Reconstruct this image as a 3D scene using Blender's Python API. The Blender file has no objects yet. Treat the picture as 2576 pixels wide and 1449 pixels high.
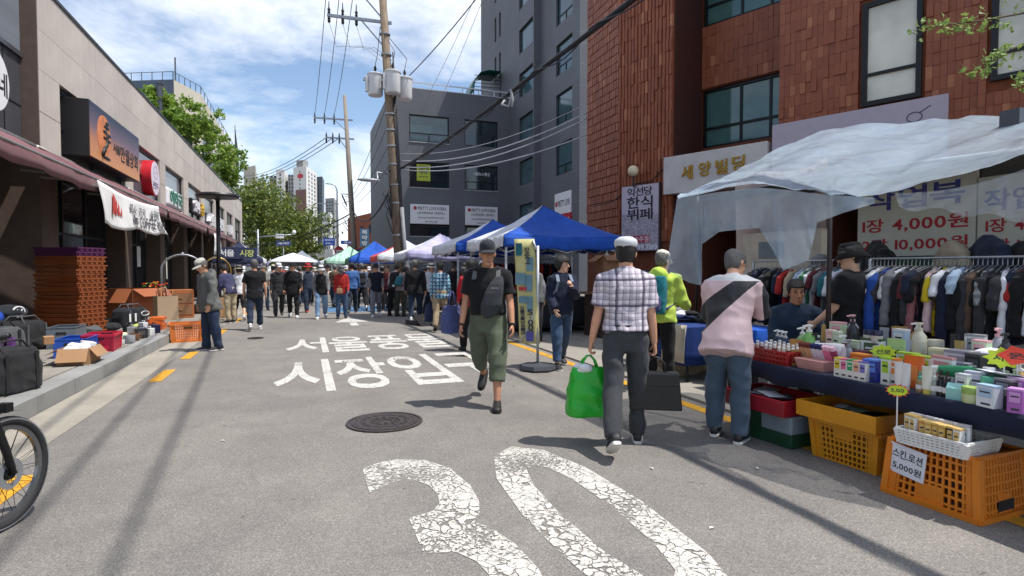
import bpy, bmesh, math, random
from mathutils import Vector, Matrix, noise, Euler
random.seed(7)
R = math.radians
scene = bpy.context.scene
COL = scene.collection
# camera
F, CX, CY, CAMH, YAW = 1431.1, 1288.0, 724.5, 1.45, R(20)
PIT = math.atan(44.5 / F)
cam_d = bpy.data.cameras.new('camera')
cam_d.sensor_width = 36.0
cam_d.lens = 36.0 * F / 2576.0
cam_d.clip_end = 3000
cam = bpy.data.objects.new('camera', cam_d)
COL.objects.link(cam)
cam.location = (0, 0, CAMH)
cam.rotation_euler = (R(90) - PIT, 0, -YAW)
scene.camera = cam
# sun, sky, exposure
SUN_EL = R(65)
SUN_AZ = math.atan2(0.87, -0.49)          # from +Y clockwise
to_sun = Vector((math.sin(SUN_AZ) * math.cos(SUN_EL), math.cos(SUN_AZ) * math.cos(SUN_EL), math.sin(SUN_EL)))
sun_d = bpy.data.lights.new('sun', 'SUN')
sun_d.energy = 4.4
sun_d.angle = R(0.5)
sun_d.color = (1.0, 0.955, 0.89)
sun = bpy.data.objects.new('sun', sun_d)
COL.objects.link(sun)
sun.location = (0, 0, 60)
sun.rotation_euler = to_sun.to_track_quat('Z', 'Y').to_euler()
world = bpy.data.worlds.new('World')
scene.world = world
world.use_nodes = True
wn, wl = world.node_tree.nodes, world.node_tree.links
wn.clear()
out = wn.new('ShaderNodeOutputWorld')
sky = wn.new('ShaderNodeTexSky')
sky.sky_type = 'NISHITA'
sky.sun_disc = False
sky.sun_elevation = SUN_EL
sky.sun_rotation = SUN_AZ
sky.air_density = 1.0
sky.dust_density = 0.3
sky.ozone_density = 1.6
bg = wn.new('ShaderNodeBackground')
bg.inputs['Strength'].default_value = 0.15
wl.new(sky.outputs[0], bg.inputs['Color'])
bgc = wn.new('ShaderNodeBackground')
bgc.inputs['Strength'].default_value = 1.0
tc = wn.new('ShaderNodeTexCoord')
sep = wn.new('ShaderNodeSeparateXYZ')
wl.new(tc.outputs['Generated'], sep.inputs[0])
def wmath(op, a, b=None, clamp=False):
 n = wn.new('ShaderNodeMath'); n.operation = op; n.use_clamp = clamp
 for i, v in enumerate((a, b)):
  if v is None: continue
  if isinstance(v, (int, float)): n.inputs[i].default_value = v
  else: wl.new(v, n.inputs[i])
 return n.outputs[0]
den = wmath('ADD', wmath('MAXIMUM', sep.outputs['Z'], 0.0), 0.22)
comb = wn.new('ShaderNodeCombineXYZ')
wl.new(wmath('DIVIDE', sep.outputs['X'], den), comb.inputs[0])
wl.new(wmath('DIVIDE', sep.outputs['Y'], den), comb.inputs[1])
def wnoise(scale, detail, rough, dist, off):
 mp = wn.new('ShaderNodeMapping'); mp.inputs['Location'].default_value = off
 mp.inputs['Rotation'].default_value = (0, 0, R(35)); mp.inputs['Scale'].default_value = (1.0, 0.62, 1)
 wl.new(comb.outputs[0], mp.inputs[0])
 n = wn.new('ShaderNodeTexNoise'); n.inputs['Scale'].default_value = scale
 n.inputs['Detail'].default_value = detail; n.inputs['Roughness'].default_value = rough
 n.inputs['Distortion'].default_value = dist
 wl.new(mp.outputs[0], n.inputs['Vector'])
 return n.outputs['Fac']
big = wnoise(0.85, 9, 0.62, 0.6, (3.1, 1.7, 0))
ramp = wn.new('ShaderNodeValToRGB')
ramp.color_ramp.elements[0].position = 0.44; ramp.color_ramp.elements[0].color = (0.02, 0.02, 0.02, 1)
ramp.color_ramp.elements[1].position = 0.62; ramp.color_ramp.elements[1].color = (1, 1, 1, 1)
wl.new(big, ramp.inputs[0])
det = wnoise(2.6, 8, 0.65, 0.3, (0.4, 5.2, 0))
cr = wn.new('ShaderNodeValToRGB')
cr.color_ramp.elements[0].position = 0.30; cr.color_ramp.elements[0].color = (0.80, 0.86, 0.94, 1)
cr.color_ramp.elements[1].position = 0.62; cr.color_ramp.elements[1].color = (1.30, 1.31, 1.33, 1)
wl.new(det, cr.inputs[0])
wl.new(cr.outputs[0], bgc.inputs['Color'])
mixw = wn.new('ShaderNodeMixShader')
wl.new(wmath('MULTIPLY', ramp.outputs[0], 0.92), mixw.inputs[0])
wl.new(bg.outputs[0], mixw.inputs[1]); wl.new(bgc.outputs[0], mixw.inputs[2])
wl.new(mixw.outputs[0], out.inputs['Surface'])
scene.view_settings.view_transform = 'Standard'
scene.view_settings.look = 'None'
scene.view_settings.exposure = 0.26
scene.view_settings.gamma = 1.0
scene.view_settings.use_curve_mapping = False
scene.cycles.max_bounces = 6
scene.cycles.transparent_max_bounces = 12
scene.cycles.caustics_reflective = False
scene.cycles.caustics_refractive = False
# helpers
def ray(px, py):
 u = (px - CX) / F; v = (CY - py) / F
 f = math.cos(PIT) + v * math.sin(PIT); z = -math.sin(PIT) + v * math.cos(PIT)
 s, c = math.sin(YAW), math.cos(YAW)
 return Vector((f * s + u * c, f * c - u * s, z))
def gnd(px, py, h=0.0):
 r = ray(px, py); t = (h - CAMH) / r.z
 return Vector((r.x * t, r.y * t, h))
def at(px, py, d):
 return Vector((0, 0, CAMH)) + ray(px, py) * d
def onX(px, py, X):
 r = ray(px, py); return Vector((0, 0, CAMH)) + r * (X / r.x)
def onY(px, py, Y):
 r = ray(px, py); return Vector((0, 0, CAMH)) + r * (Y / r.y)
def proj_x(p):
 s, c = math.sin(YAW), math.cos(YAW)
 return (p[0] * c - p[1] * s) / (p[0] * s + p[1] * c)
def lin(c):
 if isinstance(c, str):
  c = c.lstrip('#'); c = tuple(int(c[i:i + 2], 16) for i in (0, 2, 4))
 r = []
 for v in c:
  v = v / 255.0
  r.append(v / 12.92 if v <= 0.04045 else ((v + 0.055) / 1.055) ** 2.4)
 return (r[0], r[1], r[2], 1.0)
MATS = {}
class NT:
 def __init__(self, name):
  self.m = bpy.data.materials.new(name); self.m.use_nodes = True
  self.n = self.m.node_tree.nodes; self.l = self.m.node_tree.links
  self.n.clear()
  self.out = self.n.new('ShaderNodeOutputMaterial')
  self.b = self.n.new('ShaderNodeBsdfPrincipled')
  self.l.new(self.b.outputs[0], self.out.inputs['Surface'])
  self.tc = self.n.new('ShaderNodeTexCoord')
 def set(self, k, v):
  i = self.b.inputs[k]
  if hasattr(v, 'is_linked'): self.l.new(v, i)
  else: i.default_value = v
 def math(self, op, a, b=None, c=None, clamp=False):
  n = self.n.new('ShaderNodeMath'); n.operation = op; n.use_clamp = clamp
  for i, v in enumerate((a, b, c)):
   if v is None: continue
   if isinstance(v, (int, float)): n.inputs[i].default_value = v
   else: self.l.new(v, n.inputs[i])
  return n.outputs[0]
 def vec(self, scale=(1, 1, 1), rot=(0, 0, 0), loc=(0, 0, 0), src='Object'):
  mp = self.n.new('ShaderNodeMapping')
  mp.inputs['Scale'].default_value = scale; mp.inputs['Rotation'].default_value = rot; mp.inputs['Location'].default_value = loc
  self.l.new(self.tc.outputs[src], mp.inputs[0]); return mp.outputs[0]
 def noise(self, scale, detail=4, rough=0.6, vec=None, dist=0):
  n = self.n.new('ShaderNodeTexNoise'); n.inputs['Scale'].default_value = scale
  n.inputs['Detail'].default_value = detail; n.inputs['Roughness'].default_value = rough; n.inputs['Distortion'].default_value = dist
  self.l.new(vec if vec is not None else self.tc.outputs['Object'], n.inputs['Vector']); return n.outputs['Fac']
 def voro(self, scale, feature='F1', vec=None, out='Distance', rnd=1.0):
  n = self.n.new('ShaderNodeTexVoronoi'); n.feature = feature; n.inputs['Scale'].default_value = scale
  n.inputs['Randomness'].default_value = rnd
  self.l.new(vec if vec is not None else self.tc.outputs['Object'], n.inputs['Vector']); return n.outputs[out]
 def ramp(self, fac, stops):
  n = self.n.new('ShaderNodeValToRGB'); e = n.color_ramp.elements
  while len(e) < len(stops): e.new(0.5)
  for i, (p, c) in enumerate(stops):
   e[i].position = p; e[i].color = c if len(c) == 4 else (*c, 1)
  self.l.new(fac, n.inputs[0]); return n.outputs[0]
 def mix(self, fac, a, b, mode='MIX'):
  n = self.n.new('ShaderNodeMix'); n.data_type = 'RGBA'; n.blend_type = mode
  for k, v in ((0, fac), (6, a), (7, b)):
   if hasattr(v, 'is_linked'): self.l.new(v, n.inputs[k])
   elif k == 0: n.inputs[k].default_value = v
   else: n.inputs[k].default_value = v if len(v) == 4 else (*v, 1)
  return n.outputs[2]
 def bump(self, h, strength=0.3, dist=0.01):
  n = self.n.new('ShaderNodeBump'); n.inputs['Strength'].default_value = strength; n.inputs['Distance'].default_value = dist
  self.l.new(h, n.inputs['Height']); self.l.new(n.outputs[0], self.b.inputs['Normal'])
 def sep(self, vec):
  n = self.n.new('ShaderNodeSeparateXYZ'); self.l.new(vec, n.inputs[0]); return n.outputs
 def rand(self):
  return self.n.new('ShaderNodeObjectInfo').outputs['Random']
def mul(c, k): return (c[0] * k, c[1] * k, c[2] * k, 1)
def M(name, col='#808080', rough=0.6, metal=0.0, var=0.18, scale=6.0, bump=0.0, bscale=60.0, rnd=0.0, spec=0.5, sheen=0.0, coat=0.0, trans=0.0):
 if name in MATS: return MATS[name]
 t = NT(name); c = lin(col)
 f = t.noise(scale, 5, 0.6)
 base = t.ramp(f, [(0.3, mul(c, 1 - var)), (0.7, mul(c, 1 + var * 0.6))])
 if rnd > 0:
  k = t.math('MULTIPLY_ADD', t.rand(), rnd * 2, 1 - rnd)
  cmb = t.n.new('ShaderNodeCombineXYZ')
  for i in range(3): t.l.new(k, cmb.inputs[i])
  base = t.mix(1.0, base, cmb.outputs[0], 'MULTIPLY')
 t.set('Base Color', base)
 r2 = t.math('MULTIPLY_ADD', t.noise(scale * 2.3, 3), 0.16, max(0.02, rough - 0.08))
 t.set('Roughness', r2); t.set('Metallic', metal); t.set('Specular IOR Level', spec)
 if sheen: t.set('Sheen Weight', sheen)
 if coat: t.set('Coat Weight', coat)
 if trans: t.set('Transmission Weight', trans)
 if bump: t.bump(t.noise(bscale, 4, 0.65), bump, 0.01)
 MATS[name] = t.m
 return t.m
def cloth(name, col, var=0.12, bump=0.35):
 if name in MATS: return MATS[name]
 t = NT(name); c = lin(col)
 f = t.noise(3.5, 5, 0.6)
 t.set('Base Color', t.ramp(f, [(0.3, mul(c, 1 - var)), (0.7, mul(c, 1 + var))]))
 t.set('Roughness', 0.88); t.set('Specular IOR Level', 0.25); t.set('Sheen Weight', 0.08)
 a = t.noise(11, 3, 0.55, t.vec((1, 1, 0.55)), 1.2)
 w = t.noise(420, 2)
 t.bump(t.math('ADD', a, t.math('MULTIPLY', w, 0.08)), bump, 0.02)
 MATS[name] = t.m
 return t.m
def glass(name, col, rough=0.05, spec=0.8):
 if name in MATS: return MATS[name]
 t = NT(name); c = lin(col)
 f = t.noise(0.8, 3)
 t.set('Base Color', t.ramp(f, [(0.35, mul(c, 0.75)), (0.65, mul(c, 1.2))]))
 t.set('Roughness', rough); t.set('Specular IOR Level', spec); t.set('IOR', 1.5)
 t.bump(t.noise(1.3, 2), 0.05, 0.05)
 MATS[name] = t.m
 return t.m
def prop(o, label=None, cat=None, group=None, kind=None):
 if label: o['label'] = label
 if cat: o['category'] = cat
 if group: o['group'] = group
 if kind: o['kind'] = kind
 return o
def thing(name, label, cat, loc=(0, 0, 0), rz=0.0, group=None):
 o = bpy.data.objects.new(name, None); COL.objects.link(o)
 o.empty_display_size = 0.1
 o.location = loc; o.rotation_euler = (0, 0, rz)
 return prop(o, label, cat, group)
def place(name, mesh, parent=None, loc=(0, 0, 0), rot=(0, 0, 0), mat=None, scale=None):
 o = bpy.data.objects.new(name, mesh); COL.objects.link(o)
 o.location = loc; o.rotation_euler = rot
 if scale is not None: o.scale = scale
 if parent is not None: o.parent = parent
 return o
def copy_tree(o, parent=None):
 c = o.copy(); COL.objects.link(c); c.parent = parent
 for ch in list(o.children): copy_tree(ch, c)
 return c
class MB:
 def __init__(self): self.v = []; self.f = []; self.mi = []; self.cur = 0
 def _add(self, vs, fs, X=None):
  b = len(self.v)
  for p in vs:
   p = Vector(p); self.v.append(X @ p if X is not None else p)
  for q in fs: self.f.append([i + b for i in q]); self.mi.append(self.cur)
  return self
 def box(self, mn, mx, X=None):
  x0, y0, z0 = mn; x1, y1, z1 = mx
  vs = [(x0, y0, z0), (x1, y0, z0), (x1, y1, z0), (x0, y1, z0), (x0, y0, z1), (x1, y0, z1), (x1, y1, z1), (x0, y1, z1)]
  return self._add(vs, [(0, 3, 2, 1), (4, 5, 6, 7), (0, 1, 5, 4), (1, 2, 6, 5), (2, 3, 7, 6), (3, 0, 4, 7)], X)
 def cbox(self, c, s, X=None):
  return self.box((c[0] - s[0] / 2, c[1] - s[1] / 2, c[2] - s[2] / 2), (c[0] + s[0] / 2, c[1] + s[1] / 2, c[2] + s[2] / 2), X)
 def frus(self, c, s0, s1, h, X=None):   # box with different bottom/top size, base centre c
  x, y, z = c; a, b = s0[0] / 2, s0[1] / 2; p, q = s1[0] / 2, s1[1] / 2
  vs = [(x - a, y - b, z), (x + a, y - b, z), (x + a, y + b, z), (x - a, y + b, z), (x - p, y - q, z + h), (x + p, y - q, z + h), (x + p, y + q, z + h), (x - p, y + q, z + h)]
  return self._add(vs, [(0, 3, 2, 1), (4, 5, 6, 7), (0, 1, 5, 4), (1, 2, 6, 5), (2, 3, 7, 6), (3, 0, 4, 7)], X)
 def bar(self, p0, p1, w, h=None):
  p0 = Vector(p0); p1 = Vector(p1); h = h or w
  d = (p1 - p0); L = d.length; d.normalize()
  up = Vector((0, 0, 1)) if abs(d.z) < 0.95 else Vector((1, 0, 0))
  s = d.cross(up).normalized(); u = s.cross(d)
  vs = []
  for p in (p0, p1):
   for a, b in ((-1, -1), (1, -1), (1, 1), (-1, 1)): vs.append(p + s * a * w / 2 + u * b * h / 2)
  return self._add(vs, [(3, 2, 1, 0), (4, 5, 6, 7), (0, 1, 5, 4), (1, 2, 6, 5), (2, 3, 7, 6), (3, 0, 4, 7)])
 def loft(self, rings, cap=True, closed=True):
  b = len(self.v); n = len(rings[0])
  for r in rings:
   for p in r: self.v.append(Vector(p))
  for i in range(len(rings) - 1):
   for j in range(n if closed else n - 1):
    k = (j + 1) % n
    self.f.append([b + i * n + j, b + i * n + k, b + (i + 1) * n + k, b + (i + 1) * n + j]); self.mi.append(self.cur)
  if cap and closed:
   self.f.append([b + j for j in range(n)][::-1]); self.mi.append(self.cur)
   m = b + (len(rings) - 1) * n
   self.f.append([m + j for j in range(n)]); self.mi.append(self.cur)
  return self
 def tube(self, pts, r, n=8, cap=True):
  pts = [Vector(p) for p in pts]; rings = []
  rr = r if isinstance(r, (list, tuple)) else [r] * len(pts)
  ref = None
  for i, p in enumerate(pts):
   d = (pts[min(i + 1, len(pts) - 1)] - pts[max(i - 1, 0)])
   if d.length < 1e-9: d = Vector((0, 0, 1))
   d.normalize()
   if ref is None: ref = Vector((0, 0, 1)) if abs(d.z) < 0.9 else Vector((1, 0, 0))
   s = d.cross(ref)
   if s.length < 1e-4: s = d.cross(Vector((0, 1, 0)))
   s.normalize(); u = s.cross(d).normalized(); ref = u
   rings.append([p + (s * math.cos(a) + u * math.sin(a)) * rr[i] for a in (2 * math.pi * k / n for k in range(n))])
  return self.loft(rings, cap)
 def cyl(self, p0, p1, r0, r1=None, n=12, cap=True):
  return self.tube([p0, p1], [r0, r0 if r1 is None else r1], n, cap)
 def lathe(self, prof, n=16, c=(0, 0, 0), sx=1, sy=1, cap=True):
  c = Vector(c); rings = []
  for r, z in prof:
   rings.append([c + Vector((math.cos(2 * math.pi * k / n) * r * sx, math.sin(2 * math.pi * k / n) * r * sy, z)) for k in range(n)])
  return self.loft(rings, cap)
 def ell(self, c, s, n=10, m=6, X=None):
  c = Vector(c); rings = []
  for i in range(m + 1):
   t = -math.pi / 2 + math.pi * (0.04 + 0.92 * i / m)
   rings.append([c + Vector((math.cos(t) * math.cos(2 * math.pi * k / n) * s[0], math.cos(t) * math.sin(2 * math.pi * k / n) * s[1], math.sin(t) * s[2])) for k in range(n)])
  if X is not None: rings = [[X @ p for p in r] for r in rings]
  return self.loft(rings)
 def prism(self, poly, z0, z1, X=None):
  n = len(poly)
  vs = [(p[0], p[1], z0) for p in poly] + [(p[0], p[1], z1) for p in poly]
  fs = [list(range(n))[::-1], list(range(n, 2 * n))] + [[i, (i + 1) % n, n + (i + 1) % n, n + i] for i in range(n)]
  return self._add(vs, fs, X)
 def quad(self, a, b, c, d): return self._add([a, b, c, d], [(0, 1, 2, 3)])
 def mesh(self, name, mats, smooth=None, uv=False):
  me = bpy.data.meshes.new(name)
  me.from_pydata([tuple(p) for p in self.v], [], self.f)
  if not isinstance(mats, (list, tuple)): mats = [mats]
  for m in mats: me.materials.append(m)
  if len(mats) > 1: me.polygons.foreach_set('material_index', self.mi)
  bm = bmesh.new(); bm.from_mesh(me); bmesh.ops.recalc_face_normals(bm, faces=bm.faces); bm.to_mesh(me); bm.free()
  if smooth:
   me.polygons.foreach_set('use_smooth', [True] * len(me.polygons))
   if smooth is not True: me.set_sharp_from_angle(angle=R(smooth))
  me.update()
  return me
 def build(self, name, mats, parent=None, loc=(0, 0, 0), rot=(0, 0, 0), smooth=None, bevel=0.0):
  o = place(name, self.mesh(name, mats, smooth), parent, loc, rot)
  if bevel: add_bevel(o, bevel)
  return o
def add_bevel(o, w, seg=2):
 m = o.modifiers.new('bevel', 'BEVEL'); m.width = w; m.segments = seg; m.limit_method = 'ANGLE'; m.angle_limit = R(40)
 return o
def struct(o): o['kind'] = 'structure'; return o
def frame(o, n):
 """matrix: local x = right seen from the front, y = up, z = outward normal n (horizontal)"""
 n = Vector((n[0], n[1], 0)).normalized(); up = Vector((0, 0, 1)); r = up.cross(n)
 m = Matrix((r, up, n)).transposed().to_4x4(); m.translation = Vector(o); return m
CHARS = "서울풍물시장입구30만월상회꼰두네이약국연백수다방사가기싫은데흙'sCOFE놀러오세요양빌딩익선당한식뷔페민속주점.5978PRTYLVKA()wpretykoalc작업복4,12원스킨로션프리티브코아임대문의유뉴통신중고-직"
WORK = bpy.data.scenes.new('work')
def eval_mesh(o):
 with bpy.context.temp_override(scene=WORK, view_layer=WORK.view_layers[0]):
  dg = bpy.context.evaluated_depsgraph_get(); dg.update()
  me = bpy.data.meshes.new_from_object(o.evaluated_get(dg))
 return me
_gl = {}
def glyphs(bold):
 if bold in _gl: return _gl[bold]
 chars = []
 for ch in CHARS:
  if ch not in chars: chars.append(ch)
 cu = bpy.data.curves.new('glyphs', 'FONT'); cu.body = '\n'.join(chars)
 cu.resolution_u = 3; cu.offset = bold; cu.space_line = 3.0
 o = bpy.data.objects.new('glyphs', cu); WORK.collection.objects.link(o)
 me = eval_mesh(o)
 bpy.data.objects.remove(o); bpy.data.curves.remove(cu)
 lib = {c: ([], []) for c in chars}; vmap = {}
 pitch = 3.0
 for v in me.vertices:
  k = int(round(-(v.co.y - 0.32) / pitch)); k = max(0, min(len(chars) - 1, k))
  L = lib[chars[k]][0]; vmap[v.index] = (k, len(L)); L.append((v.co.x, v.co.y + k * pitch))
 for p in me.polygons:
  k = vmap[p.vertices[0]][0]; lib[chars[k]][1].append([vmap[i][1] for i in p.vertices])
 bpy.data.meshes.remove(me); _gl[bold] = lib
 return lib
_tx = {}
def text_mesh(s, w, h, mat, thick=0.004, bold=0.0, space=1.0):
 key = (s, round(w, 3), round(h, 3), mat.name, thick, bold)
 if key in _tx: return _tx[key]
 lib = glyphs(0.018); vs = []; fs = []; x = 0.0
 for ch in s:
  if ch == ' ': x += 0.34; continue
  gv, gf = lib[ch]
  if not gv: continue
  x0 = min(p[0] for p in gv); x1 = max(p[0] for p in gv); b = len(vs)
  vs += [(p[0] - x0 + x, p[1], 0.0) for p in gv]; fs += [[i + b for i in q] for q in gf]; x += x1 - x0 + 0.07
 x0 = min(p[0] for p in vs); x1 = max(p[0] for p in vs); y0 = min(p[1] for p in vs); y1 = max(p[1] for p in vs)
 kx = w / max(1e-6, x1 - x0); ky = h / max(1e-6, y1 - y0)
 me = bpy.data.meshes.new('lettering')
 me.from_pydata([((p[0] - (x0 + x1) / 2) * kx, (p[1] - (y0 + y1) / 2) * ky, 0.0) for p in vs], [], fs)
 me.materials.append(mat)
 if thick:
  bm = bmesh.new(); bm.from_mesh(me)
  r = bmesh.ops.extrude_face_region(bm, geom=list(bm.faces))
  for e in r['geom']:
   if isinstance(e, bmesh.types.BMVert): e.co.z += thick
  bmesh.ops.recalc_face_normals(bm, faces=bm.faces); bm.to_mesh(me); bm.free()
 _tx[key] = me
 return me
def text(s, w, h, mat, parent, X, thick=0.004, bold=0.0, name='lettering'):
 """X: matrix in parent's space (x right, y up, z out)"""
 o = place(name, text_mesh(s, w, h, mat, thick, bold), parent)
 o.matrix_local = X
 return o
def sag(p0, p1, s, n=14):
 p0 = Vector(p0); p1 = Vector(p1); r = []
 for i in range(n + 1):
  t = i / n; p = p0.lerp(p1, t); p.z -= s * 4 * t * (1 - t); r.append(p)
 return r
_u = 'first second third fourth fifth sixth seventh eighth ninth tenth eleventh twelfth thirteenth fourteenth fifteenth sixteenth seventeenth eighteenth nineteenth'.split()
ORD = list(_u)
for _t, _o in (('twenty', 'twentieth'), ('thirty', 'thirtieth'), ('forty', 'fortieth'), ('fifty', 'fiftieth'), ('sixty', 'sixtieth')): ORD += [_o] + [_t + '-' + q for q in _u[:9]]
# ground materials
def asphalt_mat():
 t = NT('asphalt'); c = lin((130, 126, 121))
 ag = t.voro(165, vec=None, out='Color')
 s = t.sep(ag)[0]
 fine = t.noise(90, 4, 0.7)
 big = t.noise(0.35, 6, 0.6, dist=0.4)
 mid = t.noise(2.2, 5, 0.6)
 f = t.math('ADD', t.math('MULTIPLY', s, 0.45), t.math('MULTIPLY', fine, 0.55))
 col = t.ramp(f, [(0.18, mul(c, 0.55)), (0.45, mul(c, 0.92)), (0.62, mul(c, 1.1)), (0.85, mul(c, 1.8))])
 patch = t.ramp(t.math('ADD', t.math('MULTIPLY', big, 0.6), t.math('MULTIPLY', mid, 0.4)), [(0.35, (0.74, 0.74, 0.76, 1)), (0.65, (1.14, 1.12, 1.09, 1))])
 col = t.mix(1.0, col, patch, 'MULTIPLY')
 crk = t.voro(0.55, 'DISTANCE_TO_EDGE', t.vec((1, 0.7, 1), (0, 0, 0.5)))
 wob = t.math('MULTIPLY', t.noise(5, 4), 0.05)
 ck = t.math('LESS_THAN', t.math('ADD', crk, wob), 0.021)
 gate = t.math('GREATER_THAN', t.noise(0.5, 3, vec=t.vec(loc=(4, 2, 0))), 0.46)
 col = t.mix(t.math('MULTIPLY', t.math('MULTIPLY', ck, gate), 0.6), col, (0.03, 0.03, 0.03, 1))
 st = t.ramp(t.noise(1.1, 6, 0.75, t.vec((1, 0.4, 1), loc=(9, 3, 0)), 0.8), [(0.60, (0, 0, 0, 1)), (0.74, (1, 1, 1, 1))])
 col = t.mix(t.math('MULTIPLY', st, 0.42), col, (0.07, 0.068, 0.065, 1))
 t.set('Base Color', col); t.set('Roughness', 0.9); t.set('Specular IOR Level', 0.25)
 t.bump(f, 0.55, 0.006)
 return t.m
ASPH = asphalt_mat()
def concrete(name, col, sc=40, b=0.3):
 t = NT(name); c = lin(col)
 f = t.math('ADD', t.math('MULTIPLY', t.noise(sc, 5, 0.7), 0.5), t.math('MULTIPLY', t.noise(1.6, 5, 0.65), 0.5))
 base = t.ramp(f, [(0.32, mul(c, 0.62)), (0.5, c), (0.68, mul(c, 1.25))])
 k = t.math('MULTIPLY_ADD', t.rand(), 0.22, 0.89)
 cb = t.n.new('ShaderNodeCombineXYZ')
 for i in range(3): t.l.new(k, cb.inputs[i])
 t.set('Base Color', t.mix(1.0, base, cb.outputs[0], 'MULTIPLY')); t.set('Roughness', 0.88); t.bump(f, b, 0.008)
 return t.m
GUT = concrete('gutter_concrete', (150, 144, 132), 60, 0.5)
GRAN = concrete('granite', (140, 140, 138), 120, 0.2)
SLAB = concrete('paving_stone', (140, 135, 126), 90, 0.2)
def paint_mat(name, col, crack_scale, wear, thr):
 t = NT(name); c = lin(col)
 t.set('Base Color', t.ramp(t.noise(14, 5), [(0.3, mul(c, 0.72)), (0.7, c)])); t.set('Roughness', 0.8)
 nz = t.n.new('ShaderNodeTexNoise'); nz.inputs['Scale'].default_value = 7; nz.inputs['Detail'].default_value = 5; t.l.new(t.tc.outputs['Object'], nz.inputs['Vector'])
 va = t.n.new('ShaderNodeVectorMath'); va.operation = 'MULTIPLY_ADD'; va.inputs[1].default_value = (.16, .16, 0); t.l.new(nz.outputs['Color'], va.inputs[0]); t.l.new(t.vec((1, 0.8, 1), (0, 0, 0.3)), va.inputs[2])
 e = t.voro(crack_scale, 'DISTANCE_TO_EDGE', va.outputs[0])
 wobble = t.math('MULTIPLY', t.noise(30, 3), thr * 0.8)
 gate = t.ramp(t.noise(1.3, 4, 0.6, t.vec(loc=(2, 7, 0))), [(0.36, (0.12, 0.12, 0.12, 1)), (0.68, (1.2, 1.2, 1.2, 1))])
 ck = t.math('LESS_THAN', e, t.math('MULTIPLY', t.math('ADD', wobble, thr), gate))
 wr = t.math('GREATER_THAN', t.noise(38, 6, 0.75), t.math('MULTIPLY_ADD', t.noise(1.7, 4, .6, t.vec(loc=(5, 1, 0))), -.5, wear + .25))
 hole = t.math('MAXIMUM', ck, wr)
 tr = t.n.new('ShaderNodeBsdfTransparent'); mx = t.n.new('ShaderNodeMixShader')
 t.l.new(hole, mx.inputs[0]); t.l.new(t.b.outputs[0], mx.inputs[1]); t.l.new(tr.outputs[0], mx.inputs[2])
 t.l.new(mx.outputs[0], t.out.inputs['Surface'])
 return t.m
PW = paint_mat('road_paint_white', (212, 209, 202), 9, 0.62, 0.016)
PWC = paint_mat('road_paint_crazed', (208, 204, 196), 15, 0.575, 0.05)
PY = paint_mat('road_paint_yellow', (218, 160, 40), 7, 0.66, 0.012)
def sheet(name, x0, x1, y0, y1, z, mat, parent=None):
 return MB().quad((x0, y0, z), (x1, y0, z), (x1, y1, z), (x0, y1, z)).build(name, mat, parent)
road = struct(sheet('road', -400, 400, -60, 1600, 0, ASPH))
gut = struct(sheet('gutter_path', -2.54, -2.03, -6, 60, 0.004, GUT))
pav_l = struct(sheet('pavement_low', -5.9, -2.54, 13.3, 60, 0.012, SLAB))
pav_r = struct(MB().box((4.05, -6, 0), (4.25, 11.6, 0.03)).box((4.25, -6, 0), (16, 11.6, 0.026)).build('pavement_right', SLAB))
pv = struct(MB().box((-6.3, -4, 0.0), (-2.84, 13.28, 0.165)).build('pavement', GUT))
kb = MB().box((-0.14, 0.004, 0), (0.14, 0.996, 0.18)).mesh('kerb_stone', GRAN)
y = -1.0
while y < 13.0:
 o = place('kerb_stone', kb, pv, (-2.69 + random.uniform(-.004, .004), y, random.uniform(-.003, .003)), (0, 0, random.uniform(-.004, .004)))
 y += 1.0
sl = MB().box((0.004, 0.004, 0), (0.596, 0.596, 0.03)).mesh('paving_slab', SLAB)
for i in range(5):
 for j in range(17):
  place('paving_slab', sl, pv, (-5.85 + i * 0.6, 3.0 + j * 0.6, 0.148 + random.uniform(-.003, .003)))
def mark(name, s, w, h, cx, cy, mat, bold, z=0.004):
 o = place(name, text_mesh(s, w, h, mat, 0, bold), None, (cx, cy, z)); return struct(o)
for i, ch in enumerate('시장입구'): mark('road_lettering', ch, 0.74, 2.6, -0.03 + i * 0.80, 8.42, PW, 0.022)
for i, ch in enumerate('서울풍물'): mark('road_lettering', ch, 0.74, 2.35, 0.02 + i * 0.78, 11.7, PW, 0.022)
mark('speed_marking', '3', 0.70, 2.65, 0.70, 3.03, PWC, 0.035)
mark('speed_marking', '0', 0.78, 2.65, 1.58, 3.03, PWC, 0.035)
ar = MB()
ar._add([(1.13, 15.4, 0), (1.33, 15.4, 0), (1.33, 16.3, 0), (1.13, 16.3, 0)], [(0, 1, 2, 3)])
ar._add([(0.78, 16.5, 0), (1.68, 16.5, 0), (1.23, 18.2, 0)], [(0, 1, 2)])
struct(ar.build('road_arrow', PW, None, (0, 0, 0.004)))
for y, l in ((.2, 1), (3.95, .95), (8.5, .95), (10.5, .9), (13.8, 1.8), (17.6, 1.2), (20.2, 1.2), (22.8, 1.2)):
 struct(sheet('yellow_line', -1.93, -1.78, y, y + l, 0.005, PY))
struct(sheet('yellow_line', 3.79, 3.93, -3, 12, 0.0045, PY))
struct(sheet('blue_path', .6, 3.4, 20.6, 23.6, 0.0035, paint_mat('road_paint_blue', (86, 128, 168), 5, 0.6, 0.01)))
SCR = M('scrap_paper', (206, 204, 198), .8)
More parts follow.
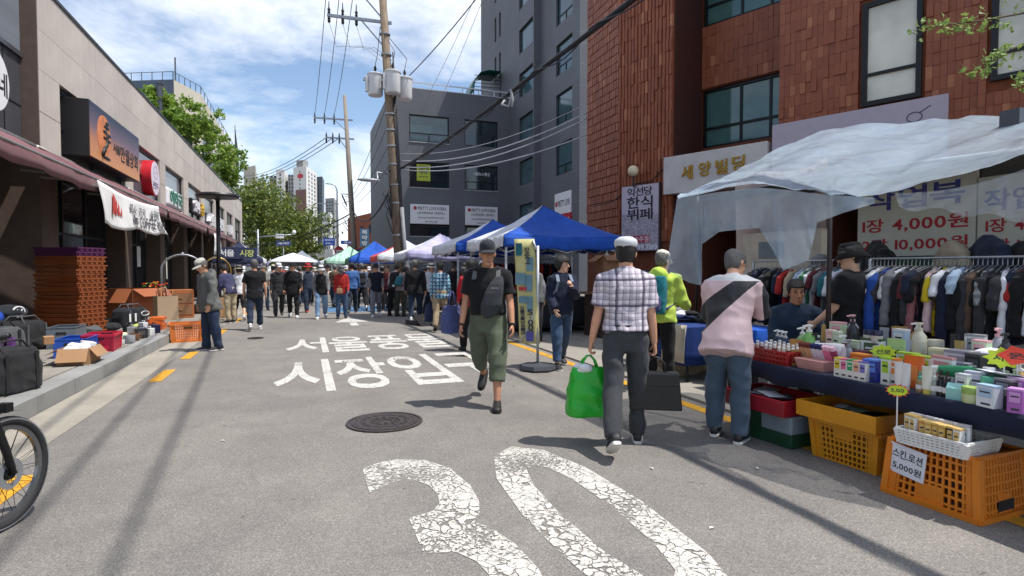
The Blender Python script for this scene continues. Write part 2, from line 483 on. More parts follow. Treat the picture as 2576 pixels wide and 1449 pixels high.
for k, (px, py) in enumerate(((1790, 1330), (1640, 1180), (560, 1110), (1905, 1180))):
 g_ = gnd(px, py); o = MB()._add([(-.02, -.006, 0), (.006, -.012, .004), (.018, .008, .001), (-.008, .01, .005)], [(0, 1, 2, 3)]).build('litter', SCR, None, (g_.x, g_.y, .006), (0, 0, k * 1.3))
 prop(o, 'tiny scrap of pale litter on the asphalt, %s from the left' % ORD[sorted((1790, 1640, 560, 1905)).index(px)], 'litter', 'litter on the road')
IRON = M('cast_iron', (84, 74, 72), 0.5, 0.55, 0.3, 20, 0.3, 90)
def manhole(x, y, r, label):
 t = thing('manhole_cover', label, 'manhole', (x, y, 0.004), 0.35)
 mb = MB().lathe([(0, 0), (r, 0), (r, 0.012), (r * 0.93, 0.014), (r * 0.92, 0.006), (0, 0.006)], 48, cap=False)
 mb.build('rim', IRON, t, smooth=30)
 rg = MB()
 for (a, b) in ((0.86, 0.78), (0.60, 0.565), (0.36, 0.33), (0.20, 0.17)):
  rg.lathe([(r * a, 0.006), (r * a, 0.013), (r * b, 0.013), (r * b, 0.006)], 48, cap=False)
 rg.build('ring', IRON, t)
 pad = MB().box((-0.5, -0.5, 0), (0.5, 0.5, 1)).mesh('tread', IRON)
 for (a, n, w, l) in ((0.70, 20, 0.05, 0.075), (0.47, 14, 0.055, 0.07), (0.27, 8, 0.05, 0.045)):
  for k in range(n):
   q = 2 * math.pi * k / n + (0.1 if a > .5 else 0)
   place('tread', pad, t, (math.cos(q) * r * a, math.sin(q) * r * a, 0.006), (0, 0, q + 0.35 * (k % 2)), scale=(w, l, 0.007))
manhole(0.70, 5.47, 0.355, 'round cast iron manhole cover in the road before the number marking')
manhole(-1.0, 13.2, 0.16, 'small round iron valve cover in the left lane further up')
# left shop building
STONE = None
def stone_mat():
 t = NT('beige_stone'); c = lin((200, 190, 181))
 f = t.noise(1.2, 6, 0.6); g = t.noise(60, 3)
 base = t.ramp(t.math('ADD', t.math('MULTIPLY', f, 0.7), t.math('MULTIPLY', g, 0.3)), [(0.3, mul(c, 0.82)), (0.7, mul(c, 1.08))])
 k = t.math('MULTIPLY_ADD', t.rand(), 0.14, 0.92); cb = t.n.new('ShaderNodeCombineXYZ')
 for i in range(3): t.l.new(k, cb.inputs[i])
 base = t.mix(1.0, base, cb.outputs[0], 'MULTIPLY')
 streak = t.ramp(t.noise(2.4, 5, 0.7, t.vec((1, 1, 0.12))), [(0.5, (0, 0, 0, 1)), (0.75, (1, 1, 1, 1))])
 base = t.mix(t.math('MULTIPLY', streak, 0.32), base, mul(c, 0.5))
 t.set('Base Color', base); t.set('Roughness', 0.75); t.bump(g, 0.12, 0.004)
 return t.m
STONE = stone_mat()
DARKM = M('dark_metal', (44, 44, 48), 0.45, 0.4, 0.2)
GREYM = M('grey_metal_panel', (86, 88, 94), 0.38, 0.3, 0.18, 2.0)
BROWN = M('brown_stone', (92, 76, 68), 0.7, 0, 0.2, 5, 0.2)
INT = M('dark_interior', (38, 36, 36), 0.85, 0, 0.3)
GLD = glass('dark_glass', (34, 38, 44), 0.06, 0.9)
GLU = glass('smoky_glass', (96, 100, 108), 0.16, 0.6)
FX = -5.30
lb = thing('shop_building', 'long two-storey beige stone shop building with maroon awnings on the left', 'building', (FX, 15.0, 0))
def W(mb, name, mats, smooth=None, par=None): return mb.build(name, mats, par or lb, (0, 0, 0) if par else (0, 0, 0), smooth=smooth)
def lbox(mb, x0, x1, y0, y1, z0, z1): return mb.box((x0 - FX, y0 - 15.0, z0), (x1 - FX, y1 - 15.0, z1))
m = MB(); lbox(m, -16, -6.35, 2, 57.2, 0.02, 7.35); W(m, 'wall', INT)
bays = [(16.1, 21.1), (22.05, 25.8), (26.75, 30.45), (31.55, 35.15), (36.25, 39.95), (41.15, 44.85), (46.1, 49.75)]
m = MB()                                          # masonry behind the cladding
lbox(m, -6.34, FX - 0.03, 15.0, 57.0, 5.76, 7.58)
edges = [15.0] + [e for b in bays for e in b] + [51.3]
pill = [(edges[2 * i], edges[2 * i + 1]) for i in range(8)]
for a, b in pill: lbox(m, -6.34, FX - 0.03, a, b, 3.95, 5.759)
lbox(m, -6.34, FX - 0.03, 55.6, 57.0, 0, 5.759)
W(m, 'masonry', STONE)
m = MB(); lbox(m, -6.4, FX + 0.03, 14.97, 57.05, 7.58, 7.66); W(m, 'parapet_cap', DARKM)
def lpanel(y0, y1, z0, z1):
 mm = MB().box((0, 0.004, 0.004), (0.035, y1 - y0 - 0.004, z1 - z0 - 0.004)).mesh('panel', STONE)
 return place('panel', mm, lb, (-0.03 + random.uniform(-.003, .003), y0 - 15.0, z0))
yy = 15.0
joints = [15.0, 16.1, 18.6, 21.1, 22.05, 23.9, 25.8, 26.75, 28.6, 30.45, 31.55, 33.3, 35.15, 36.25, 38.1, 39.95, 41.15, 43.0, 44.85, 46.1, 47.9, 49.75, 51.3, 53.0, 55.0, 57.0]
for a, b in zip(joints, joints[1:]):
 lpanel(a, b, 6.62, 7.58); lpanel(a, b, 5.76, 6.62)
for a, b in pill + [(55.6, 57.0)]:
 for z in (3.95, 4.86): lpanel(a, b, z, z + 0.9)
m = MB(); lbox(m, -7.0, FX - 0.004, 14.96, 14.995, 3.9, 7.6); W(m, 'end_panel', BROWN)
for i, (a, b) in enumerate(bays + [(51.3, 55.6)]):                # upper windows
 w = MB()
 for (y0, y1, z0, z1) in ((a, a + .07, 3.95, 5.755), (b - .07, b, 3.95, 5.755), (a + .07, b - .07, 5.66, 5.755), (a + .07, b - .07, 4.78, 4.83), ((a + b) / 2 - .03, (a + b) / 2 + .03, 3.95, 4.78)):
  lbox(w, FX - 0.20, FX - 0.09, y0, y1, z0, z1)
 o = W(w, 'window', DARKM)
 g = MB(); lbox(g, FX - 0.18, FX - 0.14, a + .03, b - .03, 3.95, 5.70)
 g.build('pane', GLU, o)
for a, b in pill + [(55.6, 57.0)]:
 q = (a + b) / 2; h = (b - a) / 2 * 0.8
 m = MB(); lbox(m, -6.34, FX - 0.05, q - h, q + h, 0.02, 3.95); W(m, 'pier', BROWN)
posters = [((222, 200, 60), 3), ((190, 60, 50), 3), ((210, 210, 205), 2), ((205, 196, 120), 4), ((225, 225, 225), 1)]
for i, (a, b) in enumerate(bays + [(51.3, 55.6)]):
 sf = MB()
 n = 3
 for k in range(n + 1):
  y0 = a + (b - a) * k / n; lbox(sf, -5.92, -5.84, y0 - .035, y0 + .035, 0.05, 3.9)
 lbox(sf, -5.92, -5.85, a, b, 2.35, 2.42); lbox(sf, -5.92, -5.85, a, b, 0.05, 0.15)
 o = W(sf, 'shopfront', DARKM)
 for k in range(n):
  g = MB(); y0 = a + (b - a) * k / n; y1 = a + (b - a) * (k + 1) / n
  lbox(g, -5.90, -5.88, y0 + .035, y1 - .035, 0.15, 3.9); g.build('pane', GLD, o)
 for (c, bi) in posters:
  if bi == i % 5 or (bi == 3 and i == 3):
   g = MB(); y0 = random.uniform(a + .3, b - .8); z0 = random.uniform(1.0, 1.7)
   lbox(g, -5.875, -5.868, y0, y0 + random.uniform(.35, .6), z0, z0 + random.uniform(.5, 1.0)); g.build('poster', M('poster_%d_%d_%d' % c, c, 0.6), o)
m = MB(); lbox(m, -6.34, -5.60, 3, 14.95, 3.9, 5.92); W(m, 'cladding', GREYM)
m = MB(); lbox(m, -6.34, -5.54, 3, 14.95, 5.925, 6.02); lbox(m, -6.34, -5.54, 3, 14.95, 7.40, 7.58); lbox(m, -6.34, -5.80, 3, 14.95, 6.03, 7.39); W(m, 'louvre_frame', GREYM)
lm = MB().box((0, 0, 0), (0.12, 0.035, 1.38)).mesh('louvre_slat', M('louvre_metal', (120, 122, 126), 0.4, 0.5))
for k in range(46): place('louvre_slat', lm, lb, (-5.70 - FX, 10.4 + k * 0.1 - 15, 6.02), (0, 0, 0.5))
m = MB(); lbox(m, -6.34, -5.59, 14.2, 14.23, 3.9, 5.92); lbox(m, -6.34, -5.59, 3, 14.94, 4.9, 4.93); W(m, 'joint_strip', DARKM)
m = MB(); lbox(m, -6.34, -6.0, 7, 7.6, 0.17, 3.9); W(m, 'pier', BROWN)
m = MB(); lbox(m, -6.34, -6.2, 7.6, 14.94, 0.17, 3.9); W(m, 'shop_wall', M('shop_wall_dark', (62, 62, 64), .8))
m = MB(); lbox(m, -6.2, -6.15, 13.1, 14.3, 0.19, 2.6); o = W(m, 'door', M('grey_door', (116, 120, 120), .5))
m = MB(); lbox(m, -6.15, -6.10, 14.1, 14.18, 1.1, 1.35); m.build('handle', DARKM, o)
m = MB(); lbox(m, -6.15, -6.14, 13.35, 13.75, 1.45, 1.85); m.build('notice', M('notice_yellow', (196, 180, 96), .7), o)
WHT = M('sign_white', (236, 236, 238), 0.45, 0, 0.04)
BLK = M('sign_black', (22, 22, 24), 0.5, 0, 0.1)
def grad_mat():
 t = NT('dusk_print'); z = t.sep(t.tc.outputs['Object'])[1]
 n = t.noise(3, 4)
 f = t.math('ADD', t.math('MULTIPLY_ADD', z, 0.62, 0.46), t.math('MULTIPLY', n, 0.16))
 t.set('Base Color', t.ramp(f, [(0.12, lin((214, 150, 96))), (0.42, lin((196, 128, 92))), (0.62, lin((118, 96, 112))), (0.9, lin((48, 54, 78)))])); t.set('Roughness', 0.4)
 return t.m
XF = Vector((1, 0, 0))
def facade_sign(name, label, y0, y1, z0, z1, x0, x1, mats):
 t = thing(name, label, 'sign', (x0, (y0 + y1) / 2, (z0 + z1) / 2))
 t.matrix_world = frame((x0, (y0 + y1) / 2, (z0 + z1) / 2), XF)
 w, h, d = y1 - y0, z1 - z0, x1 - x0
 MB().box((-w / 2, -h / 2, 0), (w / 2, h / 2, d - 0.01)).build('box', mats[0], t, bevel=0.01)
 MB().box((-w / 2 + .02, -h / 2 + .02, d - 0.01), (w / 2 - .02, h / 2 - .02, d)).build('face', mats[1], t)
 return t, d
DUSK = grad_mat()
t, d = facade_sign('shop_sign', 'dusk blue and orange box sign with a full moon and black Korean lettering', 16.55, 20.95, 4.22, 5.60, -5.5, -4.86, (BLK, DUSK))
MOON = M('moon_print', (222, 136, 84), 0.5, 0, 0.3, 4)
MB().lathe([(0, 0), (0.52, 0), (0.52, 0.006), (0, 0.006)], 40, (-1.15, 0.02, d), cap=False).build('moon', MOON, t)
tree = MB()
tree.tube([(-1.35, -0.5, d + .012), (-1.2, -0.32, d + .012), (-1.0, -0.2, d + .012), (-0.95, 0.02, d + .012), (-0.98, 0.2, d + .012)], [0.06, .05, .05, .04, .02], 6)
for q in [(-0.95, .28, .22, .06), (-1.05, .14, .2, .05), (-.8, .1, .2, .05), (-.92, .38, .14, .05), (-1.12, -.02, .12, .04), (-.75, -.05, .12, .04), (-1.0, -.52, .34, .04)]: tree.ell((q[0], q[1], d + .012), (q[2], q[3], .008))
tree.build('tree_motif', BLK, t, smooth=True)
text('서울', 0.62, 0.26, BLK, t, Matrix.Translation((-.1, -.12, d)), 0.006, 0.012)
text('만월상회', 1.75, 0.46, BLK, t, Matrix.Translation((1.12, -.16, d)), 0.006, 0.02)
def round_sign(name, label, y, z, r, x0, x1, rim, face):
 t = thing(name, label, 'sign', (x0, y, z)); t.matrix_world = frame((x0, y, z), XF)
 d = x1 - x0
 MB().lathe([(0, 0), (r, 0), (r, d), (0, d)], 40, cap=False).build('rim', rim, t, smooth=40)
 MB().lathe([(0, d + .001), (r * .94, d + .001), (r * .94, d + .012), (0, d + .012)], 40, cap=False).build('face', face, t, smooth=40)
 return t, d + .012
RED = M('sign_red', (196, 30, 44), 0.4, 0, 0.1)
LIL = M('sign_lilac', (226, 214, 226), 0.4, 0, 0.05)
t, d = round_sign('shop_sign', 'round red-rimmed sign with a smiling face and Korean lettering', 24.2, 4.82, 0.64, -5.48, -5.12, RED, LIL)
NAVYP = M('print_navy', (52, 40, 78), 0.5)
fr = MB()
for k in range(24):
 a, b = 2 * math.pi * k / 24, 2 * math.pi * (k + 1) / 24
 fr.bar((math.cos(a) * .27, .2 + math.sin(a) * .24, d + .002), (math.cos(b) * .27, .2 + math.sin(b) * .24, d + .002), .012, .004)
for sx in (-1, 1): fr.bar((sx * .1, .16, d + .002), (sx * .1, .24, d + .002), .012, .004); fr.bar((sx * .1 - .04, .2, d + .002), (sx * .1 + .04, .2, d + .002), .012, .004)
fr.build('face_motif', NAVYP, t)
text('꼰만두', 0.8, 0.26, NAVYP, t, Matrix.Translation((0, -.27, d)), 0.004, 0.01)
t, d = round_sign('shop_sign', 'large round white sign with black Korean lettering at the left edge', 13.33, 5.02, 0.62, -5.6, -5.4, GREYM, WHT)
text('네', 0.34, 0.46, BLK, t, Matrix.Translation((.33, -.02, d)), 0.004, 0.02)
GRN = M('sign_green', (44, 120, 92), 0.4)
t = thing('channel_sign', 'white block-letter pharmacy sign with green faces above the awning', 'sign', (-5.5, 28.3, 4.55)); t.matrix_world = frame((-5.5, 28.3, 4.55), XF)
MB().box((-1.5, -.42, 0), (1.45, .34, .28)).build('backing', WHT, t, bevel=.1)
text('이약국', 2.5, 0.62, GRN, t, Matrix.Translation((0.05, -.03, .283)), 0.03, 0.03)
t = thing('channel_sign', 'black-edged noodle shop sign in white and yellow block letters', 'sign', (-5.5, 34.2, 4.75)); t.matrix_world = frame((-5.5, 34.2, 4.75), XF)
MB().box((-1.62, -.36, 0), (1.62, .36, .2)).build('backing', BLK, t, bevel=.03)
text('연백', 1.45, 0.6, WHT, t, Matrix.Translation((-.78, 0, .2)), 0.12, 0.03)
text('국수', 1.45, 0.6, M('sign_yellow', (222, 178, 40), .4), t, Matrix.Translation((.78, 0, .2)), 0.12, 0.03)
for (yc, s, l) in ((38.8, '서울', 'small white block-letter sign in the fifth window bay'), (43.0, '풍물', 'small white block-letter sign in the sixth window bay'), (48.2, '다방', 'white figure-shaped block-letter sign in the last window bay')):
 t = thing('channel_sign', l, 'sign', (-5.5, yc, 4.45)); t.matrix_world = frame((-5.5, yc, 4.45), XF)
 MB().box((-1.3, -.3, 0), (1.3, .3, .1)).build('backing', GREYM, t)
 text(s, 2.3, 0.75, WHT, t, Matrix.Translation((0, .06, .1)), 0.2, 0.03)
MAR = cloth('maroon_canvas', (122, 84, 88), 0.14, 0.2)
MARD = M('awning_metal', (150, 146, 140), .4, .6)
aw_l = ['maroon awning nearest the camera at the left edge', 'maroon awning the white lettered banner hangs from', 'maroon awning below the pharmacy sign', 'maroon awning farthest up the shop row', 'short maroon awning at the end of the shop row']
for i, (y0, y1) in enumerate(((7.0, 14.45), (14.6, 20.95), (21.15, 28.85), (29.3, 35.6), (35.8, 40.5))):
 t = thing('awning', aw_l[i], 'awning', (FX, y0, 3.8), 0, 'awnings along the shop row')
 L = y1 - y0; n = max(6, int(L * 2.2))
 rr = []
 for k in range(n + 1):
  yk = L * k / n; s_ = 0.022 * math.sin(k * 2.1 + i) + 0.014 * math.sin(k * 0.77)
  prof = [(-0.6 if i == 0 else 0.02, 4.08), (0.35, 3.88 + s_ * .6), (0.8, 3.60 + s_), (1.17, 3.40), (1.18, 3.37), (1.185 + s_ * .8, 3.25 + s_ * .3), (1.18 + s_, 3.10 + s_ * .8)]
  rr.append([Vector((p[0], yk, p[1] - 3.8)) for p in prof])
 mb = MB().loft(rr, cap=False, closed=False)
 o = mb.build('canvas', MAR, t, smooth=50)
 sm = o.modifiers.new('solid', 'SOLIDIFY'); sm.thickness = 0.012
 fb = MB().cyl((1.165, 0, -.42), (1.165, L, -.42), .03, n=8); fb.build('front_bar', MARD, t, smooth=True)
 for q in (0.4, L / 2, L - .4): MB().bar((0.0, q, -.35), (1.16, q, -.43), .035, .05).build('arm', MARD, t)
 MB().cyl((0.06, 0, .2), (0.06, L, .2), .07, n=10).build('roller', MARD, t, smooth=True)
BAN = cloth('banner_white', (226, 224, 222), 0.05, 0.25)
t = thing('banner', 'white cloth banner with red stripes and grey Korean lettering hanging from the awning', 'banner', (-4.06, 14.2, 3.36))
nb, mb_ = 30, 10; rows = []
for j in range(mb_ + 1):
 row = []
 for i in range(nb + 1):
  u = i / nb; v = j / mb_
  yk = (0.0 + 5.35 * u) + 0.9 * u * v * v + 0.25 * v * (1 - u)
  z = -0.02 - 0.10 * math.sin(math.pi * u) * (1 - v) - v * (0.92 - 0.10 * u) + 0.05 * math.sin(u * 13 + 2) * v
  x = 0.035 * math.sin(u * 16 + v * 3) * (0.3 + v) + 0.02 * math.sin(u * 41) * v + 0.05 * v
  row.append(Vector((x, yk, z)))
 rows.append(row)
o = MB().loft(rows, cap=False, closed=False).build('cloth', BAN, t, smooth=True)
sm = o.modifiers.new('solid', 'SOLIDIFY'); sm.thickness = 0.006; sm.offset = 0
def ban_x(u, v, lift=.012): 
 m = frame((0.035 * math.sin(u * 16 + v * 3) * (0.3 + v) + 0.05 * v + lift, 5.35 * u + .9 * u * v * v, -0.02 - v * (0.92 - .1 * u) - .10 * math.sin(math.pi * u) * (1 - v)), XF); return m
GRYP = M('print_grey', (92, 92, 98), .7)
for (s, u0, du, v, h) in (('회사 가기 싫은데', .40, .062, .36, .26), ("흙's COFFEE 놀러오세요", .40, .040, .70, .28)):
 for i, ch in enumerate(s):
  if ch != ' ': text(ch, 0.27 if h < .27 else .2, h if ch not in "'s" else h * .6, GRYP, t, ban_x(u0 + du * i, v, .03), .002, .012)
REDP = M('print_red', (206, 70, 62), .7)
for k in range(4):
 p = ban_x(.17 + k * .035, .40, .035); MB()._add([(-.06, -.2, 0), (.06, -.26, 0), (.10 - k * .02, .16 - k * .09, 0), (-.06, .24 - k * .08, 0)], [(0, 1, 2, 3)]).build('stripe', REDP, t).matrix_local = p
# red tiled building on the right
e_ = Vector((0.39, -0.9208, 0)); n_ = Vector((-0.9208, -0.39, 0))
O_ = Vector((10.26, 12.35, 0)) + n_ * 1.4
def onRed(px, py, w=0.0):
 q = O_ + n_ * w; r = ray(px, py)
 t = (q.x * n_.x + q.y * n_.y) / (r.x * n_.x + r.y * n_.y)
 p = Vector((0, 0, CAMH)) + r * t
 return ((p - O_).dot(e_), p.z)
def red_mat():
 t = NT('red_tile'); c = lin((126, 60, 44))
 gi = t.n.new('ShaderNodeNewGeometry').outputs['Random Per Island']
 f = t.math('FRACT', t.math('ADD', gi, t.math('MULTIPLY', t.rand(), 7.13)))
 base = t.ramp(f, [(0.0, lin((136, 72, 46))), (0.5, lin((146, 80, 50))), (0.90, lin((152, 86, 55))), (1.0, lin((184, 120, 84)))])
 n1 = t.noise(0.7, 6, 0.65); base = t.mix(t.math('MULTIPLY', n1, 0.45), base, lin((116, 60, 38)))
 st = t.ramp(t.noise(1.6, 5, 0.7, t.vec((1, 1, 0.1))), [(0.55, (0, 0, 0, 1)), (0.8, (1, 1, 1, 1))])
 base = t.mix(t.math('MULTIPLY', st, 0.42), base, lin((66, 34, 28)))
 t.set('Base Color', base); t.set('Roughness', 0.55); t.bump(t.noise(35, 4, 0.6), 0.25, 0.01)
 return t.m
RTILE = red_mat()
RJOINT = M('red_mortar', (122, 66, 43), 0.9, 0, 0.25)
rb = thing('tiled_building', 'tall dark red ceramic tiled building with green-tinted windows on the right', 'building', tuple(O_))
rb.matrix_world = frame(tuple(O_), n_)                       # local x = e? (right seen from front), y up, z outward
_rx = Vector((0, 0, 1)).cross(n_)
SGN = 1 if _rx.dot(e_) > 0 else -1
def RX(s): return s * SGN
sL, _ = onRed(1555, 500); sF, _ = onRed(1690, 500); sB, _ = onRed(1960, 300)
w0 = -1.4
def rbox(mb, s0, s1, z0, z1, d0, d1): return mb.box((min(RX(s0), RX(s1)), z0, d0), (max(RX(s0), RX(s1)), z1, d1))
m = MB(); rbox(m, sL, sF, 0, 17, -6, -0.03); m.build('pier_wall', RJOINT, rb)
m = MB(); rbox(m, sB, sB + 9, 2.9, 17, -6, -0.03); rbox(m, sB, sB + .5, 0, 2.9, -6, -.03); rbox(m, sB + 3.2, sB + 3.9, 0, 2.9, -6, -.03); m.build('block_wall', RJOINT, rb)
m = MB(); rbox(m, sF, sB, 6.28, 7.95, -6, w0 - .03); rbox(m, sF, sB, 9.5, 17, -6, w0 - .03); rbox(m, sF, sB, 2.75, 4.72, -6, w0 - .03); m.build('recess_wall', RJOINT, rb)
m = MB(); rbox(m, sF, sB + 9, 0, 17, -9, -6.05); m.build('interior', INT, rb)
m = MB(); rbox(m, sF - .02, sF + .03, 2.75, 17, w0, -.05); m.build('reveal', M('red_reveal_shaded', (74, 38, 32), .7), rb)  # pier side inside the recess: its shadow is put into this darker red
cL = O_ + e_ * sL
side = thing('x', 'x', 'x'); bpy.data.objects.remove(side)
mside = frame(tuple(cL + Vector((0, 1.85, 0))), Vector((-1, 0, 0)))
rinv = rb.matrix_world.inverted()
def tile_faces():
 T = []
 def grid(s0, s1, z0, z1, d, kind, tw, th, holes=()):
  s = s0
  while s < s1 - .02:
   z = z0
   while z < z1 - .02:
    w = min(tw, s1 - s); h = min(th, z1 - z)
    if not any(s + w > a and s < b and z + h > c and z < e for a, b, c, e in holes): T.append((kind, s, z, w, h, d))
    z += th
   s += tw
 grid(sL, sF, 2.2, 9.3, 0.0, 0, 0.105, 0.30)
 win = []
 for (a, b, c, dd) in ((2172, 2323, 13, 270), (2497, 2640, -60, 205)):
  s0, z1 = onRed(a, c if a < 2400 else -20); _, z0 = onRed(a, dd); s1, _ = onRed(b, c)
  win.append((s0, s1, z0, z1))
 grid(sB, sB + 7.6, 2.95, 9.3, 0.0, 1, 0.11, 0.225, win)
 grid(sF + .04, sB - .02, 6.30, 7.93, w0, 2, 0.125, 0.27)
 return T, win
TILES, RWIN = tile_faces()
tm = MB().frus((0, 0, 0), (0.995, 0.995), (0.96, 0.98), 1.0).mesh('tile', RTILE)
def camdist(s, z): return (O_ + e_ * s + Vector((0, 0, z)) - Vector((0, 0, CAMH))).length
vis = [q for q in TILES if q[0] == 1 and 3.6 < q[2] < 8.3 and q[1] < sB + 6.2]
vis.sort(key=lambda q: camdist(q[1], q[2])); vis = vis[:300]; vset = set(id(q) for q in vis)
def proud(kind):
 r = random.random()
 return (random.choice((0.03, 0.036, 0.042)) if r < .2 else random.uniform(.016, .022)) if kind == 1 else (random.choice((0.022, 0.03, 0.05)) + random.uniform(0, .006))
rest = MB()
for q in TILES:
 k, s, z, w, h, d = q; p = proud(k) if k != 2 else random.uniform(.02, .04)
 cx_ = RX(s + w / 2); cy_ = z + h / 2
 if id(q) in vset:
  o = place('tile', tm, rb, (cx_, cy_, d - .03), (random.uniform(-.03, .03), random.uniform(-.03, .03), 0), scale=(w, h, p + .03))
 else:
  rest.frus((0, 0, 0), (w * .995, h * .998), (w * (.96 if k else .66), h * (.98 if k else .99)), p + .03, Matrix.Translation((cx_, cy_, d - .03)) @ Euler((random.uniform(-.03, .03), random.uniform(-.03, .03), 0)).to_matrix().to_4x4())
prop(rest.build('tile_field', RTILE, rb), kind='stuff')
mm = rinv @ mside
sd = MB(); sd.box((0, 0, -4), (1.85, 17, -.03), mm); sd.build('side_wall', RJOINT, rb)
sr = MB()
x = 0.0
while x < 1.84:
 z = 2.0
 while z < 9.6:
  sr.frus((0, 0, 0), (.118, .225), (.104, .21), random.uniform(.035, .055), mm @ Matrix.Translation((x + .06, z + .115, -.03))); z += .235
 x += .123
prop(sr.build('side_tiles', RTILE, rb), kind='stuff')
GGR = glass('green_glass', (72, 108, 104), 0.07, 0.9)
BLIND = M('blind', (150, 148, 138), .7, 0, .06)
def rwindow(s0, s1, z0, z1, d, pane, mull, trans, fw=.07):
 m = MB(); rbox(m, s0, s0 + fw, z0, z1, d - .1, d + .05); rbox(m, s1 - fw, s1, z0, z1, d - .1, d + .05); rbox(m, s0 + fw, s1 - fw, z1 - fw, z1, d - .1, d + .05); rbox(m, s0 + fw, s1 - fw, z0, z0 + fw, d - .1, d + .05)
 for q in mull: rbox(m, q - .03, q + .03, z0 + fw, z1 - fw, d - .09, d + .03)
 for q in trans: rbox(m, s0 + fw, s1 - fw, q - .03, q + .03, d - .09, d + .04)
 o = m.build('window', M('window_frame_black', (24, 26, 28), .4, .3), rb)
 xs = [s0 + fw] + list(mull) + [s1 - fw]; zs = [z0 + fw] + list(trans) + [z1 - fw]
 for a, b in zip(xs, xs[1:]):
  for c, dd in zip(zs, zs[1:]):
   g = MB(); rbox(g, a + .005, b - .005, c + .005, dd - .005, d - .025, d - .005); g.build('pane', pane, o)
 return o
GBL = glass('blind_glass', (206, 204, 190), 0.16, 0.5)
for (a, b, c, dd) in RWIN: rwindow(a, b, c, dd, 0.0, GBL, [], [c + (dd - c) * .30], .09)
sm_ = sF + (sB - sF) * .40
rwindow(sF + .03, sB - .01, 4.72, 6.28, w0 - .15, GGR, [sm_, sm_ + .75], [5.25])
rwindow(sF + .03, sB - .01, 7.95, 9.5, w0 - .15, GGR, [sm_, sm_ + .75], [8.5])
z1 = onRed(1669, 397, .15)[1]; z0 = onRed(1669, 490, .15)[1]; s0 = onRed(1669, 400, .15)[0]
bd = thing('building_sign', 'pale stone sign board with four gold Korean letters above the entrance', 'sign')
bd.matrix_world = frame(tuple(O_ + e_ * s0 + Vector((0, 0, z0))), n_)
STN = M('sign_stone', (196, 192, 188), .6, 0, .12, 3)
bw = onRed(1930, 352, .15)[0] - s0
MB().box((0, 0, -.2), (bw, z1 - z0, .15)).build('board', STN, bd, bevel=.01)
GOLD = M('gold_letter', (188, 148, 58), .3, .8, .2)
for i, ch in enumerate('세양빌딩'):
 sx = onRed(1730 + 0, 440, .15)[0] - s0 if i == 0 else 0
for i, (ch, px, py) in enumerate((('세', 1729, 434), ('양', 1773, 425), ('빌', 1816, 419), ('딩', 1858, 410))):
 s, z = onRed(px, py, .15)
 text(ch, .30, .34, GOLD, bd, Matrix.Translation((s - s0, z - z0, .15)), .03, .02)
b2 = thing('shop_sign', 'long pale lilac sign board behind the plastic canopy', 'sign'); sA, zA = onRed(1942, 352, .1); sC, _ = onRed(2384, 300, .1)
b2.matrix_world = frame(tuple(O_ + e_ * sA + Vector((0, 0, 3.35))), n_)
MB().box((0, 0, -.12), (sC - sA, 1.28, .1)).build('board', M('lilac_board', (176, 166, 178), .5, 0, .06), b2, bevel=.01)
ln = MB()
for k in range(14): 
 a = 2 * math.pi * k / 14; b = 2 * math.pi * (k + 1) / 14
 ln.bar((sC - sA - .5 + math.cos(a) * .12, .95 + math.sin(a) * .09, .105), (sC - sA - .5 + math.cos(b) * .12, .95 + math.sin(b) * .09, .105), .014, .006)
ln.bar((sC - sA - .42, 1.02, .105), (sC - sA - .25, 1.12, .105), .014, .006); ln.build('motif', NAVYP, b2)
s0, z1 = onRed(1563, 470, .16); s1, z0 = onRed(1657, 631, .16)
rs = thing('restaurant_sign', 'upright lilac box sign with black Korean buffet lettering on the red pier', 'sign')
rs.matrix_world = frame(tuple(O_ + e_ * s0 + Vector((0, 0, z0))), n_)
def ink_mat():
 t = NT('ink_mountain_print'); p = t.tc.outputs['Object']; z = t.sep(p)[1]
 v = t.noise(5, 8, 0.75, None, 2.2)
 ln = t.math('LESS_THAN', t.math('ABSOLUTE', t.math('SUBTRACT', v, 0.5)), 0.035)
 g = t.math('MULTIPLY', ln, t.math('LESS_THAN', z, 1.0))
 t.set('Base Color', t.mix(t.math('MULTIPLY', g, .6), lin((190, 180, 192)), lin((70, 60, 72)))); t.set('Roughness', .45); return t.m
wR, hR = s1 - s0, z1 - z0
MB().box((0, 0, -.02), (wR, hR, .15)).build('box', M('sign_case', (60, 50, 52), .5), rs, bevel=.01)
MB().box((.02, .02, .15), (wR - .02, hR - .02, .16)).build('face', ink_mat(), rs)
INKP = M('print_ink', (26, 22, 38), .5)
for (s, yy, w, h) in (('익선당', .895, .66, .13), ('한식', .735, .68, .18), ('뷔페', .555, .68, .17)):
 text(s, wR * w, hR * h, INKP, rs, Matrix.Translation((wR * .5, hR * yy, .16)), .004, .02)
MB().box((wR * .22, hR * .13, .16), (wR * .76, hR * .235, .164)).build('red_panel', M('print_crimson', (168, 42, 62), .5), rs)
text('민속주점', wR * .5, hR * .085, M('print_pink', (236, 206, 214), .5), rs, Matrix.Translation((wR * .49, hR * .183, .164)), .003)
text('010.5599.7189', wR * .92, hR * .075, M('print_white', (232, 232, 238), .5), rs, Matrix.Translation((wR * .5, hR * .062, .16)), .004, .02)
gl = thing('globe_lamp', 'cream glass globe lamp on a bracket above the restaurant sign', 'lamp'); s, z = onRed(1593, 430, .3)
gl.matrix_world = frame(tuple(O_ + e_ * s + Vector((0, 0, z))), n_)
MB().ell((0, 0, .3), (.145, .145, .145), 20, 12).build('globe', M('cream_glass', (222, 206, 170), .3), gl, smooth=True)
MB().tube([(0, -.4, 0), (0, -.4, .3), (0, -.14, .3)], .018, 8).build('bracket', DARKM, gl, smooth=True)
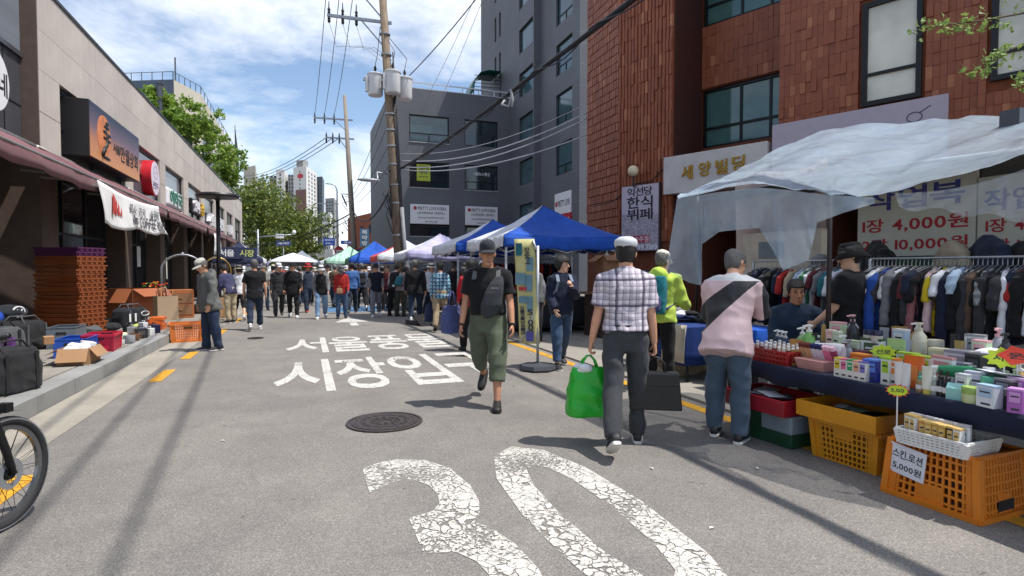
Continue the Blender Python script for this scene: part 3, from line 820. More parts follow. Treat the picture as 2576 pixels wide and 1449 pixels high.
cv = MB().tube([tuple((O_ + e_ * onRed(a, b, .06)[0] + n_ * .06 + Vector((0, 0, onRed(a, b, .06)[1])))) for a, b in ((1490, 520), (1540, 508), (1560, 492), (1600, 462), (1640, 455), (1668, 425))], .014, 6)
prop(cv.build('conduit_cable', DARKM, smooth=True), 'dark cable sagging across the red tiled pier', 'cable')
# grey building
def gclad():
 t = NT('grey_cladding'); c = lin((94, 96, 102)); p = t.tc.outputs['Object']; s = t.sep(p)
 z = s[2]
 fr = t.math('FRACT', t.math('MULTIPLY', z, 1.6)); jt = t.math('LESS_THAN', fr, 0.035)
 gate = t.math('GREATER_THAN', t.noise(0.5, 2, vec=t.vec((1, 1, 2.2))), .56)
 base = t.ramp(t.noise(0.4, 5, .6), [(.3, mul(c, .86)), (.7, mul(c, 1.1))])
 base = t.mix(t.math('MULTIPLY', t.math('MULTIPLY', jt, gate), .5), base, lin((140, 142, 148)))
 sp = t.math('GREATER_THAN', t.noise(0.9, 4, .7, t.vec((1, 1, .5))), .70)
 base = t.mix(t.math('MULTIPLY', sp, .3), base, lin((120, 122, 128)))
 t.set('Base Color', base); t.set('Roughness', .6); t.bump(jt, .2, .01); return t.m
GC = gclad()
gb = thing('grey_building', 'dark grey clad office block with a tall tower beside a low wing', 'building', (6.1, 41.5, 0))
def gbox(mb, x0, x1, y0, y1, z0, z1): return mb.box((x0 - 6.1, y0 - 41.5, z0), (x1 - 6.1, y1 - 41.5, z1))
m = MB(); gbox(m, 6.1, 15.2, 41.8, 56, 0, 14.5); m.build('low_wing_core', M('grey_core', (40, 42, 46), .8), gb)
WIN1, WIN2 = (7.2, 10.15), (11.33, 13.95)
FL = [(3.95, 6.28), (7.5, 9.38), (10.8, 12.75)]
m = MB()                                  # front wall with openings
xs = [6.1, WIN1[0], WIN1[1], WIN2[0], WIN2[1], 15.0]
for i in (0, 2, 4): gbox(m, xs[i], xs[i + 1], 41.5, 41.79, 0, 14.62)
for i in (1, 3):
 zz = [0] + [q for f in FL for q in f] + [14.62]
 for k in range(0, len(zz), 2): gbox(m, xs[i], xs[i + 1], 41.5, 41.79, zz[k], zz[k + 1])
gbox(m, 6.0, 6.099, 41.5, 56, 0, 14.62)
m.build('low_wing_wall', GC, gb)
m = MB()
for k in range(8): gbox(m, 6.2, 15, 41.6, 41.66, 14.62 + k * .0001, 14.7) if k == 0 else None
gbox(m, 6.1, 15, 41.52, 41.58, 15.02, 15.1)
for k in range(8): gbox(m, 6.15 + k * 1.25, 6.23 + k * 1.25, 41.52, 41.58, 14.62, 15.02)
m.build('roof_rail', M('rail_white', (206, 208, 212), .4, .3), gb)
def gwin(par, mk, x0, x1, y0, y1, z0, z1, axis, pane, cols=2, low=.33, fr=M('grey_window_frame', (26, 28, 32), .4, .3), sill=True):
 """opening on a y-plane (axis y, at y0..) or x-plane"""
 def bb(mb, u0, u1, a, b, z0_, z1_):
  if axis == 'y': gbox(mb, u0, u1, y0 + a, y0 + b, z0_, z1_)
  else: gbox(mb, x0 + a, x0 + b, u0, u1, z0_, z1_)
 U0, U1 = (x0, x1) if axis == 'y' else (y0, y1)
 f = .08; m = MB()
 for (a, b, c, d) in ((U0, U0 + f, z0, z1), (U1 - f, U1, z0, z1), (U0 + f, U1 - f, z1 - f, z1), (U0 + f, U1 - f, z0, z0 + f)): bb(m, a, b, .12, .22, c, d)
 zt = z0 + (z1 - z0) * low
 if low: bb(m, U0 + f, U1 - f, .12, .22, zt - .03, zt + .03); bb(m, (U0 + U1) / 2 - .03, (U0 + U1) / 2 + .03, .12, .22, z0 + f, zt - .03)
 o = m.build('window', fr, par)
 g = MB(); bb(g, U0 + f, U1 - f, .16, .18, zt + .03 if low else z0 + f, z1 - f); g.build('pane', pane, o)
 if low:
  for (a, b) in ((U0 + f, (U0 + U1) / 2 - .03), ((U0 + U1) / 2 + .03, U1 - f)):
   g = MB(); bb(g, a, b, .16, .18, z0 + f, zt - .03); g.build('pane', pane, o)
 if sill:
  g = MB(); bb(g, U0, U1, -.05, .12, z0 - .06, z0 - .002); g.build('sill', M('sill_white', (170, 172, 176), .5), o)
 return o
GTL = glass('teal_glass', (62, 88, 94), .08, .9)
GTD = glass('deep_glass', (34, 46, 52), .06, .9)
gwin(gb, None, WIN1[0], WIN1[1], 41.5, 0, 10.8, 12.75, 'y', GTL)
gwin(gb, None, WIN2[0], WIN2[1], 41.5, 0, 10.8, 12.75, 'y', GTD, low=0, sill=False)
gwin(gb, None, WIN1[0], WIN1[1], 41.5, 0, 7.5, 9.38, 'y', GTD)
gwin(gb, None, WIN2[0], WIN2[1], 41.5, 0, 7.5, 9.38, 'y', GTD)
for a, b in (WIN1, WIN2): gwin(gb, None, a, b, 41.5, 0, 3.95, 4.75, 'y', GTD, low=0)
for y in (43.5, 47, 50.5):
 for z0, z1 in FL: gwin(gb, None, 6.0 - .1, 0, y, y + 2.0, z0, z1, 'x', GTD, low=.3, sill=False)
TY0, TYM, TY1, XA, XB, TH = 30.8, 36.8, 49.3, 15.0, 15.5, 27.0
m = MB(); gbox(m, XA + .35, 26, TYM + .02, TY1, 0, TH); gbox(m, XB + .35, 26, TY0 + .02, TYM + .015, 0, TH); m.build('tower_core', M('grey_core', '#282a2e'), gb)
fl = [4.5 + 3.2 * k for k in range(7)]
m = MB()
def wall_x(mb, X, y0, y1, z0, z1, wins, t=.34):
 ys = sorted(set([y0, y1] + [w[0] for w in wins] + [w[1] for w in wins])); zs = sorted(set([z0, z1] + [w[2] for w in wins] + [w[3] for w in wins]))
 for a, b in zip(ys, ys[1:]):
  run = None
  for c, d in zip(zs, zs[1:]):
   hole = any(a >= w[0] - 1e-6 and b <= w[1] + 1e-6 and c >= w[2] - 1e-6 and d <= w[3] + 1e-6 for w in wins)
   if hole:
    if run: gbox(mb, X, X + t, a, b, run[0], run[1]); run = None
   else: run = (run[0], d) if run else (c, d)
  if run: gbox(mb, X, X + t, a, b, run[0], run[1])
wA = [(36.98, 39.7, z, z + 1.75) for z in fl] + [(43.85, 44.3, z - .2, z + 1.75) for z in fl] + [(45.0, 45.45, z - .2, z + 1.75) for z in fl]
wB = [(31.8, 34.2, z - .2 + .1, z + 1.9) for z in fl]
wall_x(m, XA, TYM, TY1, 0, TH, wA); wall_x(m, XB, TY0, TYM - .01, 0, TH, wB)
gbox(m, XA + .34, 26, TYM - .005, TYM + .019, 0, TH); gbox(m, XB + .34, 26, TY0, TY0 + .018, 0, TH)
m.build('tower_wall', GC, gb)
for (y0, y1, z0, z1) in wA: gwin(gb, None, XA, 0, y0, y1, z0, z1, 'x', GTL if y1 < 41 else GTD, low=(.0), sill=False)
for k, (y0, y1, z0, z1) in enumerate(wB): gwin(gb, None, XB, 0, y0, y1, z0, z1, 'x', GTL, low=.3, sill=False)
m = MB(); gbox(m, XB + .34, XB + .3 + 1.2, TY0 - .04, TY0 - .002, 0, TH)
cp = thing('roof_canopy', 'curved green translucent canopy at the roof door beside the tower', 'canopy', (12.6, 43.5, 14.6))
rr = [[Vector((x, y, z)) for x, z in ((0, 0.9), (.15, 1.8), (.6, 2.5), (1.3, 2.75), (2.3, 2.75))] for y in (0, 2.6)]
GPC = M('green_polycarbonate', (26, 96, 88), .25, 0, .1)
o = MB().loft(rr, cap=False, closed=False).build('roof', GPC, cp, smooth=40); o.modifiers.new('s', 'SOLIDIFY').thickness = .03
for k in range(5): MB().bar((0.02 + k * .02, 0, 1.0 + k * .3), (2.3, 0, 1.0 + k * .3 + .1), .04).build('rib', DARKM, cp)
MB().box((0, 0.0, 0), (.06, .06, 1.0)).box((2.2, 0, 0), (2.26, .06, 2.7)).build('post', DARKM, cp)
PLW = M('panel_white', (226, 226, 230), .4, 0, .04); TXG = M('print_dark', (50, 50, 56), .6); LOGO = M('logo_red', (176, 40, 52), .5)
for k, (a, b) in enumerate((WIN1, WIN2)):
 t = thing('company_sign', ('white company sign left of its twin on the grey wall' if k == 0 else 'white company sign half hidden by the blue tent peak'), 'sign'); w = b - a; h = 1.42
 t.matrix_world = frame((a, 41.5, 4.85), Vector((0, -1, 0)))
 MB().box((.03, 0, -.1), (w - .03, h, .06)).build('panel', PLW, t, bevel=.02)
 text('PRETTY LOVE KOREA', w * .72, .24, TXG, t, Matrix.Translation((w * .56, h * .80, .06)), .006, .02)
 text('(프리티러브 코리아)', w * .68, .22, TXG, t, Matrix.Translation((w * .53, h * .55, .06)), .006)
 text('www.prettykorea.co.kr', w * .68, .18, TXG, t, Matrix.Translation((w * .53, h * .32, .06)), .006)
 text('010-9055-1018', w * .3, .1, TXG, t, Matrix.Translation((w * .53, h * .12, .06)), .006)
 MB().lathe([(0, 0), (.13, 0), (.13, .01), (0, .01)], 16, (w * .13, h * .80, .06), cap=False).build('emblem', LOGO, t)
t = thing('company_sign', 'red and white company sign on the tower wall above the blue tent', 'sign'); t.matrix_world = frame((XB, 34.2, 4.1), Vector((-1, 0, 0)))
MB().box((0, .95, 0), (2.4, 2.3, .08)).build('white_panel', PLW, t); MB().box((0, 0, 0), (2.4, .94, .08)).build('red_panel', LOGO, t)
text('PRETTY LOVE', 1.7, .4, TXG, t, Matrix.Translation((1.4, 1.62, .08)), .006, .02); MB().lathe([(0, 0), (.18, 0), (.18, .01), (0, .01)], 16, (.28, 1.62, .08), cap=False).build('emblem', LOGO, t)
text('유통직원전용', 1.9, .4, PLW, t, Matrix.Translation((1.2, .47, .08)), .006, .02) if all(c in CHARS for c in '유통직원전용') else text('유통직원', 1.9, .4, PLW, t, Matrix.Translation((1.2, .47, .08)), .006, .02)
t = thing('rental_notice', 'yellow-green rental notice in the grey wing window', 'notice'); t.matrix_world = frame((7.75, 41.5, 8.0), Vector((0, -1, 0)))
MB().box((0, 0, -.14), (1.0, 1.2, -.11)).build('sheet', M('notice_lime', (176, 190, 60), .6), t)
text('임대', .75, .34, TXG, t, Matrix.Translation((.5, .95, -.11)), .006, .02); text('문의', .5, .24, TXG, t, Matrix.Translation((.5, .6, -.11)), .006)
text('010-8707', .7, .1, TXG, t, Matrix.Translation((.5, .3, -.11)), .006)
t = thing('window_lettering', 'pale Korean lettering on the grey wing window beside the rental notice', 'lettering'); t.matrix_world = frame((12.7, 41.64, 8.75), Vector((0, -1, 0)))
text('서울뉴스통신', 1.3, .26, PLW, t, Matrix.Identity(4), .004)
# far buildings
def far_building(name, label, poly, h, wall, faces, winmat, sill=None):
 """poly: footprint list; faces: list of (edge index, cols, rows, z0, dz, win_w, win_h, margin)"""
 c = poly[0]
 t = thing(name, label, 'building', (c[0], c[1], 0))
 P = [(p[0] - c[0], p[1] - c[1]) for p in poly]
 MB().prism(P, 0, h).build('wall', wall, t)
 for (ei, cols, rows, z0, dz, ww, wh, mg) in faces:
  a = Vector((*P[ei], 0)); b = Vector((*P[(ei + 1) % len(P)], 0)); d = b - a; L = d.length; d.normalize()
  nn = Vector((d.y, -d.x, 0))
  wm = MB().box((-ww / 2, 0, -.08), (ww / 2, wh, .06)).box((-.04, 0, .06), (.04, wh, .09)).mesh('window', winmat)
  for i in range(cols):
   s = mg + (L - 2 * mg) * (i + .5) / cols
   for j in range(rows):
    o = place('window', wm, t); o.matrix_local = frame(tuple(a + d * s + Vector((0, 0, z0 + dz * j))), nn)
 return t
APW = M('apartment_white', (214, 212, 208), .8, 0, .05); APB = M('apartment_brown', (122, 90, 84), .8, 0, .06); APG = M('apartment_grey', (150, 150, 148), .8, 0, .06)
APD = M('apartment_slate', (84, 96, 112), .7, 0, .06); FWIN = M('far_window', (62, 68, 78), .3); CONC = M('beige_concrete', (186, 178, 164), .85, 0, .12, .3)
def at2(px, d, py=680): p = at(px, py, d); return (p.x, p.y)
D = 430.0
def hgt(py, d): return CAMH + (680 - py) * d / F
a, b, c = at2(741, D), at2(773, D - 6), at2(800, D + 25)
dd = (c[0] - b[0] + a[0], c[1] - b[1] + a[1])
t = far_building('apartment_tower', 'tall apartment tower with brown end wall, white balconies and a red oval emblem', [a, b, c, dd], hgt(423, D), APW, [(1, 3, 24, 4, 3.05, 3.0, 1.7, 3.2), (0, 1, 24, 4, 3.05, .9, 1.6, .2)], FWIN)
nrm = Vector((b[1] - a[1], -(b[0] - a[0]), 0)).normalized(); wA_ = (Vector(b) - Vector(a)).length
X = rinv_ = t.matrix_world.inverted() if False else Matrix.Identity(4)
fm = frame((0, 0, 0), nrm)
MB().box((wA_ * .2, 0, 0), (wA_, hgt(480, D), .5), fm).build('brown_panel', APB, t)
MB().lathe([(0, 0), (2.3, 0), (2.3, .4), (0, .4)], 24, (wA_ * .55, hgt(446, D), .05), sx=1.2, sy=.75, cap=False).build('emblem', RED, t).matrix_local = fm
MB().box((wA_ * .25, hgt(423, D), -5), (wA_ * .75, hgt(417, D) + 3, 0), fm).build('roof_house', APG, t)
a, b, c = at2(800, D + 26), at2(813, D + 24), at2(818, D + 45)
far_building('apartment_tower', 'slate blue apartment slab behind the brown and white tower', [a, b, c, (c[0] - b[0] + a[0], c[1] - b[1] + a[1])], hgt(432, D), APD, [(0, 2, 24, 4, 3.05, 1.2, 1.6, .3)], FWIN)
a, b, c = at2(681, D + 20), at2(700, D + 20), at2(705, D + 40)
far_building('apartment_tower', 'pale grey apartment block with wide dark windows, leftmost of the distant towers', [a, b, c, (c[0] - b[0] + a[0], c[1] - b[1] + a[1])], hgt(447, D + 20), APG, [(0, 2, 24, 4, 3.05, 2.2, 1.7, .2)], FWIN)
a, b, c = at2(698, D + 10), at2(718, D + 10), at2(728, D + 30)
far_building('apartment_tower', 'pale stair tower with one column of windows among the distant flats', [a, b, c, (c[0] - b[0] + a[0], c[1] - b[1] + a[1])], hgt(428, D + 10), APW, [(0, 1, 24, 4, 3.05, 1.1, 1.7, .5)], FWIN)
a, b, c = at2(727, D + 14), at2(742, D + 14), at2(745, D + 34)
far_building('apartment_tower', 'grey apartment block with paired windows beside the brown end wall', [a, b, c, (c[0] - b[0] + a[0], c[1] - b[1] + a[1])], hgt(442, D + 14), APG, [(0, 2, 24, 4, 3.05, 1.1, 1.7, .2)], FWIN)
a, b, c = at2(812, 300), at2(832, 298), at2(838, 315)
far_building('apartment_tower', 'low white gridded apartment block right of the tall towers', [a, b, c, (c[0] - b[0] + a[0], c[1] - b[1] + a[1])], hgt(535, 300), APW, [(0, 4, 9, 3, 3.0, .8, 1.7, .2)], FWIN)
a, b, c = at2(820, 560), at2(842, 556), at2(852, 590)
far_building('apartment_tower', 'distant grey apartment tower rising behind the white gridded block', [a, b, c, (c[0] - b[0] + a[0], c[1] - b[1] + a[1])], hgt(500, 560), APG, [(0, 3, 22, 4, 3.0, 2.0, 1.6, .4), (1, 3, 22, 4, 3.0, 2.6, 1.6, 1)], FWIN)
pl = [(-26.6, 105), (-18.8, 101.3), (-16, 108), (-16, 158), (-27, 158)]
t = far_building('institution_building', 'large beige concrete building with a glazed side rising behind the rooftop trees', pl, 30.9, CONC, [(2, 5, 1, 25.5, 3, 1.2, 1.0, 6)], FWIN)
def onb(mb, y0, y1, z0, z1, x0, x1): return mb.box((x0 + 16 + 10.6, y0 - 105, z0), (x1 + 16 + 10.6, y1 - 105, z1))
m = MB(); onb(m, 109, 157.5, 2, 23.5, -16.0, -15.6); m.build('glazing', glass('curtain_glass', (120, 150, 168), .1, .8), t)
fm_ = MB().box((0, 0, 0), (.5, 48.5, .35)).mesh('glazing_fin', APW)
for k in range(11): place('glazing_fin', fm_, t, (-15.6 + 26.6, 4, 3 + k * 1.95))
m = MB(); m.prism([(0, 0), (7.8, -3.7), (7.9, -3.75), (.0, -.12)], 9, 30.9); m.build('dark_end', APD, t) 
rl = MB()
for (p, q) in zip(pl[:3], pl[1:4]):
 n = 5 if p[1] < 107 else 14
 for k in range(n + 1):
  u = k / n; x = p[0] + (q[0] - p[0]) * u + 26.6; y = p[1] + (q[1] - p[1]) * u - 105; rl.box((x - .05, y - .05, 30.9), (x + .05, y + .05, 32.1))
 rl.bar((p[0] + 26.6, p[1] - 105, 32.1), (q[0] + 26.6, q[1] - 105, 32.1), .08)
rl.cyl((8.0, -3, 30.9), (8.0, -3, 34.5), .12, n=6)
rl.build('roof_rail', GREYM, t)
t = thing('rooftop_screen', 'dark lattice screen standing on the far beige roof', 'screen', (-16.2, 160, 0))
m = MB()
for k in range(9): m.bar((0, k * .9, 30 - k * .5), (0, k * .9, 38 - k * .9), .15)
for k in range(10): m.bar((0, 0, 28 + k * 1.0), (0, 7.6, 25 + k * .75), .15)
m.box((-4, -1.5, 0), (-.2, 8, 27)); m.build('lattice', DARKM, t)
far_building('office_block', 'small beige block with blank walls beyond the glazed building', [at2(617, 215), at2(646, 210), at2(650, 230), at2(619, 236)], hgt(420, 212), CONC, [(0, 1, 1, 25, 3, 2, 1.2, 2)], FWIN)
far_building('office_block', 'low white block with a few windows above the tree tops', [at2(640, 235), at2(672, 232), at2(676, 250), at2(644, 252)], hgt(462, 234), APW, [(0, 3, 3, 22, 3.4, 1.3, 1.4, 1)], FWIN)
BRK = M('old_brick', (150, 84, 62), .85, 0, .15, 1.5)
t = far_building('brick_building', 'weathered orange brick building with few windows beyond the leaning pole', [at2(876, 78), at2(975, 66), at2(1010, 80), at2(900, 95)], hgt(535, 70), BRK, [(0, 4, 2, 3.2, 2.9, .9, 1.0, 1.0)], FWIN)
far_building('grey_shed', 'low grey corrugated shed between the brick and grey buildings', [at2(940, 58), at2(975, 53), at2(1000, 60), at2(960, 66)], hgt(600, 56), M('shed_metal', (150, 158, 158), .5, .2), [(0, 1, 1, .3, 2, 1.5, 1.9, .3)], FWIN)
t = far_building('station_front', 'low white building with a glowing violet sign band across the junction', [at2(757, 128), at2(838, 122), at2(842, 135), at2(762, 142)], hgt(628, 125), APW, [(0, 5, 1, .2, 3, 1.8, 2.3, .6)], FWIN)
# trees
def leaf_mat(name, c1, c2, c3):
 t = NT(name)
 gi = t.n.new('ShaderNodeNewGeometry').outputs['Random Per Island']
 f = t.math('ADD', t.math('MULTIPLY', gi, .55), t.math('MULTIPLY', t.noise(.45, 3), .45))
 t.set('Base Color', t.ramp(f, [(.2, lin(c1)), (.5, lin(c2)), (.8, lin(c3))])); t.set('Roughness', .6)
 tr = t.n.new('ShaderNodeBsdfTranslucent'); t.l.new(t.ramp(f, [(.2, lin(c2)), (.8, lin(c3))]), tr.inputs['Color'])
 mx = t.n.new('ShaderNodeMixShader'); mx.inputs[0].default_value = .3
 t.l.new(t.b.outputs[0], mx.inputs[1]); t.l.new(tr.outputs[0], mx.inputs[2]); t.l.new(mx.outputs[0], t.out.inputs['Surface'])
 return t.m
LEAF1 = leaf_mat('street_leaf', (54, 74, 34), (84, 108, 46), (146, 150, 62))
LEAF2 = leaf_mat('roof_leaf', (66, 94, 34), (108, 142, 48), (164, 186, 74))
BARK = M('bark', (88, 74, 62), .9, 0, .3, 5, .6, 25)
def tree(name, label, loc, th, clumps, nleaf, ls, mat, group):
 t = thing(name, label, 'tree', loc, random.uniform(0, 6), group)
 mb = MB(); mb.tube([(0, 0, 0), (.05, .03, th * .5), (0, 0, th)], [.022 * th + .07, .02 * th + .04, .015 * th + .03], 8)
 for (c, r) in clumps: mb.tube([(0, 0, th * .8), (c[0] * .5, c[1] * .5, (th * .8 + c[2]) / 2 + .2), c], [.012 * th + .03, .03, .012], 6)
 mb.build('trunk', BARK, t, smooth=True)
 lv = MB(); tot = sum(r ** 2 for c, r in clumps)
 for (c, r) in clumps:
  k = int(nleaf * r * r / tot)
  subs = [Vector((random.gauss(0, .5), random.gauss(0, .5), random.gauss(0, .42))) * r for _ in range(max(6, int(r * 8)))]
  for _ in range(k):
   s = random.choice(subs); d = Vector((random.gauss(0, 1), random.gauss(0, 1), random.gauss(0, .7)))
   p = Vector(c) + s + d * r * .17
   n = Vector((random.gauss(0, 1), random.gauss(0, 1), random.gauss(.8, .8))).normalized(); u = n.orthogonal().normalized(); v = n.cross(u)
   a = random.uniform(0, 6.3); u, v = u * math.cos(a) + v * math.sin(a), v * math.cos(a) - u * math.sin(a)
   q = ls * random.uniform(.6, 1.3)
   lv._add([p - u * q * .5, p + v * q * .32 + n * q * .08, p + u * q * .5, p - v * q * .32 + n * q * .08], [(0, 1, 2), (0, 2, 3)])
 prop(lv.build('crown', mat, t), kind=None)
 return t
def crown(rx, rz, z, n):
 return [((random.uniform(-rx, rx), random.uniform(-rx, rx), z + random.uniform(-rz, rz)), random.uniform(.55, .8) * rz + .3) for _ in range(n)]
st_l = ['broad green street tree at the left of the junction clump', 'tall yellow-green street tree in the middle of the junction clump', 'street tree at the right end of the junction clump', 'street tree set farther back behind the junction clump', 'low dark street tree below the camera post']
for i, (px, d, h, rx) in enumerate(((606, 72, 12.0, 4.0), (660, 76, 13.0, 4.2), (720, 82, 9.4, 3.6), (690, 96, 13.0, 4.2), (754, 90, 7.0, 2.6))):
 p = at(px, 680, d); tree('street_tree', st_l[i], (p.x, p.y, 0), 3.4, crown(rx, h * .30, h * .62, 10), 6200, .42, LEAF1, 'street trees at the junction')
rt_l = ['light green rooftop tree nearest on the shop roof terrace', 'full light green tree in the middle of the shop roof terrace', 'third rooftop tree along the shop parapet', 'small rooftop tree at the far end of the shop parapet']
for i, (Y, h, rx, cz) in enumerate(((35.2, 2.3, 1.4, 2.3), (40.0, 3.7, 2.1, 3.2), (47.0, 3.9, 2.3, 3.3), (54.5, 3.7, 2.3, 2.9))):
 p = Vector((-7.9, Y, 0))
 tree('rooftop_tree', rt_l[i], (p.x, p.y, 7.35), 1.9, crown(rx, h * .30, cz, 9), 4200, .27, LEAF2, 'trees on the shop roof terrace')
for i, (px, pt) in enumerate(((401, 212), (476, 300), (522, 342))):
 p = onX(px, pt, -7.0)
 prop(MB().cyl((0, 0, 7.3), (0, 0, p.z), .16, n=12).lathe([(.2, p.z), (.2, p.z + .05), (0, p.z + .06)], 12).build('roof_post', GREYM, None, (p.x, p.y, 0), smooth=40), ('tall', 'middle', 'far')[i] + ' grey steel post standing among the rooftop trees', 'post', 'posts on the shop roof')
# poles
def wood_mat():
 t = NT('pole_wood'); g = t.noise(3, 6, .7, t.vec((6, 6, .5)))
 t.set('Base Color', t.ramp(g, [(.3, lin((84, 74, 64))), (.55, lin((134, 116, 96))), (.8, lin((160, 144, 124)))])); t.set('Roughness', .85); t.bump(g, .3, .01); return t.m
POLE = wood_mat(); POLEG = M('pole_concrete', (142, 132, 120), .8, 0, .15, 2); STEEL = M('galvanised', (158, 162, 168), .45, .6, .12); RUB = M('insulator_black', (34, 34, 38), .5)
TGREY = M('transformer_grey', (206, 206, 206), .45, .1, .06)
P1 = Vector((4.0, 25.15, 0)); P1T = Vector((3.25, 25.85, 15.2))
def p1(z): return P1.lerp(P1T, z / 15.2)
pt = thing('utility_pole', 'tall leaning wooden-brown utility pole carrying three transformers beside the grey building', 'utility pole', tuple(P1))
def L1(v): return tuple(Vector(v) - P1)
MB().tube([L1(p1(0)), L1(p1(7)), L1(p1(15.2))], [.23, .2, .15], 14).build('shaft', POLE, pt, smooth=True)
for z in (3, 4.4, 5.2, 6.1, 6.9, 7.6, 8.3, 10.9, 11.8): 
 MB().lathe([(.19, -.03), (.235, -.03), (.235, .03), (.19, .03)], 14, L1(p1(z)), cap=False).build('band', STEEL, pt)
ARMS = []
for (z, n) in ((12.35, 3), (13.6, 3)):
 c = p1(z); left = c + Vector((-2.35, .75, .25)); right = c + Vector((.3, -.1, -.05))
 a = MB().bar(L1(left), L1(right), .1, .12).bar(L1(c - Vector((0, 0, 1.1))), L1(c + (left - c) * .42), .06).build('crossarm', STEEL, pt)
 pts = []
 for k in range(3):
  q = left.lerp(c, .03 + k * .24)
  prof = [(.03, -.32), (.05, -.3), (.075, -.22), (.045, -.2), (.075, -.12), (.045, -.1), (.03, .06), (.04, .08), (.075, .12), (.04, .14), (.07, .26), (.03, .34), (.015, .62)]
  MB().lathe(prof, 10, L1(q)).build('insulator', RUB, pt, smooth=40); pts.append(q)
 ARMS.append(pts)
for (px, py, dz) in ((944, 212, 25.0), (988, 206, 24.6), (1018, 222, 25.3)):
 c = at(px, py, dz); tr_ = MB().lathe([(0, -.52), (.30, -.5), (.33, -.42), (.33, .36), (.36, .38), (.36, .42), (.30, .46), (0, .5)], 20, L1(c), cap=False)
 o = tr_.build('transformer', TGREY, pt, smooth=40)
 fin = MB()
 for k in (-1, 0, 1): q = Vector(L1(c)); fin.box((q.x - .42, q.y - .06 + k * .12, q.z - .36), (q.x - .33, q.y - .03 + k * .12, q.z + .3))
 fin.build('cooling_fin', TGREY, o)
 MB().lathe([(.05, .48), (.07, .55), (.04, .6), (.07, .66), (.03, .8)], 8, L1(c)).build('bushing', RUB, o, smooth=40)
 MB().tube([L1(c + Vector((0, 0, .8))), L1(c + Vector((.1, 0, 1.3))), L1(p1(11.9) + Vector((-.2, 0, .2)))], .015, 5).build('jumper', RUB, o)
MB().bar(L1(p1(9.75) + Vector((-1.05, .1, 0))), L1(p1(9.75) + Vector((.75, -.2, 0))), .09, .12).build('bracket', STEEL, pt)
hd = at(950, 453, 24.2)
lm_ = MB().tube([L1(p1(5.6)), L1(p1(5.65) + Vector((-.7, .2, .1))), L1(hd)], .035, 8).build('lamp_arm', STEEL, pt, smooth=True)
MB().ell(L1(hd + Vector((-.35, .1, 0))), (.5, .16, .08), 12, 6).build('lamp_head', STEEL, lm_, smooth=True)
cm = MB()
for k in range(9):
 z0 = random.uniform(4.2, 6.5); p = p1(z0); q = p1(z0 - random.uniform(.6, 1.6)); cm.tube([L1(p + Vector((-.2, -.1, 0))), L1(p.lerp(q, .4) + Vector((-.5 + random.uniform(-.1, .3), -.2, 0))), L1(q + Vector((-.22, -.1, 0)))], .02, 5)
for k in range(3): cm.tube([L1(p1(z) + Vector((.16 + .05 * k, -.18, 0))) for z in (1, 3, 5, 7, 9 + k)], .03, 6)
cm.build('cable_drop', RUB, pt, smooth=True)
MB().cyl(L1(p1(.2) + Vector((.25, -.25, 0))), L1(p1(4.2) + Vector((.22, -.22, 0))), .09, n=12).build('conduit', M('conduit_grey', (128, 130, 132), .6), pt, smooth=True)
P2 = Vector((3.85, 46.6, 0)); P2T = Vector((3.1, 47.3, 15.3))
def p2(z): return P2.lerp(P2T, z / 15.3)
pt2 = thing('utility_pole', 'second utility pole farther up the street with two crossarms', 'utility pole', tuple(P2))
def L2(v): return tuple(Vector(v) - P2)
MB().tube([L2(p2(0)), L2(p2(8)), L2(p2(15.3))], [.24, .2, .13], 12).build('shaft', POLEG, pt2, smooth=True)
ARM2 = []
for (z, dx) in ((13.4, -2.4), (11.9, -1.6)):
 c = p2(z); left = c + Vector((dx, .7, .1)); MB().bar(L2(left), L2(c + Vector((.5, -.1, -.05))), .1, .12).bar(L2(c - Vector((0, 0, .9))), L2(c.lerp(left, .4)), .06).build('crossarm', STEEL, pt2)
 for k in range(3):
  q = left.lerp(c, .03 + k * .3); MB().lathe([(.03, -.45), (.08, -.4), (.05, -.3), (.08, -.2), (.03, .05), (.08, .1), (.05, .2), (.03, .4)], 8, L2(q)).build('insulator', RUB, pt2, smooth=40); ARM2.append(q)
cm = MB()
for k in range(6):
 z0 = random.uniform(5, 7.5); p = p2(z0); cm.tube([L2(p), L2(p + Vector((-.7, 0, random.uniform(-.3, .3)))), L2(p + Vector((-.3, 0, -.8)))], .03, 5)
cm.build('cable_drop', RUB, pt2, smooth=True)
pt3 = thing('lamp_post', 'slim grey street lamp post with a crossarm beyond the second utility pole', 'street lamp', tuple(at(850, 680, 70)[:2]) + (0,))
MB().tube([(0, 0, 0), (0, 0, 8.2), (0, 0, 11.2), (-.2, 0, 11.8), (-.8, 0, 12.0)], [.16, .13, .09, .07, .06], 8).build('shaft', STEEL, pt3, smooth=True)
MB().bar((-2.6, .6, 9.6), (.2, 0, 9.6), .1, .12).bar((-1.2, .3, 9.6), (0, 0, 8.5), .06).build('crossarm', STEEL, pt3)
MB().ell((-1.0, 0, 12.0), (.4, .14, .08)).build('lamp_head', STEEL, pt3, smooth=True)
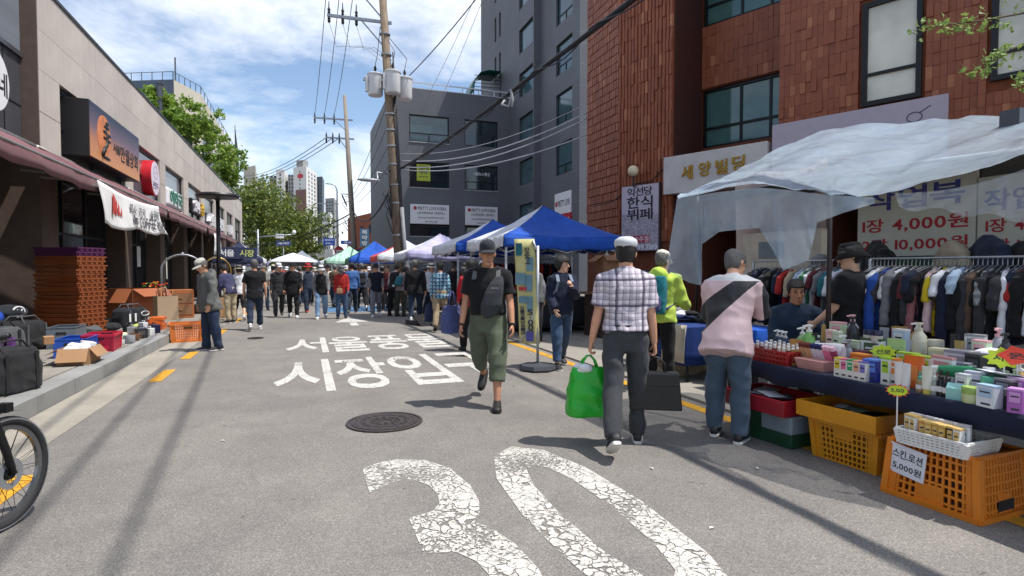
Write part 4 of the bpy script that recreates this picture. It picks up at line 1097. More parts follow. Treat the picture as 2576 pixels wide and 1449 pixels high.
# wires
WIRE = M('wire', (58, 60, 66), .6); WIREL = M('wire_pale', (170, 172, 176), .5); WIREB = M('cable_black', (30, 30, 33), .7)
def wire(label, pts, r, mat, name='overhead_wire'):
 return prop(MB().tube(pts, r, 5).build(name, mat, smooth=True), label, 'wire')
NXT = [Vector((3.6, -6, 12.6)), Vector((4.15, -6, 12.6)), Vector((4.7, -6, 12.6))]
dirw = ['left', 'middle', 'right']
for k in range(3):
 wire(dirw[k] + ' power wire between the two utility poles', sag(ARMS[1][k] + Vector((0, 0, .3)), ARM2[k] + Vector((0, 0, .3)), .5), .018, WIRE)
 wire(dirw[k] + ' power wire from the transformer pole passing above the viewer', sag(ARMS[1][k] + Vector((0, 0, .2)), NXT[k], .5), .026, WIRE)
 wire(dirw[k] + ' thin jumper wire curling from the crossarm to the transformers', [ARMS[0][k] + Vector((0, 0, -.3)), ARMS[0][k] + Vector((.3, 0, -1.3)), ARMS[0][k].lerp(p1(10.9), .6) + Vector((0, 0, -.3)), p1(10.6) + Vector((-.3 + .3 * k, -.1, 0))], .012, WIREL)
 wire(dirw[k] + ' power wire running from the second pole down to the left', sag(ARM2[3 + k], at(590, 440 + 8 * k, 95), 1.2), .03, WIRE)
bn = sag((4.0, 25.1, 5.9), (5.05, 12.3, 6.0), .12, 10)[:-1] + sag((5.05, 12.3, 6.0), (5.3, -6, 6.3), .25, 10)
wire('thick black cable bundle running from the pole across the grey and red buildings', bn, .055, WIREB, 'cable_bundle')
tw = []
for i in range(90):
 u = i / 89 * (len(bn) - 1); k = min(int(u), len(bn) - 2); p = bn[k].lerp(bn[k + 1], u - k); tw.append(p + Vector((math.cos(i * .9) * .085, 0, math.sin(i * .9) * .085 - .03)))
wire('thin twisted lashing wire wound round the black cable bundle', tw, .014, WIRE)
lp = at(1288, 245, 13.6)
wire('pale spare cable coil hanging from the black cable bundle', [at(1270, 252, 13.8), at(1262, 262, 13.8), at(1280, 268, 13.7), at(1288, 240, 13.6), at(1284, 225, 13.6), at(1290, 250, 13.6), at(1288, 268, 13.6)], .03, WIREL)
for k, (a, b, c, d, s) in enumerate(((1010, 404, 1480, 282, .5), (1014, 420, 1480, 296, .5), (1020, 428, 1480, 338, .4), (1005, 386, 1482, 258, .5))):
 wire(('upper pale', 'middle pale', 'lowest pale', 'faint topmost')[k] + ' service wire strung from the pole to the red building', sag(at(a, b, 25), at(c, d, 17.6), s), .022 if k < 3 else .012, WIREL)
wire('dark wire rising from the transformers to the upper right', sag(at(1030, 190, 25), at(1215, -25, 20), .1), .022, WIRE)
for k, (a, b) in enumerate(((1085, 1192), (1120, 1214))): wire(('left', 'right')[k] + ' thin wire slanting up from the low grey roof', sag(at(a, 225, 42), at(b, 0, 30), .1), .014, WIREL)
for k in range(4): wire(('first', 'second', 'third', 'fourth')[k] + ' of the thin wires fanning from the second pole to the first, counted from above', sag(p2(7.6 - .35 * k), p1(9.0 - .9 * k), .35), .014, WIRE)
wire('black cable from the second pole swinging to the first pole low down', sag(p2(6.4), p1(5.4), 1.4), .05, WIREB)
wire('black cable crossing the street in front of the junction trees', sag(p2(6.0), at(585, 612, 60), 1.0), .05, WIREB)
wire('thinner cable just below the one crossing before the trees', sag(p2(5.6), at(585, 622, 60), 1.0), .03, WIREB)
# street furniture beyond
lampb = thing('disc_lamp', 'black lamp post with a flat disc head in front of the shops', 'street lamp', (-2.85, 22.4, 0))
MB().cyl((0, 0, 0), (0, 0, 3.95), .075, .065, 14).build('shaft', DARKM, lampb, smooth=True)
MB().lathe([(.06, 3.88), (.12, 3.95), (.68, 4.0), (.70, 4.06), (.66, 4.12), (0, 4.14)], 30).build('disc', DARKM, lampb, smooth=40)
BLUE = M('sign_blue', (34, 76, 168), .4); 
def road_sign(name, label, px, py, d, w, h, parts, post=True, ang=None):
 p = at(px, py, d); t = thing(name, label, 'sign', (p.x, p.y, 0)); n = Vector((-p.x, -p.y, 0)).normalized(); X = frame((0, 0, p.z), n)
 if post: MB().cyl((0, .06, 0), (0, .06, p.z + h * .5), .045, n=8).build('post', STEEL, t, smooth=True)
 return t, X
t, X = road_sign('direction_sign', 'blue rectangular street name sign with two white text rows', 828, 608, 62, 1.9, 1.3, None)
MB().box((-.6, -.4, 0), (.6, .4, .05), X).build('plate', BLUE, t); 
for (yy, s, w) in ((.18, '서울풍물시장', .95), (-.18, '문의로 1.2', .7)): text(s, w, .17, WHT, t, X @ Matrix.Translation((0, yy, .05)), .004)
t, X = road_sign('direction_sign', 'long narrow blue street name sign before the brick building', 874, 610, 58, 1.7, .5, None)
MB().box((-.65, -.18, 0), (.65, .18, .05), X).build('plate', BLUE, t); text('서울시장로', .95, .2, WHT, t, X @ Matrix.Translation((.1, 0, .05)), .004)
t, X = road_sign('direction_sign', 'dim blue street name sign in the shade of the trees', 713, 612, 58, 1.6, .6, None)
MB().box((-.7, -.24, 0), (.7, .24, .05), X).build('plate', M('sign_blue_dim', (70, 84, 150), .5), t); text('서울시장로', 1.1, .22, WHT, t, X @ Matrix.Translation((0, 0, .05)), .004)
t, X = road_sign('no_entry_sign', 'round red no-entry sign with a white bar', 853, 631, 55, 1, 1, None)
MB().lathe([(0, 0), (.44, 0), (.44, .04), (0, .04)], 28, cap=False).build('disc', RED, t).matrix_local = X; MB().box((-.3, -.07, .04), (.3, .07, .06), X).build('bar', WHT, t)
t, X = road_sign('no_parking_sign', 'round dark blue no-parking sign with a red ring by the leaning pole', 905, 637, 44, 1, 1, None)
MB().lathe([(0, 0), (.42, 0), (.42, .04), (0, .04)], 28, cap=False).build('disc', M('sign_navy', (38, 54, 120), .4), t).matrix_local = X
MB().lathe([(.42, .04), (.42, .06), (.35, .06), (.35, .04)], 28, cap=False).build('ring', RED, t).matrix_local = X
t, X = road_sign('upright_sign', 'upright blue and white shop sign on the brick building', 917, 598, 60, 1, 2, None, False)
MB().box((-.48, -.95, -.2), (.48, .95, 0), X).build('box', M('sign_teal', (84, 120, 150), .4), t); 
for k, ch in enumerate('복약방'): text(ch, .56, .48, WHT, t, X @ Matrix.Translation((0, .58 - k * .58, .0)), .02, .02)
cp_ = thing('camera_post', 'grey traffic camera mast with a long arm before the trees', 'mast', tuple(at(650, 680, 66)[:2]) + (0,))
q = at(740, 590, 66); b_ = Vector(cp_.location)
MB().cyl((0, 0, 0), (0, 0, 6.2), .14, .1, 10).build('shaft', STEEL, cp_, smooth=True)
MB().tube([(0, 0, 5.3), tuple(q - b_)], .07, 8).build('arm', STEEL, cp_, smooth=True)
MB().ell(tuple(q - b_ + Vector((0, 0, .25))), (.22, .22, .28)).build('camera', WHT, cp_, smooth=True)
MB().box((1.9, -.15, 5.2), (2.8, -.1, 5.7)).build('plate', WHT, cp_)
# people
def skin_mat(name, col):
 t = NT(name); c = lin(col)
 t.set('Base Color', t.ramp(t.noise(9, 5, .6), [(.3, mul(c, .86)), (.7, mul(c, 1.08))])); t.set('Roughness', .55)
 t.set('Subsurface Weight', .08); t.set('Subsurface Radius', (.02, .008, .005)); t.bump(t.noise(120, 3), .12, .004); return t.m
SKIN = skin_mat('skin', (204, 152, 122)); SKINP = skin_mat('skin_pale', (216, 170, 142)); SKIND = skin_mat('skin_tan', (194, 140, 110))
HAIRB = M('hair_black', (30, 26, 25), .45, 0, .5, 90, .9, 220); HAIRG = M('hair_grey', (104, 102, 100), .5, 0, .65, 90, .9, 220)
EYE = M('eye_dark', (30, 24, 22), .3)
def remeshed(mb, mats, voxel, it=3, fold=0.0, fs=7.0, seed=0, fac=.5):
 me = mb.mesh('tmp', mats, True); o = bpy.data.objects.new('tmp', me); WORK.collection.objects.link(o)
 r = o.modifiers.new('r', 'REMESH'); r.mode = 'VOXEL'; r.voxel_size = voxel; r.use_smooth_shade = True
 if it: s = o.modifiers.new('s', 'SMOOTH'); s.factor = fac; s.iterations = it
 n = eval_mesh(o)
 bpy.data.objects.remove(o); bpy.data.meshes.remove(me)
 n.materials.clear()
 for m_ in (mats if isinstance(mats, (list, tuple)) else [mats]): n.materials.append(m_)
 if fold:
  off = Vector((seed * 3.7, seed * 1.3, seed * 2.1)); vs = n.vertices; nr = [Vector(v.normal) for v in vs]
  for i, v in enumerate(vs):
   c = v.co
   a = noise.noise(Vector((c.x * fs, c.y * fs, c.z * fs * 1.5)) + off)
   b = 1 - abs(noise.noise(Vector((c.x * fs * .8 + c.z * 3.1, c.y * fs * .8 - c.z * 2.3, c.z * fs * .9)) + off * 1.7)) * 2.2
   v.co = c + nr[i] * (fold * (a * .8 + max(-.3, b) * .8 - .35))
 n.polygons.foreach_set('use_smooth', [True] * len(n.polygons)); n.update()
 return n
def ering(c, a, b, ra, rb, n=16, sq=2.0):
 r = []
 for k in range(n):
  q = 2 * math.pi * k / n; x, y = math.cos(q), math.sin(q)
  e = 2.0 / sq
  r.append(Vector(c) + a * (math.copysign(abs(x) ** e, x) * ra) + b * (math.copysign(abs(y) ** e, y) * rb))
 return r
TORSO = [(-.16, .176, .128, .0), (-.06, .176, .130, .0), (.02, .170, .122, .0), (.12, .160, .112, .004), (.22, .165, .115, .006), (.32, .178, .120, .0), (.40, .186, .116, -.006), (.46, .172, .098, -.010), (.50, .120, .080, -.008), (.53, .072, .066, .0)]
HEADR = [(-.118, .022, .022, .062), (-.104, .040, .044, .050), (-.075, .054, .066, .028), (-.04, .063, .084, .010), (0, .070, .094, .0), (.04, .0735, .098, -.003), (.075, .069, .092, -.006), (.10, .054, .072, -.008), (.116, .030, .04, -.008), (.121, .008, .01, -.008)]
def person(label, loc, heading, H=1.70, build=1.0, belly=0.0, lean=4, legs=((12, 8), (-14, 22)), arms=((-8, 6, 12, .2), (10, 6, 16, .2)),
           head=(0, 0), skin=SKIN, hair=HAIRB, hairkind='short', hat=None, tops=(), pants=None, plen=2.0, ploose=1.0, shoes=None, near=False,
           sit=None, group=None, curl=(.5, .5), foot_pitch=(0, 0), seed=1, wide=1.0, belt=None, name='person', splay=3.0, extra=None):
 t = thing(name, label, 'person', loc, math.atan2(-heading[0], heading[1]), group)
 k = H / 1.72; V = Vector
 vb = .008 if near else .020; vc = .013 if near else .022
 l = R(lean); T = V((0, math.sin(l), math.cos(l))); Fw = V((0, math.cos(l), -math.sin(l))); Rt = V((1, 0, 0))
 pel = V((0, 0, 0)); J = {}
 for i, sd in enumerate((1, -1)):             # right then left (x+ is the person's right)
  a, f = legs[i]; a = R(a); f = R(f); sp = R(splay)
  hip = pel + V((sd * .09 * wide, 0, -.03)); d1 = V((sd * math.sin(sp), math.sin(a), -math.cos(a))).normalized(); kn = hip + d1 * .425
  d2 = V((sd * math.sin(sp) * .3, math.sin(a - f), -math.cos(a - f))).normalized(); an = kn + d2 * .405
  J['leg%d' % i] = (hip, kn, an)
  J['fd%d' % i] = math.degrees(a - f)
 low = min(J['leg0'][2].z - (.0 if foot_pitch[0] == 0 else .0), J['leg1'][2].z)
 base = -low + .085 if sit is None else sit / k + .10
 up = V((0, 0, base)); pel = pel + up
 for i in (0, 1): J['leg%d' % i] = tuple(p + up for p in J['leg%d' % i])
 def sp_(tt): return pel + T * tt
 tw = build * wide
 nb = sp_(.53); hy, hn = R(head[0]), R(head[1])
 hu = V((0, math.sin(l * .5 + hn), math.cos(l * .5 + hn))); hf0 = V((0, math.cos(l * .5 + hn), -math.sin(l * .5 + hn)))
 hf = hf0 * math.cos(hy) - Rt * math.sin(hy); hr = hf.cross(hu).normalized()
 hc = nb + T * .030 + hu * .118
 HM = Matrix((hr, hf, hu)).transposed()
 def hp(x, y, z): return hc + (hr * x + hf * y + hu * z) * 1.07
 S = Matrix.Scale(k, 4)
 for i, sd in enumerate((1, -1)):
  sa, ab, ef, inw = arms[i]; sa, ab, ef = R(sa), R(ab), R(ef)
  sh = sp_(.455) + Rt * (sd * (.185 * tw - .01))
  D_ = -T * math.cos(sa) + Fw * math.sin(sa); B0 = Fw * math.cos(sa) + T * math.sin(sa)
  D_ = D_ * math.cos(ab) + Rt * (sd * math.sin(ab)); D_.normalize()
  B = (B0 - Rt * (sd * inw)); B = (B - D_ * B.dot(D_)).normalized()
  el = sh + D_ * .285; fd = (D_ * math.cos(ef) + B * math.sin(ef)).normalized(); wr = el + fd * .245
  J['arm%d' % i] = (sh, el, wr, fd, B)
 def body():
  mb = MB()
  mb.loft([ering(sp_(q[0]) + Fw * q[3], Rt, Fw, (q[1] - .03 - (.03 if q[0] < .05 else 0)) * tw, (q[2] - .03 - (.02 if q[0] < .05 else 0)) * build, 14) for q in TORSO if q[0] > -.1])
  mb.tube([sp_(.47), nb + T * .005, hc - hu * .06], [.085, .062, .056], 12)
  mb.loft([ering(hp(0, q[3], q[0]), hr, hf, q[1], q[2], 16, 2.25) for q in HEADR])
  mb.tube([hp(0, .088, .022), hp(0, .104, -.005), hp(0, .114, -.028), hp(0, .094, -.036)], [.008, .010, .0145, .012], 8)
  mb.ell(hp(0, .086, -.068), (.024, .012, .010), 8, 4); mb.ell(hp(0, .082, -.082), (.018, .010, .008), 8, 4); mb.ell(hp(0, .078, -.104), (.018, .014, .012), 8, 4)
  for s in (-1, 1):
   mb.ell((0, 0, 0), (.010, .020, .032), 10, 6, Matrix.Translation(hp(s * .076, -.008, -.008)) @ HM.to_4x4()); mb.ell(hp(s * .032, .080, .036), (.022, .012, .007), 8, 4); mb.ell(hp(s * .042, .062, -.02), (.02, .018, .018), 8, 4)
  for i, sd in enumerate((1, -1)):
   sh, el, wr, fd, B = J['arm%d' % i]
   mb.tube([sh, sh.lerp(el, .4), el, el.lerp(wr, .3), wr], [.046, .046, .039, .040, .027], 10)
   pn = (Rt * -sd - fd * (Rt * -sd).dot(fd)).normalized(); A = fd.cross(pn)
   if A.dot(B + Fw * .5) < 0: A = -A
   kn_ = wr + fd * .088
   mb.loft([ering(wr - fd * .01, A, pn, .026, .022, 10), ering(wr + fd * .03, A, pn, .036, .017, 10), ering(kn_, A, pn, .041, .014, 10)])
   cu = curl[i]
   for j, (off, ln) in enumerate(((.030, .072), (.0095, .080), (-.011, .074), (-.030, .058))):
    p = kn_ + A * off - fd * .008; pts = [p]; ang = 0
    for s_, q in ((.42, .55), (.33, 1.0), (.25, .8)):
     ang += cu * q; p = p + (fd * math.cos(ang) + pn * math.sin(ang)) * (ln * s_); pts.append(p)
    mb.tube(pts, [.0098, .0092, .0086, .0072], 7)
   p0 = wr + fd * .022 + A * .024; p1_ = p0 + (fd * .62 + A * .62 + pn * .35).normalized() * .042; p2_ = p1_ + (fd * .85 + A * .12 + pn * (.3 + cu * .4)).normalized() * .034
   mb.tube([p0, p1_, p2_], [.014, .0115, .0085], 7)
  for i in (0, 1):
   h, kn, an = J['leg%d' % i]; mb.tube([h + V((0, 0, .04)), h.lerp(kn, .5), kn, kn.lerp(an, .35), an, an - V((0, 0, .03))], [.055, .055, .046, .050, .034, .034], 10)
  mb.v = [S @ p for p in mb.v]
  return place('body', remeshed(mb, skin, vb, 2), t)
 body()
 for gi, g in enumerate(tops):                 # garments from the inside out
  mb = MB(); ex = .004 + gi * .012 + g.get('loose', 0); t0 = g.get('hem', -.13); tt1 = g.get('neck', .535)
  rg = []
  q0 = [q for q in TORSO if q[0] > t0 + .01 and q[0] < tt1]
  a0 = TORSO[0][1]; b0 = TORSO[0][2]
  fl = g.get('flare', 0)
  rg.append(ering(sp_(t0) - T * 0 + Fw * .0, Rt, Fw, (a0 + ex + fl) * tw, (b0 + ex + fl) * build + belly * .5, 18, 2.3))
  for q in q0:
   bl = belly * max(0, 1 - abs(q[0] - .08) / .26); w_ = fl * max(0, 1 - (q[0] - t0) / .3)
   rg.append(ering(sp_(q[0]) + Fw * (q[3] + bl * .6), Rt, Fw, (q[1] + ex + w_) * tw, (q[2] + ex + w_) * build + bl * .5, 18, 2.3))
  if tt1 > .53: rg.append(ering(sp_(tt1), Rt, Fw, .062, .060, 18))
  mb.loft(rg)
  sl = g.get('sleeve', 0)
  ns = sp_(.505)
  for i, sd in enumerate((1, -1)):
   sh, el, wr, fd, B = J['arm%d' % i]
   if sl <= 0:
    mb.tube([ns + Rt * sd * .06, sh - (el - sh).normalized() * .0 - Rt * sd * .02], [.056, .05 + ex], 10); continue
   pts = [ns + Rt * sd * .07, sh - T * .0, sh.lerp(el, .5 if sl > .5 else sl * .6)]; rd = [.058, .060 + ex, .056 + ex]
   if sl < 1: pts.append(sh.lerp(el, sl)); rd.append(.060 + ex + .008)
   else:
    pts += [el, el.lerp(wr, .5), el.lerp(wr, min(1, sl - 1))]; rd += [.050 + ex, .046 + ex, .038 + ex]
   mb.tube(pts, rd, 12)
  if g.get('collar'):
   mb.loft([ering(sp_(.50), Rt, Fw, .085, .082, 16), ering(sp_(.56) - Fw * .012, Rt, Fw, .070, .070, 16)])
  if g.get('hood'):
   mb.ell(sp_(.50) - Fw * .10, (.13, .075, .10), 12, 8)
  mb.v = [S @ p for p in mb.v]
  place(g['name'], remeshed(mb, g['mat'], vc, 4, g.get('fold', .008) * 1.5, 6.5, seed + gi), t)
 if pants:
  mb = MB()
  rg = [ering(sp_(.085), Rt, Fw, .158 * tw + .008, (.112) * build + belly * .5, 16)]
  rg += [ering(sp_(.0) + Fw * belly * .3, Rt, Fw, .172 * tw + .006, .126 * build + belly * .35, 16), ering(pel + V((0, -.008, -.09)), Rt, Fw, .168 * tw, .124 * build, 16), ering(pel + V((0, 0, -.14)), Rt, Fw, .13 * tw, .10 * build, 16)]
  mb.loft(rg)
  for i in (0, 1):
   h, kn, an = J['leg%d' % i]
   pts = [h + V((0, 0, .02)), h.lerp(kn, .5), kn]; rd = [.098 * build, .085 * ploose, .072 * ploose]
   if plen > 1: 
    u = plen - 1; pts += [kn.lerp(an, u * .5), kn.lerp(an, u) - V((0, 0, .015 if plen >= 2 else 0))]; rd += [.066 * ploose, .060 * ploose]
   mb.tube(pts, rd, 14)
  mb.v = [S @ p for p in mb.v]
  o = place('trousers', remeshed(mb, pants, vc, 4, .015, 5.2, seed + 9), t)
 if belt:
  mb = MB(); mb.loft([ering(sp_(.045), Rt, Fw, .164 * tw + .016, .118 * build + belly * .5 + .014, 20), ering(sp_(.088), Rt, Fw, .161 * tw + .016, .115 * build + belly * .5 + .014, 20)], cap=False); mb.v = [S @ p for p in mb.v]
  o = mb.build('belt', M('belt_black', (24, 22, 22), .45), t, smooth=True)
  if belt != 'plain':
   m_ = MB().cbox((0, 0, 0), (.085, .014, .052)); m_.v = [S @ (sp_(.066) + Fw * (.116 * build + belly * .55 + .022) + Rt * v.x + Fw * v.y + T * v.z) for v in m_.v]; ob = m_.build('buckle', belt, o, bevel=.006)
 shm = shoes or M('shoe_black', (28, 27, 28), .5, 0, .2, 20, .2)
 sole = M('sole_white', (214, 212, 208), .6) if (shoes and 'sneak' in shoes.name) else M('sole_black', (24, 24, 24), .7)
 for i, sd in enumerate((1, -1)):
  an = J['leg%d' % i][2]; fp = R(foot_pitch[i] if foot_pitch[i] else 0); o_ = R(6) * sd
  if foot_pitch[i] == 0 and sit is None and an.z > .12: fp = R(min(55, (an.z - .085) * 300))
  c, s = math.cos(fp), math.sin(fp)
  fdv = V((math.sin(o_), math.cos(o_) * c, -s)); uv = V((0, s, c)); sv = V((math.cos(o_), -math.sin(o_), 0))
  prof = [(-.085, .026, .045, .03), (-.07, .036, .075, .0), (-.03, .040, .095, .0), (.02, .042, .088, .0), (.07, .046, .060, .0), (.12, .046, .045, .0), (.16, .038, .036, .0), (.18, .018, .024, .004)]
  bt = an - uv * .085
  mb = MB(); mb.loft([ering(bt + fdv * q[0] + uv * (.018 + q[2] / 2), sv, uv, q[1], q[2] / 2, 12, 2.6) for q in prof]); mb.v = [S @ p for p in mb.v]
  sh = mb.build('shoe', shm, t, smooth=True)
  mb = MB(); mb.loft([ering(bt + fdv * q[0] * 1.03 + uv * .012, sv, uv, q[1] * 1.06, .014, 12, 4) for q in prof]); mb.v = [S @ p for p in mb.v]
  mb.build('sole', sole, sh, smooth=50)
 if near or H:
  for s in (-1, 1):
   m_ = MB().ell((0, 0, 0), (.015, .006, .0055), 10, 6); m_.v = [S @ (hp(s * .031, .0865, .012) + HM @ v) for v in m_.v]; m_.build('eye', EYE, t, smooth=True)
   if near:
    m_ = MB().ell((0, 0, 0), (.021, .006, .004), 10, 4); m_.v = [S @ (hp(s * .033, .090, .037) + HM @ v) for v in m_.v]; m_.build('eyebrow', hair or HAIRG, t, smooth=True)
  if near:
   m_ = MB().ell((0, 0, 0), (.022, .006, .006), 10, 5); m_.v = [S @ (hp(0, .0955, -.071) + HM @ v) for v in m_.v]; m_.build('lips', M('lips', (150, 88, 80), .5), t, smooth=True)
 def hshell(name, mat, e, zf, zs, zb, top=True):
  n, mm = 32, 11; rings = []
  def hrad(z):
   for q, r in zip(HEADR, HEADR[1:]):
    if q[0] <= z <= r[0]: u = (z - q[0]) / (r[0] - q[0]); return tuple(q[m_] * (1 - u) + r[m_] * u for m_ in (1, 2, 3))
   return (.01, .01, -.008)
  for j in range(mm + 1):
   ring = []
   for kk in range(n):
    q = 2 * math.pi * kk / n; y = math.sin(q); lowz = zf if y > .55 else (zs + (zf - zs) * max(0, (y - .1) / .45) if y > .1 else (zs + (zb - zs) * min(1, max(0, -y - .1) / .5)))
    u = j / mm; z = lowz + (.1205 - lowz) * (1 - (1 - u) ** 1.6)
    a, b, off = hrad(min(.12, z)); ee = e * (1 + .3 * noise.noise(V((q * 3, z * 40, seed))) + .45 * noise.noise(V((math.cos(q) * 9, math.sin(q) * 9, z * 18 + seed))))
    ring.append(hp(math.cos(q) * (a + ee), math.sin(q) * (b + ee) + off, z + ee * max(0, u - .5) * 1.6))
   rings.append(ring)
  base_ = [[p + (hc - p) * .13 for p in rings[0]]]
  mb = MB().loft(base_ + rings); mb.v = [S @ p for p in mb.v]
  return mb.build(name, mat, t, smooth=True)
 if hair: 
  if hairkind == 'short': hshell('hair', hair, .011, .062, -.02, -.075)
  elif hairkind == 'full': hshell('hair', hair, .022, .050, -.045, -.09)
  elif hairkind == 'long': hshell('hair', hair, .024, .06, -.10, -.12)
  elif hairkind == 'buzz': hshell('hair', hair, .006, .07, .0, -.05)
 if hat:
  kind, hm = hat
  def pt_(mbv): return [S @ p for p in mbv]
  if kind in ('cap', 'flat'):
   cz = .040
   rr = [(cz - .006, .082, .108), (cz + .02, .084, .110), (cz + .055, .081, .106), (cz + .082, .064, .086), (cz + .096, .036, .05), (cz + .101, .006, .008)]
   if kind == 'flat': rr = [(cz - .01, .080, .106), (cz + .012, .090, .118), (cz + .036, .098, .128), (cz + .062, .090, .116), (cz + .084, .056, .074), (cz + .09, .006, .008)]
   mb = MB().loft([ering(hp(0, -.004, z), hr, hf, a, b, 24) for z, a, b in rr]); mb.v = pt_(mb.v); o = mb.build('cap', hm, t, smooth=60)
   bl = .085 if kind == 'cap' else .04; rings = []
   for j in range(7):
    u = j / 6; ring = []
    for q in range(13):
     an_ = math.pi * (.10 + .80 * q / 12); x = math.cos(an_); y = math.sin(an_)
     rad = 1 + 0 * u; ring.append(hp(x * (.080 + .004 * u), -.004 + y * (.105) + u * bl * (y ** .8), cz + .004 - u * .020 * y - .030 * x * x * u))
    rings.append(ring)
   mb = MB().loft(rings, cap=False, closed=False); mb.v = pt_(mb.v); b_ = mb.build('brim', hm, o, smooth=True); b_.modifiers.new('s', 'SOLIDIFY').thickness = .006
   if near and kind == 'cap': mb = MB().ell(hp(0, -.004, cz + .102), (.010, .010, .006), 8, 4); mb.v = pt_(mb.v); mb.build('button', hm, o, smooth=True)
  else:
   bw, dr = (.06, .045) if kind == 'bucket' else (.095, .012)
   rr = [(.025 - dr, .080 + bw, .105 + bw), (.036, .086, .112), (.06, .082, .107), (.112, .074, .096), (.126, .058, .078), (.129, .006, .008)]
   mb = MB().loft([ering(hp(0, -.004, z), hr, hf, a, b, 26) for z, a, b in rr], cap=False); mb.v = pt_(mb.v); o = mb.build('hat', hm, t, smooth=50); o.modifiers.new('s', 'SOLIDIFY').thickness = .006
   mb = MB().loft([ering(hp(0, -.004, z), hr, hf, a, b, 26) for z, a, b in ((.036, .0875, .1135), (.06, .0845, .1095))], cap=False); mb.v = pt_(mb.v); mb.build('hat_band', M('hat_band_dark', (90, 84, 80), .8), o, smooth=True)
 Mw = Matrix.Translation(V(loc)) @ Matrix.Rotation(t.rotation_euler[2], 4, 'Z') @ S
 info = dict(root=t, k=k, M=Mw, J=J, sp=sp_, T=T, Fw=Fw, Rt=Rt, hp=hp, build=build, tw=tw, belly=belly)
 info['hand'] = [Mw @ (J['arm%d' % i][2] + J['arm%d' % i][3] * .12) for i in (0, 1)]
 return info
def backpack(info, label, mat, mat2=None, w=.15, h=.42, d=.15, t0=.02, name='backpack', straps=True):
 """soft pack on a person's back: its own thing, built in the wearer's frame"""
 I = info; T, Fw, Rt, sp_ = I['T'], I['Fw'], I['Rt'], I['sp']; Mw = I['M']
 t = thing(name, label, 'backpack'); t.matrix_world = Mw
 bk = -.128 * I['build'] - .018
 mb = MB(); rg = []
 for u in range(9):
  f = u / 8; s = (1 - abs(2 * f - 1) ** 3.2) ** .5 if 0 < u < 8 else .55
  rg.append(ering(sp_(t0 + h * f) + Fw * (bk - d * .5 * (.75 + .25 * (1 - f))), Rt, Fw, w * (.72 + .28 * s), d * .5 * (.7 + .3 * s), 16, 3.2))
 mb.loft(rg); place('bag', remeshed(mb, mat, .012, 3, .008, 8, 3), t)
 mb = MB(); rg = [ering(sp_(t0 + h * f) + Fw * (bk - d * .96), Rt, Fw, w * .72, .035, 14, 3) for f in (.06, .2, .36, .44)]; mb.loft(rg)
 place('pocket', remeshed(mb, mat2 or mat, .012, 3, .005, 8, 5), t)
 if straps:
  for s in (-1, 1):
   a = [sp_(t0 + h * .95) + Rt * s * .075 + Fw * bk, sp_(.535) + Rt * s * .095 - Fw * .03, sp_(.52) + Rt * s * .105 + Fw * .07, sp_(.42) + Rt * s * .115 + Fw * .145, sp_(.28) + Rt * s * .14 + Fw * .12, sp_(.15) + Rt * s * .17 + Fw * .02, sp_(t0 + h * .15) + Rt * s * .12 + Fw * bk]
   mb = MB()
   for p, q in zip(a, a[1:]): mb.bar(p, q, .05, .014)
   mb.build('strap', mat2 or mat, t)
 return t
def G(name, mat, **k): return dict(name=name, mat=mat, **k)
def check_mat(name, c0, lines, sz, rot=0):
 """woven check: lines = list of (period, width, offset, colour, strength) on local x and z"""
 t = NT(name); s = t.sep(t.tc.outputs['Object']); base = lin(c0); col = None
 n = t.math('MULTIPLY', t.noise(3.2, 3), .06)
 for (per, w, off, c, st) in lines:
  for ax in (0, 2):
   f = t.math('FRACT', t.math('ADD', t.math('DIVIDE', t.math('ADD', s[ax], n), per), off)); g = t.math('MULTIPLY', t.math('LESS_THAN', f, w), st)
   col = t.mix(g, col if col is not None else base, lin(c))
 t.set('Base Color', col); t.set('Roughness', .88); t.set('Specular IOR Level', .2)
 t.bump(t.noise(11, 3, .55, t.vec((1, 1, .55)), 1.2), .35, .02)
 return t.m
BLKC = cloth('black_cotton', (26, 26, 29)); NAVY = cloth('navy_cloth', (32, 38, 58)); DGREY = cloth('charcoal_cloth', (54, 54, 58)); OLIVE = cloth('olive_cloth', (94, 102, 84))
PINKC = None
JEAN = cloth('blue_denim', (62, 84, 112), .25); JEAND = cloth('dark_denim', (40, 52, 70), .22); JEANL = cloth('pale_denim', (120, 148, 178), .25); WHITEC = cloth('white_cotton', (222, 222, 226), .05)
SNK = M('sneaker_dark', (34, 34, 38), .6); SNW = M('sneaker_white', (206, 206, 206), .55); SHB = M('shoe_black', (28, 27, 28), .5, 0, .2, 20, .2)
def P(px, py): g = gnd(px, py); return (g.x, g.y, 0)
def away(x, y, d=0): v = Vector((x, y)).normalized(); return (v.x * math.cos(d) - v.y * math.sin(d), v.x * math.sin(d) + v.y * math.cos(d))
# man in black tee with olive cropped trousers, walking towards us
BRASS = M('brass', (190, 158, 92), .35, .7)
p = P(1228, 1018)
pa = person('man in black T-shirt, dark cap and olive cropped trousers walking towards us', p, away(-p[0], -p[1], R(-8)), 1.755, 1.06, .02, 3, ((-22, 30), (16, 3)), ((2, 9, 14, .1), (6, 9, 16, .1)), (14, 4), SKIND, HAIRG, 'buzz',
   ('cap', cloth('cap_charcoal', (46, 48, 54))), [G('t_shirt', BLKC, sleeve=.72, hem=.06, fold=.007, loose=.008)], OLIVE, 1.5, 1.32, SHB, True, belt=BRASS, seed=2, curl=(.7, .6), foot_pitch=(38, 0), wide=1.03)
M1 = pa['M']; sp1, F1, R1, T1 = pa['sp'], pa['Fw'], pa['Rt'], pa['T']
sb = thing('sling_bag', 'charcoal sling bag worn across the black T-shirt', 'bag'); sb.matrix_world = M1
mb = MB()
